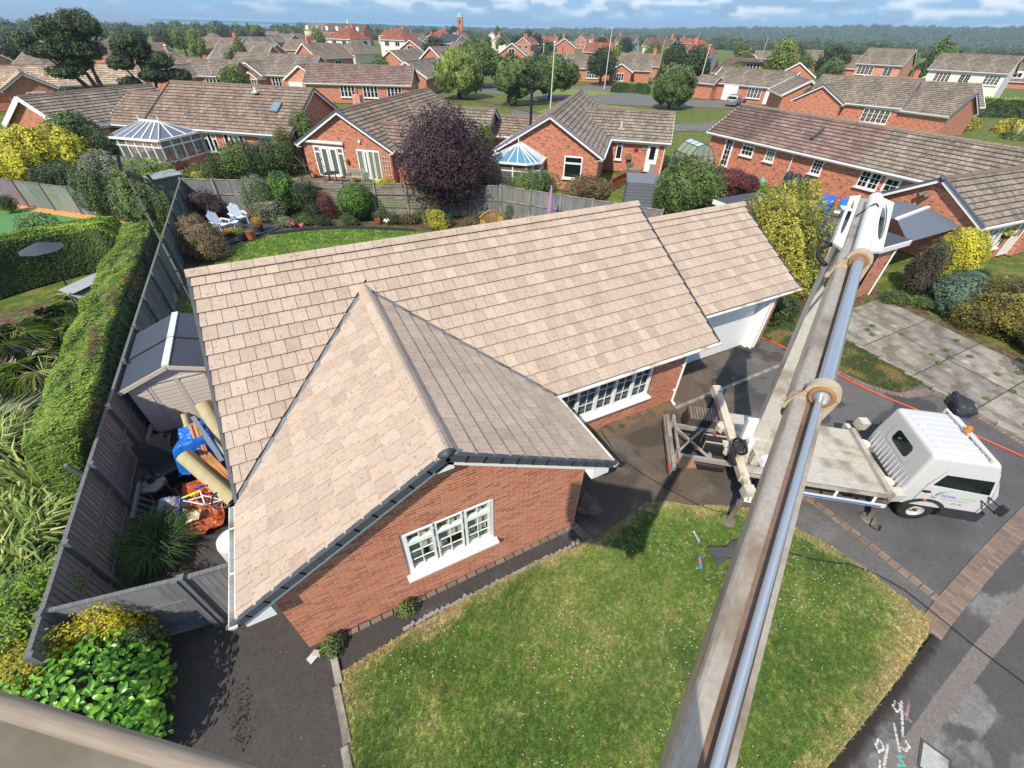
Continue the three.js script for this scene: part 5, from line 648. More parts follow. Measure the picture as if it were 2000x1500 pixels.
section('boom_section',-0.25,3.0,0.29,0.36,boomM,0.10); section('boom_section',2.9,5.9,0.23,0.3,boomM,0.07); section('boom_section',5.8,LN,0.185,0.25,boomM,0.04);
// brown worn track and side flange along the top of each section, as on the real boom
const wear=plain('wear',128,106,94,0.75,{ map: T.dirty });
for (const [l0,l1,w,top] of [[0.3,3.0,0.29,0.102],[3.05,5.9,0.23,0.072],[5.95,LN,0.185,0.042]]) { P('slide_track',(b)=>{ b.quad(Q(l0,rightSign*0.0,top),Q(l1,rightSign*0.0,top),Q(l1,rightSign*w*0.24,top),Q(l0,rightSign*w*0.24,top)); },wear); P('side_flange',(b)=>{ b.bar(Q(l0,rightSign*(w/2 + 0.012),top - 0.1),Q(l1,rightSign*(w/2 + 0.012),top - 0.1),0.026,0.2); },boomM); }
// telescopic rams on top: white barrel, then two bright rods through rusty collars
const rz=rightSign*0.065; const chrome=plain('chrome',196,202,210,0.28,{ metalness: 0.75 });
P('ram_barrel',(b)=>{ b.cyl(Q(0.15,rz,0.2),Q(3.0,rz,0.17),0.092,0.088,18); b.sph(Q(0.15,rz,0.2).x,Q(0.15,rz,0.2).y,Q(0.15,rz,0.2).z,0.1); },plain('barrelm',226,228,230,0.4));
P('ram_rod',(b)=>b.cyl(Q(2.9,rz,0.17),Q(6.0,rz,0.125),0.054,0.054,18),chrome); P('ram_rod',(b)=>b.cyl(Q(5.9,rz*0.9,0.11),Q(LN,rz*0.7,0.075),0.023,0.023,16),chrome);
const collar=(l,h,w,r0)=>{ P('collar_plate',(b)=>{ const pr=[]; for (let i=0; i <= 16; i++) { const a=Math.PI - i/16*Math.PI; pr.push([rz + Math.cos(a)*r0,h + Math.sin(a)*r0]); } pr.push([w*0.62*-rightSign*-1,-0.02]); pr.push([w*0.6*-rightSign,-0.12]); pr.push([w*0.62*-rightSign,0.02]); for (const e of [-0.03,0.05]) b.poly(pr.slice(0,17).map((p)=>Q(l + e,...p))); for (let i=0; i < 16; i++) b.quad(Q(l - 0.03,...pr[i]),Q(l + 0.05,...pr[i]),Q(l + 0.05,...pr[i + 1]),Q(l - 0.03,...pr[i + 1])); for (const s of [-1,1]) { const pl=[[rz - r0*1.0,h],[rz + r0*1.0,h],[w*0.6,-0.1],[-w*0.6,-0.1]]; b.poly(pl.map((p)=>Q(l + s*0.04,...p))); } },plain('collarm',196,182,160,0.7,{ map: T.dirty })); P('collar_ring',(b)=>{ const q=new THREE.Quaternion().setFromUnitVectors(V(0,0,1),d); const c=Q(l + 0.055,rz,h); b.add(new THREE.TorusGeometry(r0*0.62,0.018,8,26),new THREE.Matrix4().compose(c,q,V(1,1,1))); b.add(new THREE.TorusGeometry(r0*0.42,0.014,8,26),new THREE.Matrix4().compose(c,q,V(1,1,1))); b.add(new THREE.RingGeometry(0.03,r0*0.62,26),new THREE.Matrix4().compose(Q(l + 0.056,rz,h),q,V(1,1,1))); },mt.rust); };
collar(3.0,0.17,0.3,0.13); collar(5.92,0.12,0.25,0.115);
// elbow: two white fairing plates with long slots
for (const s of [-1,1]) { P('elbow_plate',(b)=>{ const o=s*0.30,rows=[[-0.25,0.0],[-0.2,s < 0 ? 0.21 : 0.13],[2.35,s < 0 ? 0.15 : 0.11],[2.6,0.0]]; const sh=new THREE.Shape(rows.map(([a,c])=>new THREE.Vector2(a,c))); const hole=new THREE.Path(); hole.absellipse(1.05,s < 0 ? 0.095 : 0.065,0.95,s < 0 ? 0.05 : 0.03,0,Math.PI*2,true,0); sh.holes.push(hole); const g=new THREE.ExtrudeGeometry(sh,{ depth: 0.03,bevelEnabled: true,bevelSize: 0.008,bevelThickness: 0.008,bevelSegments: 1 }); const out=sd.clone().multiplyScalar(s).add(V(0,-0.22,0)).normalize(),nrm=d.clone().cross(out).normalize(); const m=new THREE.Matrix4().makeBasis(d,out,nrm); m.setPosition(Q(0,s*0.13,0.13)); b.add(g,m); b.quad(Q(-0.2,s*(s < 0 ? 0.33 : 0.25),0.08),Q(2.4,s*(s < 0 ? 0.27 : 0.23),0.09),Q(2.3,s*0.2,-0.3),Q(-0.2,s*0.25,-0.4)); },mt.white);  }
P('elbow_pin',(b)=>{ b.cyl(Q(-0.05,-0.38,-0.15),Q(-0.05,0.38,-0.15),0.07,0.07,14); b.cyl(Q(0.15,rz,0.2).add(V(0,0,0)),Q(-0.02,rz,0.24),0.05,0.06,12); },mt.steel); P('elbow_strap',(b)=>{ b.tube([Q(1.0,0.1,0.12),Q(0.95,0.02,0.22),Q(0.9,rz,0.31),Q(0.95,rz*2.2,0.2)],0.012,20,6); b.tube([Q(2.5,0.2,-0.15),Q(2.4,0.32,-0.1),Q(2.2,0.33,-0.05),Q(2.1,0.24,0.0)],0.03,18,8); },mt.black);
// basket
const bk=(u,v,y)=>L2(V(2.018 + 0.79*u - 0.62*v,y,10.541 + 0.62*u + 0.79*v));
const grp=plain('grp',126,124,116,0.7,{ map: T.dirty }),rimM=plain('rimb',150,138,124,0.75,{ map: T.dirty });
const u0=-0.8,u1=0.9,v0=0.0,v1=0.85,yT=8.175,yB=7.1;
const bask=P('basket',(b)=>{ const ins=0.05; for (const [A,B] of [[[u0,v0],[u1,v0]],[[u1,v0],[u1,v1]],[[u1,v1],[u0,v1]],[[u0,v1],[u0,v0]]]) { b.quad(bk(A[0],A[1],yB),bk(B[0],B[1],yB),bk(B[0],B[1],yT),bk(A[0],A[1],yT)); } b.quad(bk(u0,v0,yB),bk(u1,v0,yB),bk(u1,v1,yB),bk(u0,v1,yB)); },grp);
P('rim',(b)=>{ for (const [A,B] of [[[u0,v0],[u1,v0]],[[u1,v0],[u1,v1]],[[u1,v1],[u0,v1]],[[u0,v1],[u0,v0]]]) b.cyl(bk(A[0],A[1],yT),bk(B[0],B[1],yT),0.018,0.018,12); },rimM,bask);
P('inner_shelf',(b)=>{ b.quad(bk(u0,0.01,yT - 0.06),bk(u1,0.01,yT - 0.06),bk(u1,0.2,yT - 0.1),bk(u0,0.2,yT - 0.1)); b.quad(bk(u0,0.2,yT - 0.1),bk(u1,0.2,yT - 0.1),bk(u1,0.22,yT - 0.3),bk(u0,0.22,yT - 0.3)); },grp,bask);
P('basket_knuckle',(b)=>{ b.bar(Q(LN - 0.1,0,-0.05),bk(0.2,0.4,yB - 0.05),0.2,0.2); },mt.lift);
P('floor_frame',(b)=>{ b.bar(bk(u0,0.2,yB - 0.06),bk(u1,0.2,yB - 0.06),0.08,0.08); b.bar(bk(u0,0.65,yB - 0.06),bk(u1,0.65,yB - 0.06),0.08,0.08); },mt.lift);
}
// things lying about
{
const C=(name,label,pts,r,mat,cat,seg=80)=>tag(part(name,new THREE.TubeGeometry(new THREE.CatmullRomCurve3(pts.map((p)=>V(...p))),seg,r,7,false),mat),label,cat);
C('orange_hose','bright orange water hose running from the garage along the verge and round the truck',[[17.5,0.03,2.5],[17.75,0.03,3.2],[18.0,0.03,4.4],[18.13,0.03,5.77],[18.35,0.03,7],[18.75,0.03,8.2],[19.1,0.03,9.6],[19.35,0.03,10.6],[19.6,0.03,12]],0.022,plain('hose',226,76,30,0.5),'hose');
C('black_cable','thin black cable crossing the lawn corner and the pavement',[[9.6,0.06,8.6],[10.42,0.06,9.32],[10.96,0.06,9.83],[11.6,0.05,10.3],[12.0,0.03,11.0],[12.06,0.03,11.68],[12.11,0.012,12.29],[12.2,0.012,13.05],[12.3,0.012,14.5]],0.014,mt.rubber,'cable');
C('grey_hose','thin dark hose curling over the drive by the gable corner towards the lawn',[[8.9,0.02,4.3],[8.8,0.02,5.0],[8.81,0.02,5.5],[9.0,0.02,6.2],[9.3,0.02,6.9],[9.63,0.04,7.57],[10.05,0.05,8.05]],0.011,mt.rubber,'hose');
const r=rng(52),g=new THREE.IcosahedronGeometry(1,5),p=g.attributes.position; for (let i=0; i < p.count; i++) { const x=p.getX(i),y=p.getY(i),z=p.getZ(i),n=fbm(x*1.6 + 4,z*1.6 + y,3,53),f=Math.abs(fbm(x*4,z*4 + y*3,3,55) - 0.5); p.setXYZ(i,x*0.52*(0.5 + n),Math.max(-0.13,y*0.26*(0.55 + n*0.9) - f*0.1),z*0.36*(0.5 + n)); } g.computeVertexNormals(); const bag=part('rubbish_sack',g,plain('sack',42,46,54,0.6)); bag.position.set(20.1,0.14,8.45); bag.rotation.y=0.5; tag(bag,'crumpled black cloth sack lying on the kerb beyond the truck cab','sack');
const g2=new THREE.PlaneGeometry(0.85,0.4,30,16); g2.rotateX(-Math.PI/2); const q=g2.attributes.position; for (let i=0; i < q.count; i++) { const x=q.getX(i),z=q.getZ(i),w=0.45 + 0.8*fbm(x*2.2 + 4,2,3,57); q.setXYZ(i,x,0.06 + 0.09*fbm(x*6,z*6,3,59),z*w + 0.12*(fbm(x*3,7,2,61) - 0.5)); } g2.computeVertexNormals(); const cl=part('jacket',g2,plain('jacket',74,76,82,0.9,{ map: T.dirty })); cl.position.set(9.2,0.02,8.75); cl.rotation.y=-0.15; tag(cl,'crumpled dark grey jacket dropped on the front lawn','jacket');
const bt=(label,x,z,ry,c,band)=>{ const t=thing('spray_can',label,'can',[x,0.07,z],ry); const m=new MB(); m.cyl(V(-0.14,0,0),V(0.1,0,0),0.033,0.033,14); m.build('body',c,t); const k=new MB(); k.cyl(V(0.1,0,0),V(0.15,0,0),0.022,0.016,12); k.build('cap',band,t); if (band !== mt.white) { const l=new MB(); l.cyl(V(-0.02,0,0),V(0.06,0,0),0.0345,0.0345,14); l.build('label_band',plain('band',196,90,110,0.5),t); } };
bt('plain silver can lying on the front lawn',8.85,8.15,1.25,plain('silver',190,194,198,0.3,{ metalness: 0.6 }),mt.white); bt('blue drinks bottle with a pink band lying on the front lawn',8.45,8.65,0.9,plain('bluebt',80,140,190,0.3),mt.steel);
{ const t=thing('white_wrapper','scrap of white wrapper beside the orange hose near the garage','litter',[17.55,0.03,4.15],0.4); const m=new MB(); m.sph(0,0,0,0.14,0.03,0.05,8,5); m.sph(0.1,0.02,0.03,0.05,0.03,0.03,7,5); m.build('paper',mt.white,t); }
{ const m=new MB(),r3=rng(63); for (let i=0; i < 26; i++) { const x=16.0 + r3()*1.6,z=3.7 + r3()*0.8; m.box(x,0.012,z,0.05,0.008,0.02 + 0.02*r3(),r3()*3); } stuff(tag(m.build('brick_chips',plain('chips',190,92,54,0.9)),'orange brick chips scattered on the drive by the garage','rubble')); }
{ const m=new MB(),r3=rng(65); for (let i=0; i < 34; i++) { const x=1.5 + r3()*10,z=7.6 + r3()*4.2; if (inPoly(LAWN,x,z)) m.box(x,0.06,z,0.035,0.005,0.022,r3()*3,r3()*0.6); } stuff(tag(m.build('fallen_leaves',plain('leaves',196,158,96,0.9)),'few dry fallen leaves scattered on the front lawn','leaves')); }
}
// ---------- neighbouring houses ----------
// block(): gable roofed block inside a house group, ridge along local -z of matrix m, from z = 0 to z = -L
function blockWalls(mb,m,s,e,p,L,o={}) {
const k=s - (o.eo ?? 0.35),z0=-(o.vo ?? 0.3),z1=-L + (o.vo ?? 0.3),H=e + (s - k)*p,RH=e + s*p - 0.06; mb.m=m;
mb.quad(V(-k,0,z1),V(-k,0,z0),V(-k,H,z0),V(-k,H,z1)); mb.quad(V(k,0,z0),V(k,0,z1),V(k,H,z1),V(k,H,z0));
const g=(z,d)=>{ const P=[V(-k,0,z),V(k,0,z),V(k,H,z),V(0,RH,z),V(-k,H,z)]; mb.poly(d > 0 ? P : P.reverse(),(q)=>[q.x,q.y]); }; g(z0,1); g(z1,-1); mb.m=null;
}
function blockRoof(mb,m,s,e,p,L,o={}) { // stepped courses on both slopes
mb.m=m; const sl=Math.hypot(1,p),n=Math.max(3,Math.round(s*sl/0.345)),RH=e + s*p,hip0=o.hip0 ?? 0,hip1=o.hip1 ?? 0;
for (const d of [-1,1]) for (let k=0; k < n; k++) { const a=k/n,b=(k + 1)/n,x0=d*s*a,x1=d*s*b,y0=RH - s*a*p + 0.004,y1=RH - s*b*p + 0.038,za0=-hip0*(1 - a),za1=-hip0*(1 - b),zb0=-L + hip1*(1 - a),zb1=-L + hip1*(1 - b);
const A=V(x1,y1,za1),B=V(x1,y1,zb1),C=V(x0,y0,zb0),D=V(x0,y0,za0); const v0=(n - k - 1)*0.345; if (d > 0) mb.quad(A,B,C,D,0,v0); else mb.quad(B,A,D,C,0,v0);
const E1=V(x1,y1 - 0.04,za1),F=V(x1,y1 - 0.04,zb1); if (d > 0) mb.quad(E1,F,B,A,0,v0); else mb.quad(F,E1,A,B,0,v0); }
for (const [h,z,d] of [[hip0,0,1],[hip1,-L,-1]]) if (h) for (let k=0; k < n; k++) { const a=k/n,b=(k + 1)/n,y0=RH - s*a*p + 0.004,y1=RH - s*b*p + 0.038,zz0=z - d*h*(1 - a),zz1=z - d*h*(1 - b),v0=(n - k - 1)*0.345; const A=V(-s*b*d,y1,zz1),B=V(s*b*d,y1,zz1),C=V(s*a*d,y0,zz0),D=V(-s*a*d,y0,zz0); mb.quad(A,B,C,D,0,v0); mb.quad(A.clone().add(V(0,-0.04,0)),B.clone().add(V(0,-0.04,0)),B,A,0,v0); }
mb.m=null;
}
function block(t,m,s,e,p,L,mats,o={}) {
const w=new MB(); blockWalls(w,m,s,e,p,L,o); w.build(o.wallName ?? 'wall',mats.wall,t);
const r=new MB(); blockRoof(r,m,s,e,p,L,o); r.build('roof',mats.roof,t);
const RH=e + s*p,n=Math.round(L/0.45); const rd=new MB(); rd.m=m; rd.col=mats.ridgeCol ?? lin(140,124,110); for (let i=0; i < n; i++) { if (i*0.45 < (o.hip0 ?? 0) || i*0.45 > L - (o.hip1 ?? 0)) continue; const z0=-i*L/n - 0.01,z1=-(i + 1)*L/n + 0.01,y=RH + 0.02 + 0.006*(i % 2); const pr=[[-0.15,-0.06],[-0.07,0.05],[0.07,0.05],[0.15,-0.06]]; for (let k=0; k < 3; k++) rd.quad(V(pr[k][0],y + pr[k][1],z0),V(pr[k + 1][0],y + pr[k + 1][1],z0),V(pr[k + 1][0],y + pr[k + 1][1],z1),V(pr[k][0],y + pr[k][1],z1)); } if (rd.p.length) stuff(rd.build('ridge_tiling',M('ridgev',{ vertexColors: true,map: T.grain,roughness: 0.95 }),t));
const tw=mats.trim ?? mt.white,bm=mats.barge ?? tw;
if (!o.hip0) for (const d of [-1,1]) { const b=new MB(); b.m=m; b.bar(V(0,RH - 0.1,-0.02),V(d*(s + 0.02),e - 0.1,-0.02),0.04,0.2); b.build('barge_board',tw,t); if (mats.verge) { const c=new MB(); c.m=m; c.bar(V(0,RH + 0.02,0.0),V(d*(s + 0.02),e + 0.03,0.0),0.12,0.09); c.build('verge_trim',mats.verge,t); } }
if (!o.hip1) for (const d of [-1,1]) { const b=new MB(); b.m=m; b.bar(V(0,RH - 0.1,-L + 0.02),V(d*(s + 0.02),e - 0.1,-L + 0.02),0.04,0.2); b.build('barge_board',tw,t); if (mats.verge) { const c=new MB(); c.m=m; c.bar(V(0,RH + 0.02,-L),V(d*(s + 0.02),e + 0.03,-L),0.12,0.09); c.build('verge_trim',mats.verge,t); } }
for (const d of [-1,1]) { if (o.noGutter === d) continue; const g=new MB(); g.m=m; g.box(d*(s + 0.05),e - 0.02,-L/2,0.11,0.09,L); g.build('gutter',tw,t); const f=new MB(); f.m=m; f.box(d*(s - 0.06),e - 0.12,-L/2,0.03,0.2,L); f.box(d*(s - 0.2),e - 0.2,-L/2,0.3,0.02,L); f.build('fascia',tw,t); }
}
// window or door on a wall: m places its lower left corner, x right along the wall, z out of it
function opening(t,m,W,H,lights,o={}) {
const f=new MB(),B=(x0,x1,y0,y1,d0,d1)=>f.box((x0 + x1)/2,(y0 + y1)/2,(d0 + d1)/2,x1 - x0,y1 - y0,d1 - d0); const e=o.e ?? 0.07;
B(0,W,0,e,-0.05,0.05); B(0,W,H - e,H,-0.05,0.05); B(0,e,e,H - e,-0.05,0.05); B(W - e,W,e,H - e,-0.05,0.05);
const fr=part(o.name ?? 'window',new THREE.BufferGeometry(),o.mat ?? mt.white,t); fr.applyMatrix4(m);
for (const [x0,x1,y0,y1,nc,nr,s0] of lights) { const s=s0 ?? 0.05,X0=x0*W,X1=x1*W,Y0=y0*H,Y1=y1*H; B(X0,X1,Y0,Y0 + s,-0.03,0.06); B(X0,X1,Y1 - s,Y1,-0.03,0.06); B(X0,X0 + s,Y0 + s,Y1 - s,-0.03,0.06); B(X1 - s,X1,Y0 + s,Y1 - s,-0.03,0.06); const b=o.bar ?? 0.013; for (let i=1; i < (nc ?? 1); i++) { const c=mix(X0 + s,X1 - s,i/nc); B(c - b,c + b,Y0 + s,Y1 - s,0.012,0.035); } for (let i=1; i < (nr ?? 1); i++) { const c=mix(Y0 + s,Y1 - s,i/nr); B(X0 + s,X1 - s,c - b,c + b,0.0125,0.0345); } const p=new MB(); p.quad(V(X0 + s,Y0 + s,0.018),V(X1 - s,Y0 + s,0.018),V(X1 - s,Y1 - s,0.018),V(X0 + s,Y1 - s,0.018)); p.build('pane',o.pane ?? mt.pane,fr); }
fr.geometry=f.geo(); if (o.sill !== 0) { const s=new MB(); s.box(W/2,-0.04,0.06,W + 0.16,0.07,0.2); s.build('sill',mt.white,fr); } return fr;
}
const on=(M4,wall,a,y,off=0)=>M4.clone().multiply(wall === 'front' ? xf(a,y,0 + off) : wall === 'right' ? xf(off,y,a,Math.PI/2) : wall === 'left' ? xf(-off,y,a,-Math.PI/2) : xf(a,y,-off,Math.PI));
const sixes=(n,rows=3,top=0.28)=>{ const o=[]; for (let i=0; i < n; i++) { o.push([i/n + 0.01,(i + 1)/n - 0.01,0.03,1 - top,2,rows]); o.push([i/n + 0.01,(i + 1)/n - 0.01,1 - top,0.97,2,1]); } return o; };
const lights=(n,c=2,r=3)=>Array.from({ length: n },(_,i)=>[i/n + 0.01,(i + 1)/n - 0.01,0.03,0.97,c,r]);
const MG={ wall: mt.brick,roof: mt.roofGrey },vergeDark=plain('vergeD',84,92,108,0.6),PT=0.577;
const pipe=(t,a,b)=>{ const m=new MB(); m.cyl(V(...a),V(...b),0.04,0.04,8); m.build('downpipe',mt.white,t); };
// house with the french doors (behind the copper beech)
{
const t=thing('brick_bungalow','brick bungalow with two sets of white french doors in its gable, behind the copper beech','bungalow',[7.08,0,-25],-0.711);
const MC={ wall: mt.brick,roof: mt.roofWarm,verge: vergeDark }; block(t,xf(),3.86,2.4,PT,16.1,MC);
block(t,xf(8.75,0,-9.2,Math.PI/2),3.0,2.4,0.57,8.7,{ ...MC,roof: mt.roofGrey }); block(t,xf(6.0,0,-2.9,Math.PI/2),2.35,2.35,0.57,6,{ wall: mt.brick,roof: mt.roofPink });
opening(t,xf(-2.67,0.28,-0.3),2.45,2.05,[[0.02,0.2,0.03,0.8],[0.02,0.2,0.8,0.97],[0.22,0.49,0.03,0.97,1,1,0.14],[0.51,0.78,0.03,0.97,1,1,0.14],[0.8,0.98,0.03,0.8],[0.8,0.98,0.8,0.97]],{ name: 'french_doors',sill: 0,pane: plain('paneGrey',96,106,104,0.1) });
opening(t,xf(0.84,0.3,-0.3),1.8,2.0,[[0.02,0.27,0.03,0.97],[0.29,0.49,0.03,0.97,1,1,0.12],[0.51,0.72,0.03,0.97],[0.74,0.98,0.03,0.97]],{ name: 'french_doors',sill: 0,pane: plain('paneGreen',120,132,120,0.12) });
{ const m=new MB(); m.cyl(V(-3.15,2.58,-0.2),V(-0.1,2.58,-0.2),0.11,0.11,12); m.build('awning_case',mt.white,t); const d=new MB(); for (let i=0; i < 5; i++) d.box(3.12,0.75 + i*0.3,-0.26,0.66,0.04,0.03); for (let i=0; i < 4; i++) d.box(2.82 + i*0.2,1.35,-0.25,0.04,1.5,0.03); d.build('wall_trellis',plain('trel',196,186,172,0.8),t); const l=new MB(); l.box(1.25,2.82,-0.22,0.16,0.14,0.14); l.build('alarm_box',mt.white,t); const hb=new MB(); hb.sph(-0.02,1.55,-0.1,0.16,0.14,0.14); hb.build('hanging_basket',plain('hb',150,156,60,0.9),t); const ar=new MB(); ar.cyl(V(0,4.55,-0.1),V(0,5.3,-0.1),0.02); ar.box(0.0,5.1,-0.1,0.2,0.03,0.03); ar.build('roof_aerial',mt.steel,t); }
{ const c=new MB(); c.box(-3.5,2.3,-9,0.7,4.6,0.6); c.build('chimney',mt.brickPink,t); const pt=new MB(); pt.cyl(V(-3.5,4.6,-9),V(-3.5,5.0,-9),0.14,0.12,10); pt.build('chimney_pot',plain('pot',178,92,66,0.8),t); }
}
struct('patio_paving',sheetGeo([[1.5,-28.2],[4.2,-28.4],[8.5,-24.5],[11,-22],[10.5,-20.2],[8,-21],[5,-24]],0.14),plain('patioC',214,196,168,0.95,{ map: T.concrete }));
{ // its patio: rotary dryer, table and chairs, bench
const t=thing('rotary_dryer','folded grey rotary clothes dryer on the patio by the french doors','clothes dryer',[4.3,0.14,-26.2],0.3); const m=new MB(); m.cyl(V(0,0,0),V(0,1.5,0),0.025); m.build('pole',mt.steel,t); for (let i=0; i < 4; i++) { const a=i*1.57,d=new MB(); d.bar(V(0,1.0,0),V(Math.cos(a)*1.5,1.45,Math.sin(a)*1.5),0.03); d.build('arm',mt.steel,t); }
const g=thing('metal_table','black metal garden table with chairs before the french doors','table',[5.9,0.14,-24.9]); { const b=new MB(); b.cyl(V(0,0.7,0),V(0,0.73,0),0.5,0.5,18); b.build('top',mt.black,g); for (let i=0; i < 4; i++) { const l=new MB(),a=i*1.57 + 0.8; l.cyl(V(Math.cos(a)*0.4,0,Math.sin(a)*0.4),V(Math.cos(a)*0.3,0.7,Math.sin(a)*0.3),0.02); l.build('leg',mt.black,g); } }
const mk=()=>{ const c=thing('metal_chair','black wrought metal garden chair left of the round table','chair',[5.2,0.14,-25.3],1,'metal patio chairs'); const s=new MB(); s.cyl(V(0,0.43,0),V(0,0.46,0),0.22,0.22,12); s.build('seat',mt.black,c); const b=new MB(); b.tube([[-0.2,0.45,-0.2],[-0.18,0.85,-0.26],[0,0.95,-0.28],[0.18,0.85,-0.26],[0.2,0.45,-0.2]],0.015); for (const x of [-0.1,0,0.1]) b.bar(V(x,0.45,-0.2),V(x,0.88,-0.26),0.012); b.build('backrest',mt.black,c); for (const [x,z] of [[-0.18,-0.18],[0.18,-0.18],[-0.18,0.18],[0.18,0.18]]) { const l=new MB(); l.cyl(V(x,0,z),V(x,0.44,z),0.014); l.build('leg',mt.black,c); } return c; };
const c0=mk(); copyOf(c0,'black wrought metal garden chair right of the round table',[6.6,0.14,-24.5],-1.2); copyOf(c0,'black wrought metal garden chair behind the round table',[5.6,0.14,-25.8],0.2); copyOf(c0,'dark chair under the rotary dryer',[4.6,0.14,-26.9],0.8);
const b=thing('garden_bench','pale green slatted wooden bench on the patio between the french doors','bench',[7.5,0.14,-24.3],-0.71 + 3.14 - 3.14),wd=plain('benchg',150,164,150,0.85); for (let i=0; i < 3; i++) { const s=new MB(); s.box(0,0.44,-0.15 + i*0.14,1.2,0.03,0.12); s.build('seat_slat',wd,b); } for (let i=0; i < 9; i++) { const s=new MB(); s.box(-0.5 + i*0.125,0.68,-0.24,0.06,0.42,0.03); s.build('back_slat',wd,b); } const r=new MB(); r.box(0,0.9,-0.24,1.25,0.07,0.05); r.build('top_rail',wd,b); for (const x of [-0.58,0.58]) { const l=new MB(); l.box(x,0.32,0.15,0.07,0.64,0.07); l.box(x,0.45,-0.24,0.07,0.9,0.07); l.box(x,0.64,-0.04,0.08,0.04,0.46); l.build('end_frame',wd,b); }
}
// house with the small conservatory and the tall flue
{
const t=thing('brick_bungalow','brick bungalow with round white conservatory and dark flue, its white door under the side eaves','bungalow',[19.9,0,-17.94],-0.717); const MD={ wall: mt.brick,roof: mt.roofGrey,verge: plain('vergeMauve',132,118,138,0.6) };
block(t,xf(),3.96,2.41,0.59,17,MD); block(t,xf(8.75,0,-10.2,Math.PI/2),3.1,2.4,0.565,8.7,{ wall: mt.brick,roof: mt.roofGrey }); block(t,xf(-7.6,0,-8,-Math.PI/2),2.4,2.3,0.5,6,{ wall: mt.brick,roof: mt.roofWarm });
opening(t,xf(1.2,0.86,-0.3),1.32,1.47,[[0.03,0.97,0.03,0.68],[0.03,0.97,0.69,0.97]]);
{ const w=-7.45; const b0=4.35; opening(t,xf(4.5,0.9,w),0.5,1.4,[[0.04,0.96,0.03,0.74],[0.04,0.96,0.75,0.97]],{ sill: 1 }); opening(t,xf(7.0,0.15,w),0.9,2.05,[[0.2,0.8,0.42,0.95,1,1,0.06]],{ name: 'back_door',sill: 0,e: 0.18 }); const p=new MB(); p.box(7.45,0.6,w + 0.01,0.6,0.8,0.05); p.build('door_panel',mt.white,t); pipe(t,[8.35,0,w + 0.06],[8.35,2.3,w + 0.06]); const tv=new MB(); tv.box(5.6,1.2,w + 0.2,0.4,0.34,0.34); tv.build('heating_vent',plain('ventb',120,110,92,0.7),t); const pk=new MB(); for (let i=0; i < 4; i++) pk.sph(6.1 + 0.1*Math.cos(i*1.57),1.75 + 0.12*Math.sin(i*1.57),w + 0.06,0.1,0.08,0.02); pk.build('butterfly_ornament',plain('pinkfly',206,40,104,0.6),t); const disc=new MB(); disc.cyl(V(6.75,1.95,w + 0.02),V(6.75,1.95,w + 0.07),0.24,0.24,18); disc.build('wall_disc',plain('disc',140,136,130,0.6),t); }
{ const f=new MB(); f.cyl(V(-2.3,3.3,-4.6),V(-2.3,5.9,-4.6),0.11,0.11,12); f.cyl(V(-2.3,5.8,-4.6),V(-2.3,6.25,-4.6),0.19,0.19,12); f.build('flue',mt.black,t); const v=new MB(); v.cyl(V(4.6,3.1,-8.3),V(4.6,3.55,-8.3),0.11,0.11,10); v.box(4.6,3.02,-8.25,0.5,0.06,0.5); v.build('roof_vent',plain('rvent',190,194,196,0.5),t); }
// conservatory: half octagon
{ const W=1.75,D=2.9,cx=-2.05; const P=[[cx - W,-0.3],[cx - W,1.1],[cx - W*0.55,1.9],[cx + W*0.55,1.9],[cx + W,1.1],[cx + W,-0.3]],yE=2.05,ap=V(cx,2.95,0.35),ap2=V(cx,2.95,-0.3); const gl=M('blueGlass',{ col: [86,136,168],roughness: 0.08 }); const fr=new MB(),dw=new MB(); const cons=part('conservatory',new THREE.BufferGeometry(),mt.white,t);
for (let i=0; i < 5; i++) { const a=V(P[i][0],0,P[i][1]),b=V(P[i + 1][0],0,P[i + 1][1]); dw.bar(a.clone().setY(0.3),b.clone().setY(0.3),0.16,0.6); for (const y of [0.62,1.55,2.0]) fr.bar(a.clone().setY(y),b.clone().setY(y),0.07,0.07); const n=i === 0 || i === 4 ? 2 : 2; for (let k=0; k <= n; k++) { const q=a.clone().lerp(b,k/n); fr.bar(q.clone().setY(0.6),q.clone().setY(2.02),0.08,0.08,V(1,0,0)); } for (let k=0; k < n; k++) { const p=new MB(),u=a.clone().lerp(b,k/n),v=a.clone().lerp(b,(k + 1)/n); p.quad(u.clone().setY(0.62),v.clone().setY(0.62),v.clone().setY(2),u.clone().setY(2)); p.build('pane',M('consGlass',{ physical: true,color: 0xe6f0f0,transmission: 0.85,roughness: 0.05,thickness: 0 }),cons); } }
const eave=(i)=>V(cx + (P[i][0] - cx)*1.08,yE,P[i][1] > 0 ? P[i][1]*1.08 : P[i][1]); for (let i=0; i < 5; i++) { const a=eave(i),b=eave(i + 1),tp=i === 0 || i === 4 ? [ap,ap2] : [ap]; const q=new MB(); if (tp.length === 2) { const o=i === 0 ? [a,b,ap,ap2] : [a,b,ap2,ap]; q.poly(o); } else q.poly([a,b,ap]); q.build('roof_glazing',gl,cons); fr.bar(a,b,0.12,0.12); const n=i === 0 || i === 4 ? 3 : 3; for (let k=0; k <= n; k++) { const e0=a.clone().lerp(b,k/n),tpv=tp.length === 2 ? (i === 0 ? ap2.clone().lerp(ap,k/n) : ap.clone().lerp(ap2,k/n)) : ap; fr.bar(e0.add(V(0,0.03,0)),tpv.clone().add(V(0,0.03,0)),0.05,0.05); } } fr.bar(ap,ap2,0.12,0.1); fr.bar(ap,ap.clone().add(V(0,0.35,0)),0.05); cons.geometry=fr.geo(); dw.build('dwarf_wall',mt.white,cons); }
}
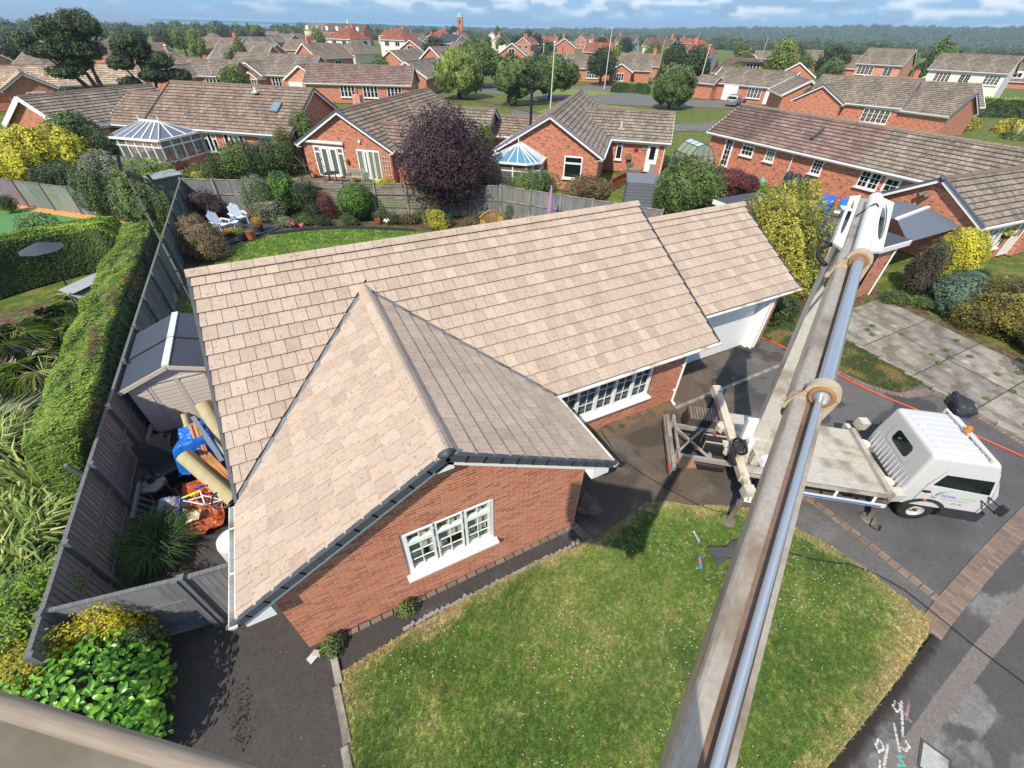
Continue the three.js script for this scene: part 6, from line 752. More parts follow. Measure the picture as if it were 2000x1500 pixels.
// house with the large conservatory, far left of the row, and its left wing house
{
const t=thing('brick_bungalow','brick bungalow with roof window and large white conservatory at its end','bungalow',[6.91,0,-33.83],0.888); const MBk={ wall: mt.brick,roof: mt.roofWarm }; block(t,xf(),4.55,2.43,0.587,13.68,{ ...MBk,verge: plain('vergeBk',60,58,58,0.7) });
block(t,xf(-0.9,0,-12.4),3.6,2.35,0.54,5.2,{ wall: mt.brick,roof: mt.roofWarm },{ wallName: 'link_wall' });
const L=(a,y)=>on(xf(),'left',a,y,4.22); const q=(a,W)=>L(-a,0);
opening(t,L(-3.1,0.95),2.3,1.2,[[0.02,0.25,0.03,0.97],[0.26,0.5,0.03,0.97],[0.51,0.74,0.03,0.97],[0.75,0.98,0.03,0.97]]); opening(t,L(-6.4,0.15),1.9,2.1,[[0.02,0.24,0.03,0.97],[0.25,0.5,0.03,0.97,1,1,0.12],[0.51,0.75,0.03,0.97,1,1,0.12],[0.76,0.98,0.03,0.97]],{ name: 'french_doors',sill: 0 }); opening(t,L(-8.4,0.8),1.3,1.4,[[0.02,0.34,0.03,0.7],[0.36,0.66,0.03,0.97],[0.68,0.98,0.03,0.7]]);
{ const m=new MB(); m.m=xf(-2.1,3.92,-2.4,0,0,0.53); m.box(0,0.06,0,1.1,0.07,0.8); m.build('roof_window_frame',plain('rwf',96,100,104,0.5),t); const g=new MB(); g.m=m.m; g.box(0,0.1,0,0.95,0.02,0.66); g.build('roof_window_pane',plain('rwp',112,132,152,0.12),t); const c=new MB(); c.box(-0.9,4.75,-4.8,0.45,0.12,0.45); c.cyl(V(-0.9,4.8,-4.8),V(-0.9,5.1,-4.8),0.14,0.1,8); c.build('roof_vent',plain('rvent2',206,206,202,0.6),t); }
// conservatory: lean hipped glass roof out from the front
{ const x0=-8.3,x1=-4.2,z0=-13.2,z1=-8.4,yE=2.2,yR=3.1,cons=part('conservatory',new THREE.BufferGeometry(),mt.white,t),f=new MB(),dw=new MB(),rg=M('roofGlass',{ col: [104,112,126],roughness: 0.2 }),gl=M('consGlass'); const ra=V(-6.2,yR,z1 - 1.5),rb=V(-6.2,yR,z0 + 1.5),c=[V(x0,yE,z0),V(x0,yE,z1),V(x1,yE,z1),V(x1,yE,z0)];
const rp=(pts)=>{ const m=new MB(); m.poly(pts); m.build('roof_glazing',rg,cons); }; rp([c[0],c[1],ra,rb]); rp([c[1],c[2],ra]); rp([c[2],c[3],rb,ra]); rp([c[3],c[0],rb]); const ln=(a,b,w=0.07)=>f.bar(a.clone().add(V(0,0.03,0)),b.clone().add(V(0,0.03,0)),w,w); for (let k=0; k <= 6; k++) { ln(c[0].clone().lerp(c[1],k/6),rb.clone().lerp(ra,k/6)); } for (let k=0; k <= 3; k++) ln(c[1].clone().lerp(c[2],k/3),ra); for (let k=0; k <= 3; k++) ln(c[3].clone().lerp(c[0],k/3),rb); ln(ra,rb,0.16); for (const p of [ra,rb]) f.bar(p,p.clone().add(V(0,0.4,0)),0.05); for (let i=0; i < 4; i++) if (i !== 2) ln(c[i],c[(i + 1) % 4],0.14);
const side=(a,b,n)=>{ const A=a.clone().setY(0),B=b.clone().setY(0); dw.bar(A.clone().setY(0.35),B.clone().setY(0.35),0.22,0.7); for (const y of [0.74,1.75]) f.bar(A.clone().setY(y),B.clone().setY(y),0.08,0.08); for (let k=0; k <= n; k++) { const q2=A.clone().lerp(B,k/n); f.bar(q2.clone().setY(0.7),q2.clone().setY(2.2),0.09,0.09,V(1,0,0)); } for (let k=0; k < n; k++) { const p=new MB(),u=A.clone().lerp(B,k/n),v=A.clone().lerp(B,(k + 1)/n); p.quad(u.clone().setY(0.74),v.clone().setY(0.74),v.clone().setY(2.16),u.clone().setY(2.16)); p.build('pane',gl,cons); } }; const i8=0.12; const k8=c.map((p,i)=>V(p.x + (p.x < -6 ? i8 : -i8),0,p.z + (p.z < -10 ? i8 : -i8))); side(k8[0],k8[1],6); side(k8[1],k8[2],4); side(k8[3],k8[0],4); cons.geometry=f.geo(); dw.build('dwarf_wall',mt.brick,cons); const fl=new MB(); fl.quad(V(x0,0.05,z1),V(x1,0.05,z1),V(x1,0.05,z0),V(x0,0.05,z0)); fl.build('floor',plain('consfl',170,156,136,0.8),cons); const fu=new MB(); for (const [x,z] of [[-7.4,-9.4],[-7.3,-11.2],[-5.4,-10]]) fu.box(x,0.4,z,0.7,0.7,0.7); fu.build('wicker_furniture',plain('wick',188,170,138,0.9),cons); }
}
{
const t=thing('brick_bungalow','brick bungalow with deep white barge boards at the left edge, behind the yellow shrubs','bungalow',[-13.83,0,-40.83],-0.757); block(t,xf(),3.5,2.38,0.58,11.2,{ wall: mt.brick,roof: mt.roofGrey }); { const m=new MB(); for (const d of [-1,1]) m.bar(V(0,4.3,0.02),V(d*3.55,2.25,0.02),0.05,0.34); m.build('barge_board',mt.white,t); }
block(t,xf(3.6,0,-9.6,-Math.PI/2),3.2,2.35,0.56,6.4,{ wall: mt.brick,roof: mt.roofPink }); opening(t,on(xf(),'right',-6.2,0.9,3.16),1.5,1.3,lights(2,1,2)); const g=new MB(); g.m=xf(2.3,3.25,-7.2,0,0,-0.52); g.cyl(V(0,0,0),V(0,0.35,0),0.08,0.08,8); g.build('roof_vent',plain('rvent',190,194,196,0.5),t);
}
// long bungalow on the right with its front gable
{
const t=thing('long_bungalow','long brick bungalow with patchy brown roof and a row of small paned white windows','bungalow',[40.39,0,-19.52],-3.131); // ridge runs towards the viewer: local -z is world +z
const w=new MB(); blockWalls(w,xf(),3.34,2.62,0.577,23); w.build('wall',mt.brick,t);
// roof in three differently weathered lengths
for (const [z0,z1,m] of [[0,4.4,mt.roofBrown],[4.4,12.6,mt.roofPink],[12.6,23,mt.roofGrey]]) { const r=new MB(); blockRoof(r,xf(0,0,-z0),3.34,2.62,0.577,z1 - z0); r.build('roof',m,t); }
{ const rd=new MB(); rd.col=lin(150,138,122); for (let i=0; i < 50; i++) { const z0=-i*0.46 - 0.01,z1=z0 - 0.44,y=2.62 + 3.34*0.577 + 0.02 + 0.008*(i % 2); const pr=[[-0.15,-0.06],[-0.07,0.05],[0.07,0.05],[0.15,-0.06]]; for (let k=0; k < 3; k++) rd.quad(V(pr[k][0],y + pr[k][1],z0),V(pr[k + 1][0],y + pr[k + 1][1],z0),V(pr[k + 1][0],y + pr[k + 1][1],z1),V(pr[k][0],y + pr[k][1],z1)); } stuff(rd.build('ridge_tiling',M('ridgev'),t)); }
{ const g=new MB(); g.box(3.42,2.58,-11.5,0.13,0.1,23); g.build('gutter',mt.white,t); const f=new MB(); f.box(3.28,2.5,-11.5,0.03,0.2,23); f.box(3.14,2.41,-11.5,0.3,0.02,23); f.build('fascia',mt.white,t); const b=new MB(); for (const d of [-1,1]) b.bar(V(0,4.45,0.0),V(d*3.36,2.53,0.0),0.05,0.18); b.build('barge_board',mt.white,t); }
// local right side faces the viewer (world -x); a runs along -z
const Wn=(a,y,W,H,l,o)=>opening(t,on(xf(),'right',-a,y,3.0),W,H,l,o);
Wn(1.95,0.3,0.85,2.2,[[0.12,0.88,0.05,0.97,2,5]],{ name: 'garden_door',sill: 0 }); Wn(3.7,1.5,1.15,1.05,[[0.03,0.97,0.03,0.68,3,2],[0.03,0.97,0.68,0.97,3,1]]); Wn(6.0,1.5,0.8,1.0,[[0.04,0.96,0.03,0.97,3,4]],{ pane: plain('paneGreyB',92,100,112,0.1) }); Wn(9.9,1.45,0.8,1.03,[[0.04,0.96,0.03,0.97,3,4]]); Wn(13.35,1.4,1.3,1.05,lights(2,2,3)); Wn(14.9,0.3,0.95,2.1,[[0.1,0.9,0.42,0.95,2,3]],{ name: 'garden_door',sill: 0,e: 0.1 }); Wn(17.6,1.3,1.2,1.1,lights(2,2,3));
pipe(t,[3.06,0.02,-8.3],[3.06,2.5,-8.3]); { const m=new MB(); m.bar(V(2.3,3.45,-8.6),V(1.25,4.06,-8.6),0.16,0.1); m.build('flue_flashing',plain('flash',78,78,84,0.7),t); const v=new MB(); v.cyl(V(1.0,3.6,-21.5),V(1.0,5.6,-21.5),0.12,0.12,10); v.box(1.1,3.95,-21.5,0.7,0.06,0.6,0,0,-0.5); v.build('vent_pipe',plain('ventp',150,166,176,0.5),t); }
}
{
const t=thing('brick_bungalow','front gable wing of dark brick with security lamps, behind the flat roofed garage','bungalow wing',[32.3,0,0.13],-1.641); block(t,xf(),2.76,2.25,0.585,8.6,{ wall: mt.brick,roof: mt.roofGrey,verge: vergeDark }); const s=(a,y,W,H,l,o)=>opening(t,on(xf(),'right',-a,y,2.41),W,H,l,o);
s(2.1,0.7,1.6,1.2,lights(3,2,3),{ pane: plain('paneGreyB') }); s(4.6,0.08,1.0,2.05,[[0.1,0.9,0.45,0.95,2,2]],{ name: 'front_door',sill: 0,e: 0.1 }); const dp=new MB(); dp.m=on(xf(),'right',-4.6,0.1,2.43); dp.box(0.5,0.45,0,0.8,0.85,0.05); dp.build('door_panel',mt.white,t); const l=new MB(); for (const x of [-0.5,-0.25]) { l.box(x,2.95,-0.2,0.1,0.12,0.16); l.cyl(V(x,2.95,-0.2),V(x - 0.1,2.86,0.02),0.09,0.12,10); } l.build('security_lamp',plain('slamp',120,118,110,0.5),t); const e2=new MB(); e2.sph(0,3.82,0.04,0.16,0.16,0.06); e2.build('ridge_end_cap',vergeDark,t); const lm=new MB(); lm.sph(2.47,1.55,-2.9,0.03,0.14,0.14); lm.build('wall_lamp',mt.white,t);
const hb=thing('hanging_basket','hanging basket of yellow green plants by the white front door','hanging basket',[35.7,1.35,2.9]); const b=new MB(); b.sph(0,0,0,0.22,0.16,0.22); b.build('bowl',mt.black,hb); part('plants',leafGeo([[0,0.15,0,0.26,0.16,0.26]],160,0.09,PAL.yellowgreen,71),mt.leaf,hb);
}
{ // flat roofed garage with black door and small hipped canopy
const t=thing('flat_roof_garage','brick garage with flat grey roof and black door beyond the boom','garage',[22.84,0,2.45]); const r=new MB(); r.box(1.35,2.5,-1.5,3.7,0.1,3.3); r.box(1.3,2.501,-5.3,3.4,0.1,4.4); r.build('roof',mt.felt,t); for (const [x,z,w2,l2] of [[1.35,0.18,3.7,0.05],[1.3,-7.52,3.4,0.05],[-0.42,-5.2,0.05,4.5]]) { const f=new MB(); f.box(x,2.42,z,w2,0.22,l2); f.build('fascia',mt.white,t); } const w=new MB(); w.quad(V(1.5,0,0),V(2.6,0,0),V(2.6,2.42,0),V(1.5,2.42,0)); w.quad(V(-0.4,0,-0.0),V(-0.25,0,0),V(-0.25,2.42,0),V(-0.4,2.42,0)); w.quad(V(2.6,0,0),V(2.6,0,-3),V(2.6,2.42,-3),V(2.6,2.42,0)); w.quad(V(-0.4,0,-7),V(-0.4,0,0),V(-0.4,2.42,0),V(-0.4,2.42,-7)); w.quad(V(2.6,0,-7),V(-0.4,0,-7),V(-0.4,2.42,-7),V(2.6,2.42,-7)); w.build('wall',mt.brick,t); const d=new MB(); for (let i=0; i < 8; i++) d.box(0.62,0.15 + i*0.29,-0.06,1.74,0.285,0.04); d.build('garage_door',plain('bdoor',24,26,27,0.45),t); const n=new MB(); n.box(1.05,1.45,-0.03,0.3,0.4,0.012,0,0,0.2); n.build('yellow_note',plain('note',222,214,130,0.8),t); pipe(t,[2.55,0.02,0.08],[2.55,2.4,0.08]);
const c=new MB(); c.poly([V(5.6,2.5,-1.7),V(9.2,2.5,-2.1),V(9.9,1.95,-0.5),V(4.6,2.0,-0.4)]); c.poly([V(9.2,2.5,-2.1),V(5.6,2.5,-1.7),V(5.2,2.45,-3.4),V(9.2,2.45,-3.6)]); c.build('canopy_roof',plain('canopy',112,124,142,0.85,{ map: T.grain }),t); const cb=new MB(); cb.bar(V(5.6,2.53,-1.7),V(9.2,2.53,-2.1),0.16,0.1); cb.build('canopy_ridge',mt.white,t);
}
{ // garden of the long bungalow: water butts, greenhouse, trellis, path
struct('garden_path',sheetGeo([[36.6,-18.5],[37.4,-18.5],[37.4,-5],[35.6,-5],[35.4,-9],[36.2,-12]],0.02),plain('gpath',204,184,160,0.95,{ map: T.concrete }));
const mk=(label,z)=>{ const t=thing('water_butt',label,'water butt',[37.05,0.02,z],0,'dark green water butts'); const m=new MB(); m.add(new THREE.LatheGeometry([[0,0],[0.26,0],[0.3,0.3],[0.29,0.32],[0.31,0.6],[0.3,0.63],[0.3,0.95],[0.28,0.97],[0.26,1.2],[0.2,1.27],[0,1.28]].map(([x,y])=>new THREE.Vector2(x,y)),18)); m.build('body',plain('butt',40,62,72,0.5),t); const l=new MB(); l.cyl(V(0,1.26,0),V(0,1.31,0),0.2,0.18,14); l.build('lid',plain('buttlid',34,50,58,0.5),t); return t; };
const b=mk('dark green water butt nearest the downpipe',-10.7); copyOf(b,'dark green water butt in the middle of the three',[37.05,0.02,-10.0]); copyOf(b,'dark green water butt furthest from the downpipe',[37.05,0.02,-9.3]);
{ const t=thing('hose_reel','turquoise hose reel on the path left of the water butts','hose reel',[36.6,0.02,-12.4]); const m=new MB(); m.add(new THREE.TorusGeometry(0.2,0.07,8,18),xf(0,0.28,0,0.6)); m.cyl(V(-0.1,0.28,-0.1),V(0.1,0.28,0.1),0.2,0.2,14); m.build('drum',plain('reel',96,186,160,0.6),t); const f=new MB(); f.bar(V(-0.2,0,0),V(-0.05,0.5,0),0.04); f.bar(V(0.2,0,0),V(0.05,0.5,0),0.04); f.build('frame',mt.black,t); }
{ const t=thing('greenhouse','green framed greenhouse with silvery glass beside the long bungalow','greenhouse',[34.6,0,-17.2],-0.3),fr=plain('ghf',42,92,74,0.5),gl=M('ghGlass',{ physical: true,color: 0xdfeee8,transmission: 0.7,roughness: 0.15,thickness: 0 }); const pr=[[-1.1,0],[-1.15,1.3],[-0.6,2.0],[0,2.2],[0.6,2.0],[1.15,1.3],[1.1,0]],f=new MB(); for (const z of [0,-0.8,-1.6,-2.4]) for (let i=0; i < 6; i++) f.bar(V(...pr[i],z),V(...pr[i + 1],z),0.05); for (const p of pr) f.bar(V(...p,0),V(...p,-2.4),0.05); for (const x of [-0.55,0,0.55]) f.bar(V(x,0,0),V(x,2.05,0),0.035,0.035,V(1,0,0)); f.bar(V(-1.1,1.3,0),V(1.1,1.3,0),0.035); f.build('frame',fr,t); for (let i=0; i < 6; i++) for (let k=0; k < 3; k++) { const m=new MB(),z0=-k*0.8,z1=z0 - 0.8; m.quad(V(...pr[i],z0),V(...pr[i + 1],z0),V(...pr[i + 1],z1),V(...pr[i],z1)); m.build('pane',i === 2 || i === 3 ? plain('ghTop',176,198,202,0.2) : gl,t); } const e=new MB(); e.poly(pr.map(([x,y])=>V(x,y,0.01))); e.build('end_glazing',gl,t); const pl=new MB(); pl.box(0,0.4,-1.2,1.6,0.06,2); pl.build('bench',plain('ghb',70,120,84,0.8),t); }
{ const t=thing('lattice_fence','row of leaning brown fence slats by the greenhouse','fence',[32.2,0,-17.9],0.0),r=rng(75); for (let i=0; i < 9; i++) { const m=new MB(); m.bar(V(i*0.12,0.05,i*0.5),V(i*0.12,1.75,i*0.5 - 0.1),0.12,0.05); m.build('slat',plain('bslat',132,72,58,0.9),t); } const rl=new MB(); rl.bar(V(0,1.3,0),V(1,1.3,4.1),0.08); rl.build('rail',plain('bslat',0,0,0),t); }
{ const t=thing('bicycle_cover','blue plastic cover over garden things by the long bungalow wall','cover',[35.4,0,-6.4],0.4); const m=new MB(); m.box(0,0.4,0,1.6,0.7,0.9,0,0,0.1); m.build('cover',plain('bluec',30,110,200,0.4),t); }
{ const t=thing('white_lounger','white and blue folded sun lounger beside the blue cover','lounger',[35.6,0,-4.9],0.9); const m=new MB(); m.box(0,0.35,0,1.5,0.08,0.6,0,0,0.12); m.build('seat',mt.white,t); const b2=new MB(); b2.box(0.8,0.6,0,0.6,0.07,0.6,0,0,0.9); b2.build('backrest',plain('bluec',0,0,0),t); for (const x of [-0.6,0.6]) { const l=new MB(); l.box(x,0.17,0,0.05,0.34,0.55); l.build('leg',mt.white,t); } }
}
{ // decking and store of the conservatory house
struct('decking',sheetGeo([[21.9,-15.8],[26.2,-18.4],[33,-16],[33.8,-19.4],[29.5,-19.6],[24.5,-17.2]],0.1),plain('deckw',176,128,98,0.9,{ map: T.ply }));
const t=thing('plastic_store','grey plastic garden store with double pitched lids behind the panel fence','garden store',[23.6,0,-11.9],-0.6),gm=plain('store',104,112,124,0.7); { const m=new MB(); m.box(0,0.85,0,1.9,1.7,1.2); m.build('body',gm,t); const r=new MB(); for (let i=0; i < 8; i++) r.box(0,1.72 + 0.0 + i*0.035,0.55 - i*0.16,2.0,0.03,0.17,0,0.25); r.build('roof',gm,t); const d=new MB(); for (let i=0; i < 8; i++) d.box(0,0.2 + i*0.2,0.61,1.8,0.17,0.02); d.build('door',gm,t); }
const t2=copyOf(t,'smaller grey plastic store to the right behind the first',[25.0,0,-12.0],-0.6,[0.7,0.95,0.8]);
const tb=thing('patio_set','grey rattan table on the brick red deck by the white door','table',[28.0,0.1,-17.6],0.3); const m=new MB(); m.box(0,0.7,0,1.2,0.05,0.8); m.build('top',plain('rat',132,122,108,0.8),tb); for (const [x,z] of [[-0.5,-0.3],[0.5,-0.3],[-0.5,0.3],[0.5,0.3]]) { const l=new MB(); l.box(x,0.35,z,0.06,0.7,0.06); l.build('leg',plain('rat',0,0,0),tb); }
const ck=thing('rattan_chair','grey rattan chair at the near side of the deck table','chair',[27.2,0.1,-16.7],2.6,'rattan chairs'); { const s=new MB(); s.box(0,0.4,0,0.55,0.08,0.55); s.build('seat',plain('rat',0,0,0),ck); const b=new MB(); b.box(0,0.7,-0.26,0.55,0.6,0.06,0,-0.15); b.build('backrest',plain('rat',0,0,0),ck); for (const x of [-0.25,0.25]) { const l=new MB(); l.box(x,0.2,0.2,0.05,0.4,0.05); l.box(x,0.2,-0.2,0.05,0.4,0.05); l.build('leg_pair',plain('rat',0,0,0),ck); } } copyOf(ck,'grey rattan chair at the right end of the deck table',[29.2,0.1,-17.0],4); copyOf(ck,'grey rattan chair tucked behind the deck table',[28.1,0.1,-18.6],0.2);
const bf=thing('deck_balustrade','low red brown balustrade along the deck edge','balustrade',[24.2,0.05,-15.6],0.5),rb=plain('redwood',150,84,52,0.8); for (let i=0; i < 12; i++) { const q=new MB(); q.box(i*0.22,0.42,0,0.07,0.75,0.05); q.build('baluster',rb,bf); } const rr=new MB(); rr.box(1.2,0.84,0,2.6,0.07,0.1); rr.build('handrail',rb,bf);
const wb=thing('wheelie_bin','dark grey wheelie bin at the side of the conservatory house','bin',[33.6,0.02,-19.0],0.4); { const q=new MB(); q.add(new THREE.CylinderGeometry(0.4,0.32,0.95,4),xf(0,0.5,0,0.785)); q.build('body',plain('bin',74,78,84,0.6),wb); const l=new MB(); l.box(0,1.02,0,0.62,0.07,0.66,0,0.06); l.build('lid',plain('binlid',120,146,126,0.6),wb); for (const x of [-0.24,0.24]) { const w=new MB(); w.cyl(V(x,0.1,-0.28),V(x + 0.05,0.1,-0.28),0.1); w.build('wheel',mt.black,wb); } }
const ps=thing('parasol','closed mauve parasol standing by the panel fence behind the roof','parasol',[15.6,0,-10.2]); { const q=new MB(); q.cyl(V(0,0,0),V(0,2.6,0),0.025); q.build('pole',mt.steel,ps); const f=new MB(); f.add(new THREE.LatheGeometry([[0.03,2.65],[0.07,2.4],[0.12,1.9],[0.16,1.4],[0.17,1.15],[0.12,1.1]].map(([x,y])=>new THREE.Vector2(x,y)),9)); f.build('canopy',plain('mauve',172,130,180,0.9),ps); }
}
{ // road, verges and footways behind the row
struct('estate_road',sheetGeo([[34.5,-80],[45,-72],[46.5,-62],[60,-52],[72,-46],[80,-44],[80,-38],[66,-38.5],[56,-36.5],[46,-38],[38,-44],[36.6,-56],[32,-48],[36,-36],[60,-30],[84,-30],[90,-52],[72,-56],[69,-66],[78,-76],[70,-84],[58,-78],[52,-92],[40,-92]],-0.02),mt.road);
struct('footway',sheetGeo([[33.5,-71],[36,-62],[37.5,-52],[39,-53],[38,-62],[36,-72]],-0.012),plain('foot',96,84,78,0.95));
struct('village_green',sheetGeo([[38,-52],[48,-60],[53,-57],[56,-50],[48,-42],[40,-44]],0.01),mt.turf); struct('village_green',sheetGeo([[50,-75],[58,-66],[66,-68],[62,-76],[54,-80]],0.012),mt.turf);
}
// ---------- hedges and planting near the house ----------
function hedge(name,label,path,w,h,n,size,palTop,palSide,seed,o={}) { // clipped hedge along a path [x, z], leaf sprays over a dense core
const t=thing(name,label,'hedge'),c=new THREE.CatmullRomCurve3(path.map(([x,z])=>V(x,0,z)),false,'catmullrom',0.5),L=c.getLength(),r=rng(seed);
const prof=[[-1,0.02],[-1.02,0.55],[-0.98,0.86],[-0.8,0.97],[-0.35,1.0],[0.35,1.0],[0.8,0.97],[0.98,0.86],[1.02,0.55],[1,0.02]];
const at=(k,a,b)=>{ const p=c.getPointAt(clamp(k)),d=c.getTangentAt(clamp(k)),nx=-d.z,nz=d.x; const en=Math.min(1,Math.sqrt(clamp(Math.min(k,1 - k)*L/0.9)*0.97 + 0.03)); a *= en; b *= 0.25 + 0.75*en; const wob=1 + 0.16*(fbm(k*L*0.7,b*2 + seed,3,seed) - 0.5)*2; return V(p.x + nx*a*w/2*wob,b*h*(1 + 0.09*(fbm(k*L*0.9 + 7,a*1.5,3,seed + 3) - 0.5)*2),p.z + nz*a*w/2*wob); };
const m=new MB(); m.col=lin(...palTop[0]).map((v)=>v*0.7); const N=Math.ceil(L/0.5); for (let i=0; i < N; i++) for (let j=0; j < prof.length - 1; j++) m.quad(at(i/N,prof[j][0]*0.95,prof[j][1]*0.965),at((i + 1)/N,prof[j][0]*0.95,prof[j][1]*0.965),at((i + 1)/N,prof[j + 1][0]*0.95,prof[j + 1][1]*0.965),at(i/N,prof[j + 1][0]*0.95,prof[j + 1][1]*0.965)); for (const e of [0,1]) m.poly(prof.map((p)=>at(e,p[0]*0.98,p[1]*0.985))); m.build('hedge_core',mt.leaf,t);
const sp=new MB(),r2=rng(seed + 1); for (let i=0; i < (o.leaves ?? 5); i++) { const a=r2()*6.28,l=size*(0.7 + 0.6*r2()),dx=Math.cos(a),dz=Math.sin(a),y=0.08 + r2()*0.4,wd=size*(o.wd ?? 0.22); sp.poly([V(-dz*wd,0,dx*wd),V(dx*l*0.5 - dz*wd,l*y*0.5,dz*l*0.5 + dx*wd),V(dx*l,l*y,dz*l),V(dx*l*0.5 + dz*wd,l*y*0.5,dz*l*0.5 - dx*wd)]); }
const im=new THREE.InstancedMesh(sp.geo(),mt.leafI,n),M4=new THREE.Matrix4(),col=new THREE.Color(); const seg=[]; let tot=0; for (let j=0; j < prof.length - 1; j++) { const l=Math.hypot((prof[j + 1][0] - prof[j][0])*w/2,(prof[j + 1][1] - prof[j][1])*h); tot += l; seg.push(tot); }
for (let i=0; i < n; i++) { const k=r(),s=r()*tot; let j=0; while (seg[j] < s) j++; const f=(s - (j ? seg[j - 1] : 0))/(seg[j] - (j ? seg[j - 1] : 0)),a=mix(prof[j][0],prof[j + 1][0],f),b=mix(prof[j][1],prof[j + 1][1],f); const p=at(k,a,b),d=c.getTangentAt(clamp(k)); const nn=V(-d.z*a*0.9*(b < 0.95 ? 1 : 0.2),b > 0.9 ? 1 : 0.25,d.x*a*0.9*(b < 0.95 ? 1 : 0.2)).add(V(r() - 0.5,r() - 0.5,r() - 0.5).multiplyScalar(0.8)).normalize(); const q=new THREE.Quaternion().setFromUnitVectors(V(0,1,0),nn); M4.compose(p.addScaledVector(nn,-size*0.35),q,V(1,1,1).multiplyScalar(0.7 + 0.7*r())); im.setMatrixAt(i,M4);
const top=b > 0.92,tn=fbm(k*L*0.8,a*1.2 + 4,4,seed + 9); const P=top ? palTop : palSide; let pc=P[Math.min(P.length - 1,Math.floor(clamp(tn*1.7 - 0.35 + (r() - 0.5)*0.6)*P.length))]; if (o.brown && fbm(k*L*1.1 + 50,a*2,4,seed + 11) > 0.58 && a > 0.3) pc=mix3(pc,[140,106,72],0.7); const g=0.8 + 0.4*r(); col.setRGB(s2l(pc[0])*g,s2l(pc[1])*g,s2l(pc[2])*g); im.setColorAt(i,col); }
im.name='hedge_leaves'; t.add(im); stuff(im); return t;
}
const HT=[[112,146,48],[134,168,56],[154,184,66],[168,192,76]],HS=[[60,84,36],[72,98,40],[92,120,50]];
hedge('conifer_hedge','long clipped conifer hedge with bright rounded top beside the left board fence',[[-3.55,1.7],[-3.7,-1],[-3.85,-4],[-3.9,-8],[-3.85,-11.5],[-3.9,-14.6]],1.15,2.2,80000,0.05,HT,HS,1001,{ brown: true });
hedge('conifer_hedge','second clipped conifer hedge branching off left behind the blue garden umbrella',[[-4.4,-14.6],[-6.4,-15.2],[-8.6,-14.4],[-11,-12.8],[-14.5,-10.6]],1.3,2.05,42000,0.065,HT,HS,1011);
{ const t=thing('old_post_row','row of short leaning old timber posts between the hedge and the board fence','fence posts'),r=rng(1017); for (let i=0; i < 9; i++) { const z=1.4 - i*1.62,m=new MB(); m.bar(V(-3.02,0.4,z),V(-3.32 - 0.1*r(),1.82 + 0.1*r(),z + 0.1),0.1,0.07); m.build('post',mt.timber,t); } }
// big-leaved laurel at the lower left, its largest leaves one by one
{
const t=thing('cherry_laurel','large glossy cherry laurel with big bright leaves at the lower left corner','shrub',[-2.95,0,6.2]),r=rng(1021),lob=[[0.1,0.75,0.1,1.35,0.95,1.05],[-1.0,0.7,-0.25,1.0,0.9,0.8],[0.55,0.6,0.75,0.9,0.75,0.7],[0.6,0.65,-0.45,0.7,0.8,0.6]];
const lf=(wd,l,fold)=>{ const m=new MB(),N=5; for (let i=0; i < N; i++) { const a=i/N,b=(i + 1)/N,W=(k)=>wd*Math.sin(Math.PI*Math.min(1,k*0.94 + 0.05)) ** 0.8,Y=(k)=>0.12*l*Math.sin(k*2.6) - 0.1*l*k*k; for (const s of [-1,1]) { const q=[V(a*l,Y(a),0),V(b*l,Y(b),0),V(b*l,Y(b) + W(b)*fold,s*W(b)),V(a*l,Y(a) + W(a)*fold,s*W(a))]; m.poly(s > 0 ? [q[3],q[2],q[1],q[0]] : q); } } return m; };
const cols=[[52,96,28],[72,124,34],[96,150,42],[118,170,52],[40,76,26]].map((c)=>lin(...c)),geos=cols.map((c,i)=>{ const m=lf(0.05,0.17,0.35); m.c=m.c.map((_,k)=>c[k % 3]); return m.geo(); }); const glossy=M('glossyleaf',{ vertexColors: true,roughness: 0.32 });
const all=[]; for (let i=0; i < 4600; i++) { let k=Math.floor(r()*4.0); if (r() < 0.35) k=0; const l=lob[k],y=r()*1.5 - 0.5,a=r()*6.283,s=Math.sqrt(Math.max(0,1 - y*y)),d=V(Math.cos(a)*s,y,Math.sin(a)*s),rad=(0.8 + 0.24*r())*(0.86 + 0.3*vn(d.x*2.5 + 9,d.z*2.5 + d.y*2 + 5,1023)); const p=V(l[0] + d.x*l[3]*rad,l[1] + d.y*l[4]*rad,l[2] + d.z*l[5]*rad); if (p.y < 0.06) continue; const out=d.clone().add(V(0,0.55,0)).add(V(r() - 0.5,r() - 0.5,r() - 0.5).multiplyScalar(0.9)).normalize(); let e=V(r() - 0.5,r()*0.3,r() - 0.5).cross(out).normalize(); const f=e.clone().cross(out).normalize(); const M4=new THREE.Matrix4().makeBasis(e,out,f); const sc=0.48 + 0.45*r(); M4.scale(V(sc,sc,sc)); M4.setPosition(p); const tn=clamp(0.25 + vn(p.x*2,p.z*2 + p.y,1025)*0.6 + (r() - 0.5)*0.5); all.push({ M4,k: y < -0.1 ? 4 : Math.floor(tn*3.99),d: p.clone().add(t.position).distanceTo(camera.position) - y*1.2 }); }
all.sort((a,b)=>a.d - b.d); const rest=[]; all.forEach((q,i)=>{ if (i < 295) { const o=part('leaf',geos[q.k],glossy,t); o.applyMatrix4(q.M4); } else rest.push(geos[q.k].clone().applyMatrix4(q.M4)); }); stuff(part('leaf_mass',mergeGeometries(rest),glossy,t)); part('inner_foliage',coreGeo(lob,PAL.green,0.74),mt.leaf,t); limbs([0,0,0],lob.map((l)=>[l[0],l[1],l[2]]),0.06,'stem',t);
}
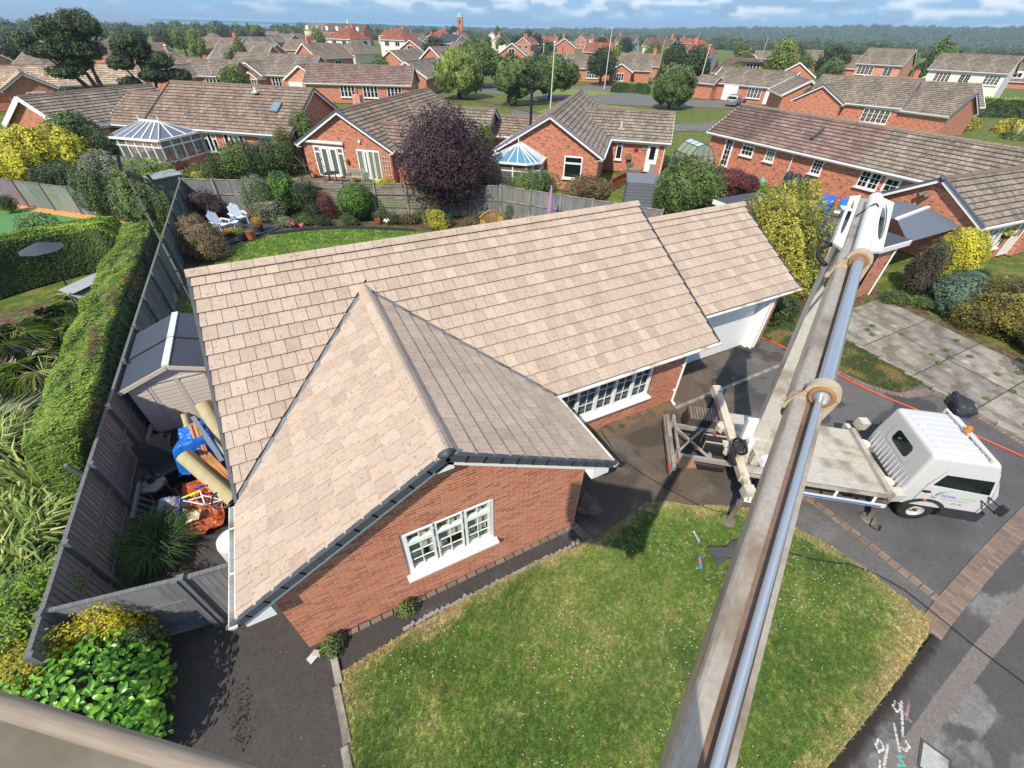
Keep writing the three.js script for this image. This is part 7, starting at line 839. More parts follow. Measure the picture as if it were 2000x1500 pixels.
bush('golden_shrub','golden yellow small leaved shrub between the laurel and the left fence','shrub',[-2.65,0,5.3],[[0.15,1.0,-0.05,0.65,0.7,0.4],[-0.5,1.0,0.25,0.7,0.7,0.5],[0.5,0.9,0.1,0.3,0.6,0.3],[-1.1,0.95,0.6,0.65,0.7,0.5]],5200,0.05,[[166,158,32],[196,188,34],[220,210,48],[176,160,40]],1031);
bush('feathery_shrub','bright green feathery shrub at the left edge above the golden one','shrub',[-3.7,0,4.45],[[0,1.1,0,0.75,0.75,0.6],[-0.9,0.9,0.4,0.8,0.7,0.7],[0.3,1.2,-0.4,0.5,0.6,0.4]],4200,0.045,PAL.lime,1033,{ long: 3.2 });
bush('dark_evergreen','dark evergreen sprig beside the golden shrub next to the side fence','shrub',[-1.95,0,5.62],[[0,0.8,0,0.28,0.5,0.25]],700,0.06,PAL.green,1035);
bush('flowering_ground_plant','sparse reddish flowering plant at the dark edge of the drive under the laurel','plant',[-0.75,0,7.2],[[0,0.1,0,0.16,0.12,0.5]],40,0.05,[[70,40,44],[110,50,60],[50,60,36]],1037,{ core: 0,stem: 0.01 });
// strappy plants and palms at the left
const STR=[[112,140,58],[138,162,74],[170,184,100],[198,202,128],[88,120,50]];
for (const [k,[lb,x,z,n,h,sp]] of [['big variegated phormium at the left edge beside the hedge end',-4.7,0.4,420,1.9,1.5],['phormium with arching striped leaves over the fence top',-4.5,2.1,380,1.9,1.1],['phormium clump lowest at the left edge by the pale tank',-4.6,3.2,330,1.7,1.3],['yellowish phormium clump further left behind the hedge',-6.3,-1.6,360,1.7,1.3],['dark phormium clump at the far left edge',-7.5,0.3,300,1.8,1.4]].entries()) bladeClump('phormium',lb,'plant',[x,0,z],n,h,sp,STR,1041 + k,0.05,{ arch: 0.42 });
function palm(label,x,z,h,nf,L,seed,trunk=true) { const t=thing('palm',label,'palm',[x,0,z]),r=rng(seed); if (trunk) { const tr=new MB(); for (let i=0; i < 7; i++) tr.cyl(V(0,i*h/7,0),V(0,(i + 1)*h/7,0),0.13,0.15,9,false); tr.build('trunk',mt.trunk,t); } for (let i=0; i < nf; i++) { const m=new MB(),a=i*2.4,up=0.25 + 0.75*r(),dx=Math.cos(a),dz=Math.sin(a),c=STR[Math.floor(r()*5)],g=0.9 + 0.3*r(); m.col=lin(c[0]*g,c[1]*g,c[2]*g); const hub=V(dx*L*0.55,h + L*0.5*up,dz*L*0.55); m.cyl(V(0,h,0),hub,0.012,0.01,4,false); for (let j=0; j < 26; j++) { const b=a + (j/25 - 0.5)*3.8,ll=L*(0.55 + 0.15*r()),e=hub.clone().add(V(Math.cos(b)*ll,-ll*(0.15 + 0.5*r()),Math.sin(b)*ll)),md=hub.clone().lerp(e,0.5).add(V(0,0.08,0)),px=-Math.sin(b)*0.016,pz=Math.cos(b)*0.016; m.poly([hub,md.clone().add(V(px,0,pz)),e,md.clone().add(V(-px,0,-pz))]); } m.build('frond',mt.leaf,t); } return t; }
palm('fan palm with yellowing fronds left of the hedge',-5.5,-4.2,0.9,26,0.95,1051); palm('fan palm close behind the first one, greener',-6.6,-6.0,1.1,24,0.95,1053); palm('taller fan palm with pale trunk at the left edge',-8.2,-8.0,2.0,22,1.0,1055); palm('fan palm between the paving and the hedge',-5.0,-6.6,0.7,26,0.9,1060); palm('fan palm at the left edge above the striped phormium',-7.6,-3.4,1.0,26,1.0,1062); palm('small fan palm nearest the swing seat',-6.0,-10.2,0.4,22,0.8,1064); palm('low fan palm beneath the blue umbrella',-6.4,-8.6,0.5,20,0.8,1057);
struct('left_garden',sheetGeo([[-3.1,8],[-3.1,-13],[-16,-10],[-16,8]],-0.02),mt.earth);
{ const m=new MB(),r=rng(1059); const t=thing('stone_path','grey crazy paving path seen between the left palms','path',[-6.2,0,-2.2]); for (let i=0; i < 5; i++) for (let j=0; j < 8; j++) { const s=new MB(); s.box(i*0.6 - 1.2,0.02,j*0.62 - 6.5,0.55,0.04,0.57,(r() - 0.5)*0.1); s.build('paving_stone',mt.concrete,t); } }
{ const t=thing('garden_umbrella','closed-top dark blue round garden umbrella behind the palms','umbrella',[-6.75,0,-11.9]); const m=new MB(); m.add(new THREE.ConeGeometry(0.72,0.28,8,1,true),xf(0,2.25,0)); m.build('canopy',plain('umb',58,70,82,0.9),t); const p=new MB(); p.cyl(V(0,0,0),V(0,2.3,0),0.03); p.build('pole',mt.black,t); const b=new MB(); b.cyl(V(0,0,0),V(0,0.35,0),0.3,0.26,14); b.build('base',mt.black,t); }
{ const t=thing('swing_seat','grey metal swing seat canopy beside the hedge','swing seat',[-5.2,0,-9.6],0.9); const m=new MB(); m.quad(V(-0.8,1.2,0.35),V(0.8,1.2,0.35),V(0.8,1.45,-0.4),V(-0.8,1.45,-0.4)); m.quad(V(-0.8,1.18,-0.4),V(0.8,1.18,-0.4),V(0.8,1.43,0.35),V(-0.8,1.43,0.35)); m.build('canopy',plain('swc',176,182,188,0.5,{ map: T.dirty }),t); const s=new MB(); s.box(0,0.45,0,1.4,0.1,0.5); s.build('seat',plain('sws',90,106,130,0.7),t); for (const x of [-0.75,0.75]) { const l=new MB(); l.bar(V(x,0,0.5),V(x,1.35,0),0.05); l.bar(V(x,0,-0.5),V(x,1.35,0),0.05); l.build('leg',mt.steel,t); } }
{ const t=thing('pale_tank','pale turquoise water tank top below the phormium at the left edge','tank',[-5.0,0,4.2]); const m=new MB(); m.box(0,0.3,0,1.3,0.6,1.6); m.build('body',plain('tankp',150,190,196,0.6),t); }
// upper left gardens
struct('artificial_lawn',sheetGeo([[-16,-18],[-11.7,-20.9],[-9.5,-20.6],[-6.2,-17.5],[-5,-15.9],[-6.5,-16.2],[-9,-15.2],[-12,-13.5],[-16,-12]].concat([]),0.01),plain('astro',92,150,92,1,{ map: T.grain })); struct('artificial_lawn',sheetGeo([[-16,-26.5],[-12.3,-26.6],[-8.4,-23.0],[-6,-20.2],[-6.2,-17.5],[-9.5,-20.6],[-11.7,-20.9],[-16,-18]],0.008),plain('astro',0,0,0)); struct('bark_bed',sheetGeo([[-13,-27.9],[-11.2,-26.9],[-8.4,-24.0],[-5.6,-20.8],[-6,-20.2],[-8.4,-23.0],[-12.3,-26.6]],0.015),mt.bark);
{ const t=boardsFence('panel_fence','smooth brown panel fence behind the bark strip in the upper left garden',[-13.6,-28.6],[-5.6,-21.4],1.55,{ seed: 91,bays: 5,solid: true,bw: 0.9,post: plain('bpost',120,116,112,0.9),rails: [],gravel: 0.05,col: [1.0,0.62,0.42] }); boardsFence('panel_fence','dark green weathered panel fence below the left barge-boarded house',[-12,-35.5],[-6.2,-31.5],1.5,{ seed: 93,bays: 3,solid: true,bw: 0.15,col: [0.42,0.46,0.4] }); }
const B3=(x,y,z,a,b,c)=>[x,y,z,a,b,c];
bush('golden_conifer','largest golden yellow conifer bush at the upper left edge','shrub',[-12.6,0,-35.5],[B3(0,1.6,0,2.1,1.6,1.5),B3(-1.6,1.6,-0.5,1.6,1.4,1.3),B3(1.7,1.5,0.5,1.3,1.4,1.1)],5200,0.2,PAL.yellow,1101); bush('golden_conifer','rounder golden yellow bush below the largest one by the brown fence','shrub',[-12.7,0,-30.2],[B3(0,1.4,0,1.5,1.4,1.2),B3(-1.2,1.3,0.5,1.2,1.3,1)],4200,0.17,PAL.yellow,1103);
bush('evergreen_bush','dark green bush growing behind the largest golden conifer','shrub',[-10.6,0,-37.2],[B3(0,1.9,0,1.6,1.9,1.3)],2400,0.2,PAL.green,1105); bush('green_bush','mid green bush at the left edge between the two golden conifers','shrub',[-15,0,-33.5],[B3(0,1.2,0,1.6,1.2,1.2)],1700,0.2,PAL.lime,1107);
bush('grey_green_shrub','grey green spreading shrub hanging over the brown panel fence','shrub',[-10.0,0,-27.6],[B3(0,1.35,0,1.3,0.9,1.0),B3(1.2,1.2,0.5,1.0,0.9,0.8)],3600,0.14,PAL.dark,1109); bush('pale_shrub','pale variegated shrub above the dark bushes in the upper left garden','shrub',[-7.6,0,-27.2],[B3(0,1.4,0,1.2,1.2,1.0)],2600,0.13,PAL.grey,1111); bush('dark_shrub','large dark green shrub at the right end of the brown panel fence','shrub',[-7.0,0,-23.2],[B3(0,1.2,0,1.2,1.3,1.0),B3(0.9,0.9,0.7,0.9,1.0,0.8)],4200,0.13,PAL.green,1113); bush('dark_shrub','feathery green shrub between the dark shrub and the board fence','shrub',[-4.6,0,-20.2],[B3(0,1.3,0,1.1,1.3,1.0),B3(0.6,1.1,1.3,0.8,1.1,0.9),B3(-0.7,1.2,-0.6,0.9,1.1,0.9)],5200,0.12,PAL.mid,1115,{ long: 2.6 });
bush('lime_bush','bright lime green bush under the television aerial by the conservatory','shrub',[-5.6,0,-25.9],[B3(0,1.2,0,1.2,1.2,1.1),B3(1.0,1.1,-0.6,1.0,1.0,0.9)],3600,0.12,PAL.lime,1117); bush('round_evergreen','round dark evergreen beside the large conservatory','shrub',[-8.9,0,-36.2],[B3(0,1.4,0,1.15,1.4,1.1)],2600,0.12,PAL.dark,1119); bush('small_bush','small green bush at the foot of the round evergreen','shrub',[-7.6,0,-34.2],[B3(0,0.5,0,0.8,0.5,0.6)],700,0.1,PAL.lime,1121); bush('maple_shrub','dark red maple shrub before the conservatory dwarf wall','shrub',[-3.9,0,-29.6],[B3(0,0.9,0,0.9,0.8,0.7)],1000,0.1,PAL.red,1123,{ core: 0 }); bush('small_tree','thin leafy sapling standing in the artificial lawn','shrub',[-8.6,0,-17.6],[B3(0,1.2,0,0.9,0.8,0.7),B3(0.5,0.7,0.4,0.6,0.5,0.5)],700,0.13,PAL.mid,1125,{ core: 0 }); bush('pot_plant','small rounded pot plant on the left terrace','plant',[-12.6,0,-26.1],[B3(0,0.6,0,0.5,0.45,0.45)],500,0.09,PAL.green,1127);
{ const t=thing('store_roof','flat pale grey felted shed roof in the corner behind the board fence','shed',[-4.2,0,-25.1],0.5); const m=new MB(); m.box(0,1.6,0,1.9,0.06,1.3,0,0.08); m.build('roof',plain('sroof',150,158,166,0.8,{ map: T.dirty }),t); const w=new MB(); w.box(0,0.8,0,1.7,1.55,1.1); w.build('wall',mt.timber,t); }
bush('mixed_hedge','broad dark mixed hedge behind the rear panel fence, left of the rotary dryer','hedge',[0.4,0,-28.4],[B3(0,1.3,0,2.1,1.2,1.0),B3(1.8,1.4,0.4,1.5,1.3,1.0),B3(-2,0.8,0.2,1.6,0.8,0.8)],6400,0.13,PAL.green,1131); bush('golden_hedge','low yellow green hedge patch in front of the large conservatory','hedge',[-1.6,0,-28.2],[B3(0,0.75,0,1.0,0.6,0.6),B3(-1.3,0.6,0.2,1.2,0.55,0.6)],2200,0.1,PAL.yellowgreen,1133); bush('olive_shrub','tall olive brown shrub at the corner of the french door house','shrub',[3.4,0,-29.4],[B3(0,1.6,0,0.9,1.6,0.8),B3(-0.5,1.3,0.6,0.7,1.0,0.7)],2800,0.12,PAL.gold,1135); bush('climbing_rose','climber on the wall between the conservatory and the french door house windows','climber',[0.2,0,-31.6],[B3(0,1.5,0,0.9,0.8,0.5)],900,0.12,PAL.green,1137,{ core: 0 }); bush('side_climber','light green climber at the dark gable end of the roof window house','climber',[5.2,0,-31.4],[B3(0,2.4,0,0.9,1.6,0.7)],1600,0.14,PAL.mid,1139);
// the copper beech and the shrubs along the rear fence
treeThing('copper_beech','dense dark purple copper beech standing behind the rear panel fence',[11.35,0,-15.6],6,0.16,[B3(0,3.3,0,2.35,2.0,2.1),B3(-1.0,2.9,0.6,1.7,1.6,1.5),B3(1.2,3.0,0.3,1.7,1.7,1.5),B3(0.2,4.4,-0.2,1.6,1.3,1.5),B3(-0.8,4.1,0.2,1.3,1.1,1.2),B3(0.9,2.2,0.5,1.5,1.1,1.2),B3(-0.4,2.1,0.6,1.5,1.0,1.2)],17000,0.13,[[44,28,40],[60,38,52],[78,50,64],[104,70,84],[52,32,44]],1151,{ fork: 1.5,rough: 0.75,core: 0.6,patch: 0.6 });
bush('variegated_shrub','grey variegated shrub at the left of the rear border beside the patio','shrub',[1.0,0,-19.6],[B3(0,1.1,0,1.0,1.15,0.9),B3(0.3,0.6,1.0,1.0,0.7,0.7)],4200,0.07,PAL.grey,1161,{ long: 3 }); bush('round_laurel','bright green round bush left in the rear border','shrub',[2.15,0,-19.3],[B3(0,1.25,0,1.1,1.1,1.0),B3(0.1,1.7,-0.1,0.9,0.7,0.8)],3600,0.1,PAL.laurel,1163); bush('round_laurel','rounder clipped bright green ball bush in the middle of the rear border','shrub',[6.1,0,-16.9],[B3(0,1.05,0,1.05,1.0,0.95)],3400,0.09,PAL.laurel,1165,{ rough: 0.12 }); bush('climber','dark green climber on the trellis between the two round bushes','climber',[3.6,0,-18.6],[B3(0,1.1,0,0.75,1.0,0.55),B3(0.2,0.5,0.5,0.6,0.5,0.4)],2000,0.09,PAL.dark,1167); bush('red_maple','small dark red maple in the rear border between the round bushes','shrub',[4.5,0,-17.6],[B3(0,0.95,0,0.5,0.6,0.5),B3(0.3,0.6,0.2,0.35,0.3,0.3)],900,0.07,PAL.red,1169); bush('lime_shrub','yellow lime shrub at the right end of the rear lawn','shrub',[9.9,0,-13.7],[B3(0,0.55,0,0.65,0.5,0.6),B3(0.1,0.3,0.4,0.55,0.3,0.4)],1600,0.08,PAL.yellowgreen,1171); bush('pink_tipped_shrub','pink tipped shrub by the left fence at the rear lawn','shrub',[-2.0,0,-14.9],[B3(0,0.8,0,0.95,0.8,1.2),B3(0.4,0.5,1.0,0.7,0.6,0.7),B3(-0.2,1.1,-0.9,0.6,0.6,0.7)],3800,0.08,PAL.brown,1173); bush('dark_maple','dark purple maple in the corner behind the slate patio','shrub',[-2.0,0,-20.7],[B3(0,0.9,0,0.95,0.7,0.8),B3(0.6,0.6,0.5,0.7,0.5,0.6)],1600,0.08,[[44,26,32],[58,34,40],[70,44,48]],1175);
const bedPl=[[1.9,-17.3,'grey'],[2.9,-17.2,'mid'],[3.9,-16.6,'dark'],[5.3,-16.1,'green'],[7.4,-16.0,'mid'],[7.9,-15.3,'dark'],[8.6,-15.0,'brown'],[9.3,-15.3,'mid'],[10.5,-13.9,'green'],[7.2,-16.4,'grey'],[11.7,-12.8,'brown'],[12.6,-13.4,'mid'],[13.6,-12.9,'lime']]; const bedL=['by the variegated shrub','left of the dark climber','below the small red maple','left of the clipped ball bush','right of the clipped ball bush','under the trellis panel','rust coloured, in front of the trellis','under the copper beech edge','behind the lime shrub','close against the trellis','brownish, right of the lime shrub','under the copper beech right side','before the panel fence posts'];
bedPl.forEach(([x,z,p],i)=>bush('border_plant','low border plant in the rear bed ' + bedL[i],'plant',[x,0,z],[B3(0,0.32,0,0.5,0.36,0.45),B3(0.3,0.22,0.2,0.35,0.25,0.3)],520,0.06,PAL[p],1181 + i,{ group: 'low border plants of the rear bed',core: 0.6 }));
for (const [x,z,c,lb] of [[2.75,-16.4,[216,110,150],'pink ball flower at the edge of the rear lawn'],[2.35,-16.9,[206,80,130],'darker pink flower head behind the lawn edging'],[6.9,-15.5,[206,60,80],'red flowers in the rear border beside the ball bush'],[7.4,-15.2,[232,230,228],'white flowers in the rear border right of the red ones']]) { const t=thing('flower_clump',lb,'flowers',[x,0,z]); const m=new MB(),r=rng(x*100); for (let i=0; i < 7; i++) m.sph((r() - 0.5)*0.3,0.2 + r()*0.15,(r() - 0.5)*0.3,0.07,0.06,0.07,7,5); m.build('petals',plain('fl' + c[1],...c,0.8),t); const s=new MB(); s.cyl(V(0,0,0),V(0,0.22,0),0.02); s.build('stem',mt.twig,t); }
{ // chairs and pots on the slate patio
const wh=plain('adir',206,220,236,0.6); const mk=(label,p,ry)=>{ const t=thing('garden_chair',label,'chair',p,ry,'white slatted garden chairs'); for (let i=0; i < 5; i++) { const m=new MB(); m.m=xf((i - 2)*0.115,0.62,-0.33,0,-0.42); m.box(0,0.05 - Math.abs(i - 2)*0.04,0,0.1,0.86 - Math.abs(i - 2)*0.08,0.03); m.build('back_slat',wh,t); } for (let i=0; i < 5; i++) { const m=new MB(); m.box(0,0.36 - i*0.0 + 0.012*i,-0.1 + i*0.11,0.56,0.025,0.09); m.build('seat_slat',wh,t); } for (const x of [-0.36,0.36]) { const a=new MB(); a.box(x,0.58,0.06,0.13,0.03,0.74); a.build('arm',wh,t); for (const z of [-0.26,0.36]) { const l=new MB(); l.box(x*0.9,0.28,z,0.05,0.58,0.08); l.build('leg',wh,t); } } return t; };
const a=mk('white slatted garden chair on the left of the slate patio',[-1.25,0.06,-17.7],0.75); copyOf(a,'white slatted garden chair on the right of the slate patio, nearer the fence',[-0.35,0.06,-18.7],0.35);
{ const t=thing('side_table','small white side table between the two garden chairs','table',[-0.55,0.06,-17.7]); const m=new MB(); m.cyl(V(0,0.42,0),V(0,0.45,0),0.22,0.22,12); m.build('top',wh,t); for (let i=0; i < 3; i++) { const l=new MB(); l.bar(V(Math.cos(i*2.1)*0.2,0,Math.sin(i*2.1)*0.2),V(0,0.42,0),0.03); l.build('leg',wh,t); } }
const pot=(label,x,z,r0,c,pal,h,seed)=>{ const t=thing('plant_pot',label,'plant pot',[x,0.05,z]); const m=new MB(); m.cyl(V(0,0,0),V(0,r0*1.3,0),r0*0.75,r0,14); m.build('pot',c,t); part('foliage',leafGeo([B3(0,r0*1.3 + h*0.5,0,r0*1.1,h*0.6,r0*1.1)],320,0.06,pal,seed),mt.leaf,t); };
const blk=plain('potb',44,46,52,0.7),ter=plain('terra',176,96,66,0.85); pot('black pot with green grass on the slate patio edge',-0.3,-15.95,0.24,blk,PAL.mid,0.35,1201); pot('terracotta bowl on the slate patio edge',0.16,-15.95,0.28,ter,PAL.brown,0.12,1203); pot('black pot with orange shrub at the right end of the patio',0.6,-16.85,0.25,blk,[[190,140,40],[206,160,60],[150,120,50]],0.5,1205); pot('black pot with straw coloured grass at the left end of the patio',-1.75,-16.6,0.26,blk,PAL.gold,0.6,1207);
const tr=thing('plant_trough','black trough of yellow flowers at the front of the patio','trough',[-1.0,0.05,-16.5],0.5); const m=new MB(); m.box(0,0.12,0,0.9,0.24,0.26); m.build('trough',blk,tr); part('flowers',leafGeo([B3(-0.3,0.35,0,0.16,0.15,0.16),B3(0,0.36,0,0.16,0.15,0.16),B3(0.3,0.36,0,0.16,0.15,0.16)],400,0.06,[[216,168,40],[230,190,60],[190,150,40]],1209),mt.leaf,tr);
const gb=thing('wooden_bench','rounded back of a light wooden bench behind the main roof ridge','bench',[12.6,0,-11.9],0.2),wb=plain('benchw',176,138,88,0.8); for (let i=0; i < 11; i++) { const s=new MB(),x=-0.6 + i*0.12; s.box(x,0.65 + 0.14*Math.cos(x*2.2),0,0.05,0.5 + 0.28*Math.cos(x*2.2),0.03); s.build('back_slat',wb,gb); } const rl=new MB(); rl.tube([[-0.68,0.88,0],[-0.4,1.06,0],[0,1.14,0],[0.4,1.06,0],[0.68,0.88,0]],0.04); rl.build('top_rail',wb,gb); const st=new MB(); st.box(0,0.42,0.3,1.3,0.05,0.5); st.build('seat',wb,gb); for (const x of [-0.62,0.62]) { const l=new MB(); l.box(x,0.4,0.28,0.06,0.8,0.5); l.build('end_frame',wb,gb); }
pot('tall grey pot with a small clipped ball near the panel fence',14.1,-12.3,0.24,plain('potg',120,128,136,0.7),PAL.laurel,0.8,1211); bush('hosta','pale hosta in front of the panel fence','plant',[15.0,0,-11.2],[B3(0,0.4,0,0.5,0.35,0.45)],420,0.13,[[150,170,90],[190,200,140],[120,150,70]],1213,{ core: 0.5 });
}
bush('yellow_border','bright yellow low plants on the patio before the second french doors','plant',[9.0,0,-22.2],[B3(0,0.45,0,0.75,0.4,0.4)],800,0.08,PAL.yellow,1221); bush('green_border','low green plants on the patio left of the yellow ones','plant',[8.0,0,-22.6],[B3(0,0.4,0,0.6,0.35,0.4)],500,0.08,PAL.mid,1223); bush('pale_tree_climber','pale green leafy climber rising right of the copper beech','climber',[14.9,0,-18.2],[B3(0,2.0,0,0.8,2.0,0.7),B3(0.3,3.4,0,0.5,1.0,0.5)],2600,0.12,PAL.lime,1225); bush('green_shrub','green shrub between copper beech and the small conservatory','shrub',[14.3,0,-16.6],[B3(0,1.1,0,1.2,1.2,0.9),B3(0.6,1.6,-0.6,0.9,0.9,0.8)],3200,0.12,PAL.mid,1227); bush('shrub_row','broad shrub before the small conservatory behind the panel fence','shrub',[16.7,0,-14.6],[B3(0,1.35,0,1.5,0.9,1.0),B3(1.2,1.25,-0.3,1.0,0.8,0.8),B3(-1.1,1.3,0.4,1.0,0.8,0.8)],5200,0.1,PAL.mid,1229); bush('shrub_row','brown tinged shrub under the gable window behind the panel fence','shrub',[19.8,0,-13.0],[B3(0,1.3,0,1.3,0.8,0.9),B3(1.1,1.2,0.2,0.9,0.7,0.8)],4000,0.1,PAL.brown,1231);
// right: shrubs around the garage and the long bungalow
bush('green_tree_bush','broad mid green bushy tree behind the garage roof ridge','shrub',[25.0,0,-9.6],[B3(0,1.7,0,1.9,1.6,1.6),B3(-1.4,1.4,0.6,1.2,1.3,1.1),B3(1.3,1.5,0.6,1.3,1.4,1.2),B3(0.2,2.5,-0.3,1.2,0.9,1.0)],9000,0.14,PAL.mid,1241,{ long: 2.4 }); bush('purple_acer','low spreading dark red acer before the long bungalow','shrub',[31.7,0,-11.7],[B3(0,0.9,0,1.6,0.9,1.5),B3(0.9,0.8,0.9,1.0,0.7,0.9)],4200,0.12,PAL.red,1243); bush('yellow_flower_bush','bright yellow flowering sprig beside the broad green bush','shrub',[28.6,0,-11.2],[B3(0,1.4,0,0.5,0.7,0.5)],700,0.1,PAL.yellow,1245,{ core: 0 }); bush('vegetable_plants','green vegetable plants in front of the greenhouse','plant',[32.6,0,-14.2],[B3(0,0.6,0,1.2,0.6,0.8),B3(1.3,0.5,0.3,0.9,0.5,0.6)],1500,0.12,PAL.lime,1247); bush('path_plants','small plants on the path edge before the hose reel','plant',[34.6,0,-11.0],[B3(0,0.35,0,0.7,0.35,0.6)],500,0.1,PAL.lime,1249);
treeThing('golden_privet','yellow green leafy tree between the tiled garage and the flat roofed garage',[21.4,0,0.3],4,0.1,[B3(0.2,2.0,0,1.5,1.6,1.3),B3(1.6,2.6,-1.4,1.3,1.0,1.2),B3(3.4,2.9,-2.6,1.2,0.9,1.1),B3(0.6,3.0,-1.6,1.1,0.9,1.1),B3(0.4,1.2,0.9,1.1,1.1,1.0),B3(2.6,2.4,-2.2,1.2,1.0,1.0),B3(-0.9,1.1,0.9,0.8,0.9,0.9)],15000,0.1,[[92,108,34],[124,134,40],[160,160,50],[190,184,70],[208,200,90]],1251,{ fork: 0.9,long: 2.5,core: 0.3,jit: 1.8,rough: 0.7,inner: 0.45 });
bush('hose_corner_bush','dark green bush at the corner of the tiled garage by the orange hose','shrub',[18.9,0,2.0],[B3(0,0.7,0,0.7,0.7,0.7),B3(0.8,0.5,0.1,0.6,0.5,0.6)],2600,0.09,PAL.green,1253); bush('golden_conifer','tall golden conifer by the door of the right hand bungalow','shrub',[29.6,0,3.35],[B3(0,1.4,0,1.15,1.35,1.0),B3(-0.6,0.6,0.7,0.8,0.6,0.6)],6200,0.09,PAL.yellow,1255,{ rough: 0.15 }); bush('dark_climber','dark brownish climber at the garage corner beside the golden conifer','climber',[27.6,0,3.2],[B3(0,1.2,0,0.7,1.3,0.6),B3(-0.6,0.7,0.2,0.5,0.7,0.4)],3000,0.08,[[66,58,44],[84,74,54],[58,66,40]],1257); bush('blue_green_juniper','blue green juniper below the golden conifer','shrub',[28.0,0,4.6],[B3(0,0.6,0,1.1,0.65,0.9),B3(1.0,0.7,-0.1,0.9,0.65,0.8),B3(-0.9,0.4,0.5,0.8,0.5,0.6)],5200,0.09,PAL.blue,1259,{ long: 2.6 }); bush('bronze_juniper','wide bronze green juniper filling the right edge above the slabs','shrub',[27.2,0,6.9],[B3(0,0.8,0,1.2,0.85,1.5),B3(-0.6,0.65,1.6,1.0,0.7,1.2),B3(1.3,0.9,-0.5,1.3,0.85,1.3),B3(1.4,0.8,1.8,1.4,0.8,1.5),B3(-0.7,0.55,-0.8,0.8,0.6,0.8),B3(0.5,0.8,3.4,1.3,0.7,1.3)],15000,0.085,PAL.gold,1261,{ long: 2.8,rough: 0.4 }); bush('lime_sprig','lime green shrub at the right edge beside the slab kerb','shrub',[24.6,0,9.0],[B3(0,0.5,0,0.5,0.5,0.6)],900,0.09,PAL.lime,1263); bush('ground_plants','low mixed ground plants at the foot of the flat garage wall','plant',[25.9,0,3.4],[B3(0,0.2,0,0.8,0.22,0.5),B3(0.7,0.2,0.8,0.6,0.2,0.5)],900,0.08,PAL.mid,1265);
// ---------- trees of the estate ----------
const LT=(x,z,rx,h)=>[B3(0,h*0.62,0,rx,h*0.34,rx),B3(rx*0.5,h*0.5,rx*0.3,rx*0.65,h*0.24,rx*0.65),B3(-rx*0.5,h*0.55,-rx*0.2,rx*0.65,h*0.26,rx*0.6),B3(0,h*0.8,0,rx*0.6,h*0.2,rx*0.6),B3(-rx*0.2,h*0.45,rx*0.55,rx*0.55,h*0.2,rx*0.5)];
treeThing('weeping_willow','weeping willow with hanging pale green curtains on the estate verge',[33.3,0,-69.8],6.5,0.35,[B3(0,4.4,0,3.0,2.0,3.0),B3(-2.2,3.2,0.6,1.7,2.1,1.8),B3(2.2,3.1,0.4,1.7,2.1,1.8),B3(0.3,2.9,2.2,1.8,1.9,1.6),B3(0,5.3,0,1.9,1.2,1.9)],9000,0.32,PAL.willow,1301,{ droop: 1.6,long: 4,fork: 1.6 });
treeThing('green_tree','tall green tree right behind the weeping willow',[43.5,0,-86],7,0.35,LT(0,0,4.6,7.4),7000,0.45,PAL.mid,1303,{ rough: 0.4 }); treeThing('spreading_tree','loose spreading tree with bare pale limbs on the green, left one',[38.7,0,-59.8],6,0.25,[B3(0,4.1,0,3.1,1.9,2.8),B3(1.9,3.4,0.8,2.0,1.5,1.9),B3(-1.8,3.2,0.8,1.7,1.3,1.8),B3(0.4,2.1,0.6,1.6,1.1,1.5)],8000,0.34,PAL.mid,1305,{ core: 0.4,rough: 0.45 }); treeThing('spreading_tree','loose spreading tree on the green, right one beside the white lamp post',[47.5,0,-64],6.4,0.25,[B3(0,3.9,0,3.4,2.2,3.0),B3(3.0,3.4,-0.6,2.4,1.9,2.2),B3(-1.6,2.6,1.2,1.9,1.5,1.8)],8000,0.34,PAL.mid,1307,{ core: 0.4,rough: 0.45 }); treeThing('round_birch','round topped weeping birch right of the estate road',[60.8,0,-49.2],6,0.2,[B3(0,3.7,0,2.8,2.0,2.6),B3(1.7,2.8,0.5,1.7,2.0,1.7),B3(-1.7,2.8,0.4,1.7,2.0,1.7),B3(0,2.2,1.3,1.8,1.7,1.5)],11000,0.28,PAL.mid,1309,{ droop: 0.7,long: 2.4 }); bush('ivy_stump','dark ivy covered trunk under the left spreading tree','tree',[37.6,0,-58.6],[B3(0,1.1,0,0.7,1.2,0.7)],1200,0.2,PAL.green,1311);
treeThing('purple_plum','dark purple plum tree before the right hand row of bungalows',[80.5,-0.6,-33.2],4.4,0.2,LT(0,0,2.2,4.8),6500,0.3,PAL.purple,1313,{ core: 0.66 }); bush('clipped_golden_hedge','long clipped hedge with bright yellow top beyond the long bungalow','hedge',[91,-1.6,-17.5],[B3(-3,1.6,-3.4,2.4,1.5,1.4),B3(0,1.6,0,2.4,1.5,1.5),B3(3,1.7,3,2.6,1.5,1.6)],3600,0.3,[[120,118,24],[170,160,30],[200,190,40]],1315,{ rough: 0.1 }); bush('dome_bush','dark green domed bush before the clipped yellow hedge','shrub',[84,-1.2,-21.6],[B3(0,1.4,0,2.6,1.5,2.2)],2600,0.25,PAL.green,1317,{ rough: 0.1 }); bush('dome_bush','smaller green bush by the leaning pole','shrub',[86,-1.2,-14.6],[B3(0,1.0,0,2.0,1.0,1.5)],1200,0.25,PAL.mid,1319);
hedge('tall_hedge','tall dark hedge behind the purple plum houses below the white house',[[104,-29],[113,-22],[122,-12]],3,2.2,6000,0.5,HT,HS,1321); hedge('low_hedge','low clipped hedge before the bungalow at the end of the estate road',[[66,-71],[72,-67]],1.2,1.6,2400,0.35,HT,HS,1323);
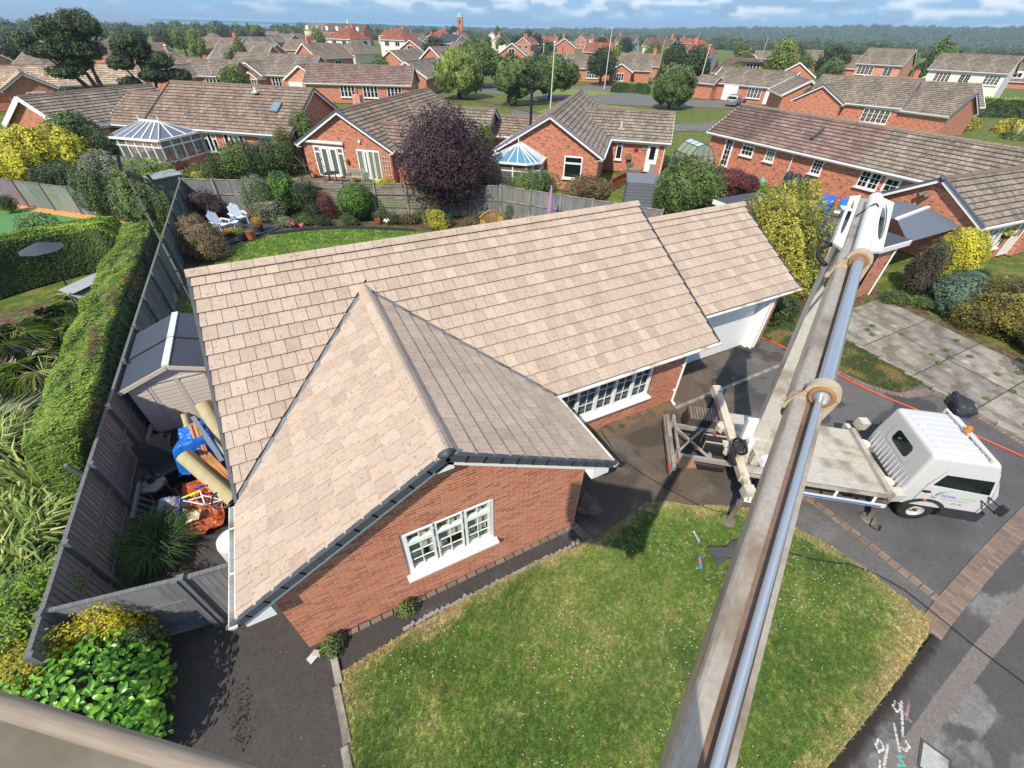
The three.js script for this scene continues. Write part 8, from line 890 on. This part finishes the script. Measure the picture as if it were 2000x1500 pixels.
{ // the two pines at the upper left
const pine=(label,x,z,lean,lobes,seed)=>{ const t=thing('pine_tree',label,'pine tree',[x,0,z]); t.scale.set(0.56,0.56,0.56); const tr=new MB(); for (const l of lobes) { const b=V(0,0,0),e=V(l[0],l[1],l[2]),m=V(l[0]*0.35 + lean,l[1]*0.55,l[2]*0.4); tr.cyl(b,m,0.42,0.3,7,false); tr.cyl(m,e,0.28,0.1,6,false); } tr.build('trunk',plain('pinebark',92,80,72,0.95),t); part('crown',both(leafGeo(lobes,9000,0.36,PAL.pine,seed,{ long: 2.6,rough: 0.5,jit: 2,inner: 0.4 }),coreGeo(lobes,PAL.pine,0.55)),mt.leaf,t); };
const s=1; pine('taller spreading pine with flat tufted crown, left of the pair',-12.6,-63,-0.8,[B3(-3.2,14.2,0,3.6,2.2,3),B3(0.4,15.2,0,3.4,2.2,3),B3(-6.4,11.2,0.4,2.8,1.3,2.2),B3(-4.6,8.2,0.6,2.8,1.1,2.2),B3(-8.6,12.6,0,2.0,1.5,1.8),B3(0.2,11.6,0.6,2.6,1.5,2.2),B3(-2.4,9.6,-0.4,2.4,1.3,2),B3(-6.0,4.6,0.8,2.2,1.0,1.8),B3(-2.6,12.2,0.6,2.6,1.6,2.4)],1331); pine('lower pine leaning right with layered tufts, right of the pair',-8.6,-62,0.6,[B3(0.5,12.2,0,3.2,2.0,2.6),B3(3.6,10.0,0.2,3.0,1.4,2.4),B3(-2.4,9.6,0.4,2.4,1.2,2),B3(6.2,7.4,0,2.4,1.1,2),B3(2.4,7.4,0.6,2.6,1.1,2),B3(7.2,4.6,0.4,2.8,1.0,2),B3(-2.2,6.4,0.5,1.8,0.9,1.6),B3(4.4,3.6,0.6,2.2,0.9,1.8)],1333);
}
// ---------- houses of the estate behind ----------
const simple=(name,label,pos,th,build)=>{ const t=thing(name,label,'bungalow',pos,-th); build(t); return t; };
simple('brick_bungalow','brick bungalow with pinkish brown roof and three white bow windows beyond the french door house',[25.32,0,-67.32],-1.093,(t)=>{ const m={ wall: mt.brick,roof: mt.roofPink }; block(t,xf(),3.7,2.41,0.577,16.2,m); for (const [k,a] of [1.6,5.2,8.6].entries()) { opening(t,on(xf(),'left',-a - 2.2,0.75,3.38),2.2,1.5,lights(4,1,2)); } opening(t,on(xf(),'front',-0.9,0.9,-0.3),0.9,1.2,lights(1)); });
simple('brick_bungalow','pale brick gable with white garage door at the left end of the pinkish roof',[9.61,0,-75.65],0.718,(t)=>{ block(t,xf(),3.3,2.39,0.577,8,{ wall: mt.brickPink,roof: mt.roofPink }); const d=new MB(); d.box(-1.35,1.1,-0.26,2.4,2.0,0.06); d.build('garage_door',mt.white,t); opening(t,xf(0.7,0.9,-0.3),1.9,1.2,lights(3,1,2)); });
simple('brick_bungalow','grey roofed bungalow with double white barge-boarded gable',[14.28,0,-84.31],-0.883,(t)=>{ block(t,xf(),4.6,2.42,0.577,16,MG); opening(t,on(xf(),'left',-7.4,0.8,4.25),1.8,1.4,lights(3,1,2)); });
simple('brick_bungalow','gable wing with white bow window and a smaller white porch gable',[2.47,0,-87.34],0.842,(t)=>{ block(t,xf(),3.0,2.39,0.577,9,MG); block(t,xf(1.2,0,1.0),1.6,2.0,0.577,2,MG); opening(t,xf(-2.2,0.7,-0.26),1.6,1.4,lights(3,1,2)); opening(t,xf(0.1,0.7,0.74),2.2,1.2,lights(4,1,2)); });
simple('brick_bungalow','small dark-verged gable with white windows behind the roof window house',[-8.48,0,-84.97],0.59,(t)=>{ block(t,xf(),2.4,2.38,0.577,7,{ ...MG,verge: vergeDark }); block(t,xf(8,0,-6.5,Math.PI/2),3.4,2.4,0.577,17,MG); opening(t,xf(-0.9,0.9,-0.26),1.5,1.2,lights(2,1,2)); opening(t,xf(3.4,0.8,-3.35),2.4,1.3,lights(4,1,2)); });
simple('brick_bungalow','brown brick gable before the long beige roof at the upper left',[-21.31,0,-70.2],-0.297,(t)=>{ block(t,xf(),2.7,2.38,0.6,9,{ wall: mt.brick,roof: mt.roofBuff,verge: vergeDark }); opening(t,xf(-0.6,0.9,-0.26),1.8,1.2,lights(3,1,2)); block(t,xf(12,0,-7,Math.PI/2),3.4,2.4,0.577,26,{ wall: mt.brick,roof: mt.roofBuff }); });
simple('brick_bungalow','brick bungalow across the estate road with bow window and small front gable',[86.64,0,-83.83],-0.844,(t)=>{ block(t,xf(),4.0,2.5,0.577,20,MG); block(t,xf(-7,0,-6.6,-Math.PI/2),2.7,2.4,0.55,6,MG); opening(t,on(xf(),'left',-14.6,0.7,3.7),2.6,1.4,lights(4,2,2)); opening(t,on(xf(),'left',-8,0.7,6.75),2.2,1.4,lights(4,1,2)); });
simple('brick_bungalow','gable end with brown door half hidden by the round topped birch',[80,-0.3,-66],0.4,(t)=>block(t,xf(),3.2,2.4,0.577,10,MG));
simple('brick_bungalow','brick bungalow with white garage door and bow window behind the parked car',[85.3,0,-46],-0.28,(t)=>{ block(t,xf(),3.8,2.42,0.577,13.6,{ ...MG,verge: mt.white }); opening(t,on(xf(),'left',-6.2,0.7,3.5),2.4,1.5,lights(4,2,2)); const d=new MB(); d.box(-3.47,1.1,-1.9,0.08,2.1,2.4); d.build('garage_door',mt.white,t); const p=new MB(); p.box(-3.6,1.2,-9.2,0.5,2.3,2.6); p.build('porch',mt.white,t); block(t,xf(-3.6,0,-11.6),2.2,2.35,0.5,4,MG); });
simple('brick_bungalow','bungalow behind the dark purple plum tree, slate coloured verge boards',[79.46,0,-24.99],-0.34,(t)=>{ block(t,xf(),4.6,2.47,0.577,11.5,{ ...MG,verge: vergeDark }); opening(t,on(xf(),'left',-4.0,0.6,4.3),3.0,1.6,lights(5,2,3)); block(t,xf(-5.4,0,-9.6,-Math.PI/2),3.3,2.38,0.577,6,{ ...MG,verge: vergeDark }); });
simple('brick_bungalow','ivy-clad gable left of the purple plum tree',[75.6,0,-37.0],0.7,(t)=>{ block(t,xf(),3.4,2.38,0.577,9,{ ...MG,verge: mt.white }); opening(t,xf(0.2,0.9,-0.26),2.0,1.3,lights(3,1,2)); bush('wall_ivy','climbing ivy on the gable left of the purple plum tree','climber',[75.0,0,-36.4],[B3(0,2,0,1.0,1.6,0.8)],700,0.25,PAL.mid,1401,{ core: 0 }); });
simple('garage_block','brick garage with grey roof and pale side gable behind the white caravan',[79.14,-0.1,-18.4],-0.03,(t)=>{ block(t,xf(),3.8,2.36,0.577,6.2,{ ...MG,verge: vergeDark }); pipe(t,[-3.6,0,-5.9],[-3.6,2.4,-5.9]); });
const two=(name,label,pos,th,s,e,L,wall,roof,wins,o={})=>{ const t=thing(name,label,'house',pos,-th); block(t,xf(),s,e,0.577,L,{ wall,roof },o); for (const [side,a,y,W,H,n] of wins) opening(t,on(xf(),side,a,y,side === 'left' || side === 'right' ? s - 0.34 : o.hip0 ? -0.34 : -0.3),W,H,lights(n,2,3)); if (o.chim) for (const [x,z] of o.chim) { const c=new MB(); c.box(x,e + s*0.577 + 0.3,z,0.7,1.5,0.9); c.build('chimney',mt.brick,t); } return t; };
two('detached_house','two storey brown brick house with low grey roof on the right skyline',[130.8,0,-52.65],-0.25,4.7,4.9,9,mt.brickPink,mt.roofGrey,[['left',-8.2,3.0,3.0,1.5,4],['left',-3.2,3.0,1.6,1.5,2]]);
two('detached_house','white rendered two storey house with grey roof at the upper right',[126.9,0,-33.2],-0.23,4.2,4.9,12,plain('render',226,224,222,0.85),mt.roofGrey,[['left',-10.4,3.1,2.4,1.5,4],['left',-6.6,3.1,1.6,1.4,2],['left',-3.0,3.1,2.2,1.5,4]]);
two('hipped_house','brown roofed house with a big white dormer window on the right',[121,-1,-78],-0.6,5.4,2.6,14,mt.brick,mt.roofBrown,[],{ hip0: 4,hip1: 3 });
{ const t=thing('dormer','flat topped dormer of the brown roofed house','dormer',[112.4,2.2,-77.5],0.62 + 0.0); t.rotation.y=0.55 - 1.57 + 0.6; const m=new MB(); m.box(0,1.2,0,5,1.7,3); m.build('wall',mt.brick,t); const r=new MB(); r.box(0,2.1,0.2,5.6,0.16,3.8); r.build('roof',mt.felt,t); opening(t,xf(-2.3,0.55,1.52),3.4,1.3,lights(4,1,2)); }
simple('brick_bungalow','brown tiled bungalow with white apex gable beside the willow',[26.64,0,-77.15],0.658,(t)=>{ block(t,xf(),3.72,2.42,0.577,15.7,{ wall: mt.brick,roof: mt.roofGrey,verge: mt.white }); });
{ // parked car, caravan, lamp posts, flag pole
const t=thing('parked_car','silver hatchback parked on the estate drive, tail towards us','car',[74.6,0,-48.6],0.5); const sh=new THREE.Shape([[-2,0.35],[-2.05,0.9],[-1.75,1.45],[0.5,1.5],[1.15,1.0],[2.0,0.85],[2.05,0.35]].map(([a,b])=>new THREE.Vector2(a,b))); const g=new THREE.ExtrudeGeometry(sh,{ depth: 1.5,bevelEnabled: true,bevelSize: 0.09,bevelThickness: 0.09,bevelSegments: 2 }); g.translate(0,0,-0.75); part('body',g,plain('silverCar',150,158,160,0.3,{ metalness: 0.5 }),t); const w=new MB(); w.box(-1.98,1.2,0,0.06,0.4,1.3,0,0,-0.5); w.box(-0.5,1.22,0.85,1.7,0.34,0.03); w.box(-0.5,1.22,-0.85,1.7,0.34,0.03); w.build('window',mt.pane,t); for (const x of [-1.25,1.25]) for (const z of [-0.78,0.78]) { const q=new MB(); q.cyl(V(x,0.32,z - 0.1),V(x,0.32,z + 0.1),0.32,0.32,16); q.build('wheel',mt.rubber,t); } for (const z of [-0.7,0.7]) { const q=new MB(); q.box(-2.1,0.95,z,0.06,0.4,0.16); q.build('tail_light',plain('tailr',206,50,40,0.4),t); } const np=new MB(); np.box(-2.14,0.75,0,0.02,0.12,0.5); np.build('number_plate',plain('plate',216,190,60,0.5),t);
const m=thing('mobility_scooter','dark blue scooter parked beside the silver car','scooter',[73.6,0,-45.9],0.8); { const b=new MB(); b.box(0,0.3,0,1.3,0.16,0.5); b.box(0.45,0.7,0,0.1,0.7,0.1,0,0,-0.3); b.build('frame',plain('scoot',40,52,96,0.4),m); const s=new MB(); s.box(-0.35,0.65,0,0.5,0.12,0.5); s.box(-0.6,0.95,0,0.1,0.5,0.5); s.build('seat',mt.black,m); for (const x of [-0.5,0.5]) { const w2=new MB(); w2.cyl(V(x,0.18,-0.28),V(x,0.18,0.28),0.18); w2.build('wheel',mt.rubber,m); } }
const c=thing('caravan','white touring caravan parked before the garage','caravan',[83.2,-0.6,-22.5],-0.45); { const s2=new THREE.Shape([[-3,0.5],[-3.1,1.4],[-2.6,2.5],[2.4,2.6],[2.9,2.3],[3,0.5]].map(([a,b])=>new THREE.Vector2(a,b))); const g3=new THREE.ExtrudeGeometry(s2,{ depth: 2.0,bevelEnabled: true,bevelSize: 0.08,bevelThickness: 0.08,bevelSegments: 2 }); g3.translate(0,0,-1); part('body',g3,mt.white,c); const w2=new MB(); for (const [x,ww] of [[-1.8,0.9],[0,0.7],[1.7,0.4]]) w2.box(x,1.7,1.1,ww,0.7,0.04); w2.build('window',mt.pane,c); const k=new MB(); k.cyl(V(0,0.35,-1),V(0,0.35,1.05),0.35); k.build('wheel',mt.rubber,c); const v=new MB(); v.box(0.5,2.68,0,0.9,0.1,0.6); v.build('roof_vent',plain('rvent2',206,206,202,0.6),c); }
const lamp=(label,x,z,h,tilt=0)=>{ const l=thing('street_lamp',label,'street lamp',[x,0,z]); const p=new MB(); p.cyl(V(0,0,0),V(tilt,h,0),0.09,0.06,8); p.build('pole',plain('lampp',216,216,212,0.6),l); const hd=new MB(); hd.sph(tilt,h + 0.08,0,0.18,0.12,0.18); hd.build('lantern',plain('lanth',226,226,222,0.5),l); };
lamp('tall white lamp post before the green, in line with the flue',42.2,-54.7,7.8); lamp('white lamp post at the bend by the low hedge',67.2,-75.1,9.6); lamp('lamp post between the two spreading trees',54,-78,7); lamp('thin lamp post over the parked car house',84,-66,7.5,0.4); lamp('lamp post behind the small gable at the left',-6.5,-76,6.4);
const pole=(label,x,z,h,tx)=>{ const l=thing('telegraph_pole',label,'pole',[x,0,z]); const p=new MB(); p.cyl(V(0,0,0),V(tx,h,0),0.16,0.11,8); p.build('post',plain('tpole',166,156,140,0.9),l); const a=new MB(); a.box(tx,h - 0.4,0,0.9,0.1,0.1); a.build('cross_arm',plain('tpole',0,0,0),l); };
pole('leaning bare pole near the right edge by the clipped hedge',85,-14.5,6.6,2.2); pole('telegraph pole before the tall birch on the skyline',118,-103,9.5,0.6); pole('telegraph pole right of the tall skyline birch',128,-88,9,0.2); pole('telegraph pole among the roofs right of centre',98,-94,8,0.2);
}
// ---------- the distant town ----------
const azp=(px,D)=>{ const a=0.4843 + Math.atan((px - 1000)/828/1.305); return [2.394 + Math.sin(a)*D,0,10.877 - Math.cos(a)*D]; };
const lay=(d)=>-sst(200,1500,d)*9;
const taken=[[25,-67],[15,-72],[9.6,-76],[14,-84],[4,-90],[2.5,-87],[-8,-85],[0,-92],[-21,-70],[-12,-76],[-4,-80],[87,-84],[78,-92],[80,-66],[85,-46],[88,-58],[79,-25],[83,-35],[75,-37],[79,-18],[131,-53],[134,-60],[127,-33],[130,-42],[121,-78],[27,-77],[33,-85],[33,-70],[45,-86],[39,-60],[48,-63],[60,-49],[-19,-108],[-14,-106],[80,-33]];
{
const kinds=[];
const K=(name,label,f)=>{ const t=thing(name,label,'house'); f(t); kinds.push({ t,name,label,used: false,n: 0 }); };
const far=(t,s,e,L,wall,roof,o={})=>{ const w=new MB(); blockWalls(w,xf(),s,e,0.62,L,o); if (o.hip0) { w.p.length=0; w.n.length=0; w.u.length=0; w.c.length=0; w.box(0,e/2,-L/2,2*s - 0.6,e,L - 0.6); } w.build('wall',wall,t); const r=new MB(); blockRoof(r,xf(),s,e,0.62,L,o); r.build('roof',roof,t); if (!o.hip0) for (const z of [-0.01,-L + 0.01]) { const b=new MB(); for (const d of [-1,1]) b.bar(V(0,e + s*0.62 - 0.1,z),V(d*s,e - 0.08,z),0.06,0.22); b.build('barge_board',mt.white,t); } const g=new MB(); for (const d of [-1,1]) g.box(d*(s + 0.02),e - 0.06,-L/2,0.1,0.14,L); g.build('gutter',mt.white,t); };
const wn=(t,m,W,H)=>{ const f=new MB(); f.m=m; f.box(W/2,H/2,0,W,H,0.08); const o=f.build('window',mt.white,t); const p=new MB(); p.m=m; p.box(W*0.27,H/2,0.03,W*0.4,H*0.84,0.06); p.box(W*0.73,H/2,0.03,W*0.4,H*0.84,0.06); p.build('pane',mt.pane,o); };
const white=plain('render',0,0,0),cream=plain('cream',216,206,184,0.85);
const chim=(t,x,y,z)=>{ const c=new MB(); c.box(x,y,z,0.7,1.6,0.9); c.build('chimney',mt.brick,t); const p=new MB(); for (const d of [-0.2,0.2]) p.cyl(V(x,y + 0.8,z + d),V(x,y + 1.15,z + d),0.12,0.1,7); p.build('chimney_pot',plain('pot',0,0,0),t); };
K('far_bungalow','distant brick bungalow with grey roof',(t)=>{ far(t,4,2.4,13,mt.brick,mt.roofGrey); wn(t,xf(-1,0.9,-0.26),2,1.2); wn(t,on(xf(),'right',-3,0.9,3.7),2,1.2); wn(t,on(xf(),'left',-5,0.9,3.7),2,1.2); });
K('far_bungalow','distant brick bungalow with warm brown roof',(t)=>{ far(t,4.2,2.5,11,mt.brick,mt.roofWarm); wn(t,xf(-1,0.9,-0.26),2,1.2); wn(t,on(xf(),'left',-6,0.9,3.9),2,1.2); chim(t,0,5.4,-9); });
K('far_house','distant brick house with red tiled roof',(t)=>{ far(t,4.0,4.6,10,mt.brick,mt.roofRed); for (const y of [0.9,3.1]) { wn(t,xf(-2.4,y,-0.26),1.6,1.3); wn(t,xf(0.8,y,-0.26),1.6,1.3); wn(t,on(xf(),'left',-4,y,3.7),1.6,1.3); wn(t,on(xf(),'left',-8,y,3.7),1.6,1.3); } chim(t,0,7.4,-2); });
K('far_house','distant white house with hipped orange roof',(t)=>{ far(t,4.6,4.8,10,white,mt.roofRed,{ hip0: 4,hip1: 4 }); for (const y of [0.9,3.2]) { wn(t,xf(-2.8,y,-0.28),1.8,1.3); wn(t,xf(0.9,y,-0.28),1.8,1.3); wn(t,on(xf(),'left',-4,y,4.32),1.8,1.3); wn(t,on(xf(),'left',-8,y,4.32),1.8,1.3); } chim(t,1.2,7.4,-4); });
K('far_house','distant white rendered house with brown gable roof',(t)=>{ far(t,4.0,4.6,11,white,mt.roofBrown); for (const y of [0.9,3.1]) { wn(t,xf(-0.8,y,-0.26),1.8,1.3); wn(t,on(xf(),'left',-4,y,3.7),1.8,1.3); wn(t,on(xf(),'left',-9,y,3.7),1.8,1.3); } chim(t,0.4,7.4,-10); });
K('far_house','distant house with dark slate roof and cream walls',(t)=>{ far(t,3.8,4.4,9,cream,M('slate',{ map: T.felt,col: [230,226,236],roughness: 0.9 })); for (const y of [0.9,3.0]) { wn(t,xf(-0.8,y,-0.26),1.6,1.3); wn(t,on(xf(),'left',-3.4,y,3.5),1.6,1.3); } chim(t,0,7,-1.4); });
K('far_bungalow','distant hipped bungalow with beige walls and grey roof',(t)=>{ far(t,4.6,2.5,11,cream,mt.roofGrey,{ hip0: 4,hip1: 4 }); wn(t,xf(-2.6,0.9,-0.28),1.8,1.2); wn(t,xf(0.8,0.9,-0.28),1.8,1.2); wn(t,on(xf(),'left',-5,0.9,4.32),1.8,1.2); });
K('far_house','distant dormer bungalow with red brown roof',(t)=>{ far(t,4.8,2.6,10,mt.brick,mt.roofPink); wn(t,xf(-0.9,3.0,-0.26),1.8,1.3); const d=new MB(); d.box(-3.0,4.0,-5,2.0,1.5,3.0); d.build('dormer',white,t); wn(t,on(xf(),'left',-6,3.5,4.02),2,1.0); });
const r=rng(1500),put=[];
const rows=[[110,18],[128,17],[148,17],[172,18],[198,18],[230,19],[268,21],[315,24],[380,30],[460,40]];
const rowName=['nearest','second','third','fourth','fifth','sixth','seventh','eighth','ninth','farthest'];
rows.forEach(([D,sp],j)=>{ const a0=-0.34,a1=1.28; const n=Math.floor((a1 - a0)*D/sp); for (let i=0; i < n; i++) { const a=a0 + (a1 - a0)*(i + 0.5 + (r() - 0.5)*0.5)/n,dd=D + (r() - 0.5)*14,x=2.394 + Math.sin(a)*dd,z=10.877 - Math.cos(a)*dd; const q=r(),q2=r(),q3=r(); if (taken.some(([tx,tz])=>Math.hypot(tx - x,tz - z) < 17)) continue; if (a < 0.02 && D > 240) continue; if (a > 0.78 && a < 1.3 && D > 260) continue; if (q2 < 0.10 + 0.02*j) continue;
const red=sst(0.05,0.35,a)*(1 - sst(0.75,1.0,a))*sst(150,210,D); let k; if (q < red*0.9) k=[2,3,4,2,7,3,5,4][Math.floor(q3*8)]; else k=[0,1,0,6,0,1,7,1][Math.floor(q3*8)];
put.push({ k,x,z,a,j,ry: Math.round(r()*4)*1.571 + 0.7 + (r() - 0.5)*0.5,s: 0.92 + 0.2*r(),y: lay(dd) - (a > 1.05 ? 1.2 : 0) - (a < -0.1 ? 1.4 : 0) }); } });
put.sort((p,q)=>p.j - q.j || p.a - q.a); const cnt={}; const ord='first second third fourth fifth sixth seventh eighth ninth tenth eleventh twelfth thirteenth fourteenth fifteenth sixteenth seventeenth eighteenth nineteenth twentieth twenty-first twenty-second twenty-third twenty-fourth twenty-fifth twenty-sixth'.split(' ');
for (const p of put) { const K2=kinds[p.k],key=p.k + '_' + p.j; const c=cnt[key]=(cnt[key] ?? -1) + 1; const lb=K2.label + ', ' + ord[c] + ' from left in the ' + rowName[p.j] + ' row'; const o=K2.used ? copyOf(K2.t,lb,[p.x,p.y,p.z],p.ry,p.s) : K2.t; if (!K2.used) { o.position.set(p.x,p.y,p.z); o.rotation.y=p.ry; o.scale.setScalar(p.s); o.userData.label=lb; K2.used=true; } o.userData.group=K2.label.replace('distant','distant') + ' group'; }
for (const K2 of kinds) if (!K2.used) scene.remove(K2.t);
// trees among the houses
const tk=[]; const TK=(label,lobes,n,size,pal,seed,o)=>{ const t=treeThing('far_tree',label,[0,0,0],9,0.3,lobes,n,size,pal,seed,o); tk.push({ t,label,used: false }); };
TK('distant round green tree',LT(0,0,3.6,9),1500,0.55,PAL.mid,1601); TK('distant dark round tree',LT(0,0,4,9.5),1500,0.6,PAL.dark,1603); TK('distant tall narrow tree',[B3(0,5.5,0,2,5,2),B3(0.3,8,0,1.5,3,1.5)],1200,0.5,PAL.mid,1605); TK('distant golden bush',[B3(0,2.2,0,2.6,2,2.2)],700,0.5,PAL.yellowgreen,1607); TK('distant purple tree',LT(0,0,3.8,8.5),1400,0.55,PAL.purple,1609); TK('distant light green birch',LT(0,0,3,10),1300,0.5,PAL.willow,1611);
const pt=[]; const rt=[[100,28],[124,17],[148,17],[174,19],[204,20],[240,22],[285,24],[335,24],[400,26],[470,30]]; rt.forEach(([D,sp],j)=>{ const n=Math.floor(1.62*D/sp); for (let i=0; i < n; i++) { const a=-0.34 + 1.62*(i + 0.5 + (r() - 0.5)*0.9)/n,dd=D + (r() - 0.5)*18,x=2.394 + Math.sin(a)*dd,z=10.877 - Math.cos(a)*dd,q=r(),q2=r(); const sc=0.42 + 0.42*r(); if (q2 < 0.3) continue; if (taken.some(([tx,tz])=>Math.hypot(tx - x,tz - z) < 9) || put.some((p)=>Math.hypot(p.x - x,p.z - z) < 7.5)) continue; const k=[0,0,1,1,2,0,3,1,5,4,0,1][Math.floor(q*12)]; pt.push({ k,x,z,a,j,s: sc,y: lay(dd) - (a > 1.05 ? 1.2 : 0) - (a < -0.1 ? 1.4 : 0) }); } });
// trees the photograph singles out on the skyline
for (const [px,D,k,s] of [[755,210,4,0.86],[830,300,1,0.9],[285,230,1,0.84],[320,210,0,0.8],[1030,270,1,0.85],[953,330,2,0.95],[868,420,1,1.15],[1015,420,1,1.05],[1255,150,0,0.6],[1440,118,0,0.55],[1525,135,5,1.02],[1515,137,5,0.8],[1630,175,1,0.95],[1710,190,1,0.92],[1775,165,5,0.86],[1830,165,2,0.98],[1850,172,0,1.02],[430,112,2,0.62],[400,84,0,0.5],[712,112,0,0.5],[880,200,3,0.9],[925,195,3,0.8],[1285,175,5,0.62],[960,250,0,0.72]]) { const [x,,z]=azp(px,D); pt.push({ k,x,z,a: Math.atan2(x - 2.394,10.877 - z),j: 10,s,y: lay(D) - (px > 1500 ? 1.2 : 0) - (px < 300 ? 1.4 : 0) }); }
pt.sort((p,q)=>p.j - q.j || p.a - q.a); const ct={}; for (const p of pt) { const K2=tk[p.k],key=p.k + '_' + p.j,c=ct[key]=(ct[key] ?? -1) + 1; const lb=K2.label + ', ' + (ord[c] ?? 'last') + ' from left ' + (p.j === 10 ? 'among the skyline trees' : 'in the ' + rowName[p.j] + ' row of trees'); const o=K2.used ? copyOf(K2.t,lb,[p.x,p.y,p.z],p.a*9,p.s) : K2.t; if (!K2.used) { o.position.set(p.x,p.y,p.z); o.scale.setScalar(p.s); o.userData.label=lb; K2.used=true; } o.userData.group=K2.label + ' group'; }
}
{ // tower with a green copper dome, long terrace, pale beacon
let [x,,z]=azp(880,560); const t=thing('brick_tower','square brick tower with green copper dome on the skyline','tower',[x,lay(560),z],-0.5); const w=new MB(); w.box(0,9.5,0,5.4,19,5.4); w.build('shaft',mt.brick,t); const c=new MB(); c.box(0,19.2,0,6,0.6,6); c.build('cornice',plain('cream',0,0,0),t); const d=new MB(); d.add(new THREE.SphereGeometry(2.7,16,8,0,6.283,0,1.57),xf(0,19.4,0)); d.build('dome',plain('copper',126,190,168,0.7),t); for (const s of [[0,2.72],[-2.72,0]]) { const o=new MB(); o.box(s[0],15.5,s[1],s[0] ? 0.1 : 1.4,3,s[0] ? 1.4 : 0.1); o.build('belfry_opening',mt.black,t); }
[x,,z]=azp(628,345); const b=thing('terrace_block','long three storey terrace with grey roofs and white dormers','terrace',[x,lay(345),z],-0.3 - 0.48); for (let i=0; i < 3; i++) { const m=xf(-21 + i*14,0,-5,0).multiply(xf(0,0,0,-Math.PI/2)); const w2=new MB(); blockWalls(w2,m,5,6.5,0.7,14); w2.build('wall',i ? mt.brick : plain('cream',0,0,0),b); const r2=new MB(); blockRoof(r2,m,5,6.5,0.7,14); r2.build('roof',i ? mt.roofBrown : mt.roofGrey,b); for (const k of [3,10]) { const q=new MB(); q.box(-21 + i*14 + k,7.6,-0.9,1.6,2,1.6); q.build('dormer',mt.white,b); } }
[x,,z]=azp(660,1500); const l=thing('white_beacon','small white beacon tower far off near the coast','tower',[x,-9,z]); const lm=new MB(); lm.cyl(V(0,0,0),V(0,24,0),4,2.6,12); lm.build('shaft',mt.white,l); const lt=new MB(); lt.cyl(V(0,24,0),V(0,29,0),2,1.2,10); lt.build('lantern',mt.white,l);
}
{ // woods that run together, fields and hills
const lobes=[B3(0,5,0,5,4,5),B3(3,4,1,3.5,3.4,3.5),B3(-3,4.2,-1,3.6,3.4,3.5)],g=both(leafGeo(lobes,420,1.3,PAL.green,1701),coreGeo(lobes,PAL.green,0.86)); const r=rng(1703);
const wood=(name,label,list)=>{ const im=new THREE.InstancedMesh(g,mt.leaf,list.length),m=new THREE.Matrix4(),c=new THREE.Color(); list.forEach(([x,y,z,s],i)=>{ m.compose(V(x,y,z),new THREE.Quaternion().setFromAxisAngle(V(0,1,0),r()*6.28),V(s,s*(0.8 + 0.4*r()),s)); im.setMatrixAt(i,m); const k=0.7 + 0.5*r(); c.setRGB(k,k*(0.92 + 0.1*r()),k); im.setColorAt(i,c); }); im.name=name; scene.add(im); stuff(tag(im,label,'woodland')); };
const A=[],B=[]; for (let i=0; i < 2600; i++) { const a=-0.4 + 1.75*r(),q=r(),left=1 - sst(0.05,0.4,a),D=mix(520 - 300*left*q,1500,Math.pow(q,1.3)); if (left > 0.5 && D < 420 && vn(a*30,D*0.02,1705) < 0.55) continue; A.push([2.4 + Math.sin(a)*D,lay(D) - 1.5 - (a < -0.1 ? 1.5 : 0),10.9 - Math.cos(a)*D,0.55 + 0.6*r()]); }
const hy=(a,D)=>{ const k=sst(0.42,0.8,a)*0.55 + sst(0.75,1.15,a)*0.75 + 0.08; return -9 + k*(20 + 16*fbm(a*9,3,4,1707))*sst(1400,2100,D)*(1 - sst(2300,3000,D)); };
for (let i=0; i < 4200; i++) { const a=0.1 + 1.3*r(),D=1500 + 800*r(); B.push([2.4 + Math.sin(a)*D,hy(a,D) - 4,10.9 - Math.cos(a)*D,1.2 + 1.1*r()]); }
wood('woodland','band of mixed woods and hedgerows between the town and the coast',A); wood('hill_woodland','dark woods covering the low hills on the right horizon',B);
const p=[],id=[],na=90,nd=14; for (let j=0; j <= nd; j++) for (let i=0; i <= na; i++) { const a=-0.5 + 2.2*i/na,D=1350 + 1700*j/nd; p.push(2.4 + Math.sin(a)*D,hy(a,D) - 1,10.9 - Math.cos(a)*D); } for (let j=0; j < nd; j++) for (let i=0; i < na; i++) { const q=j*(na + 1) + i; id.push(q,q + 1,q + na + 1,q + 1,q + na + 2,q + na + 1); } const hg=new THREE.BufferGeometry(); hg.setAttribute('position',new THREE.Float32BufferAttribute(p,3)); hg.setAttribute('uv',new THREE.Float32BufferAttribute(new Array(p.length/3*2).fill(0),2)); hg.setIndex(id); hg.computeVertexNormals(); struct('hills',hg,plain('hillm',58,76,46,1));
struct('field',sheetGeo([[-150,-255],[-60,-275],[20,-330],[60,-420],[-200,-420]],-1.2),plain('fieldm',110,138,70,1,{ map: T.turf }));
}
// ---------- render ----------
scene.traverse((o)=>{ if (o.isMesh) { o.castShadow=true; o.receiveShadow=true; } });
renderer.render(scene,camera);
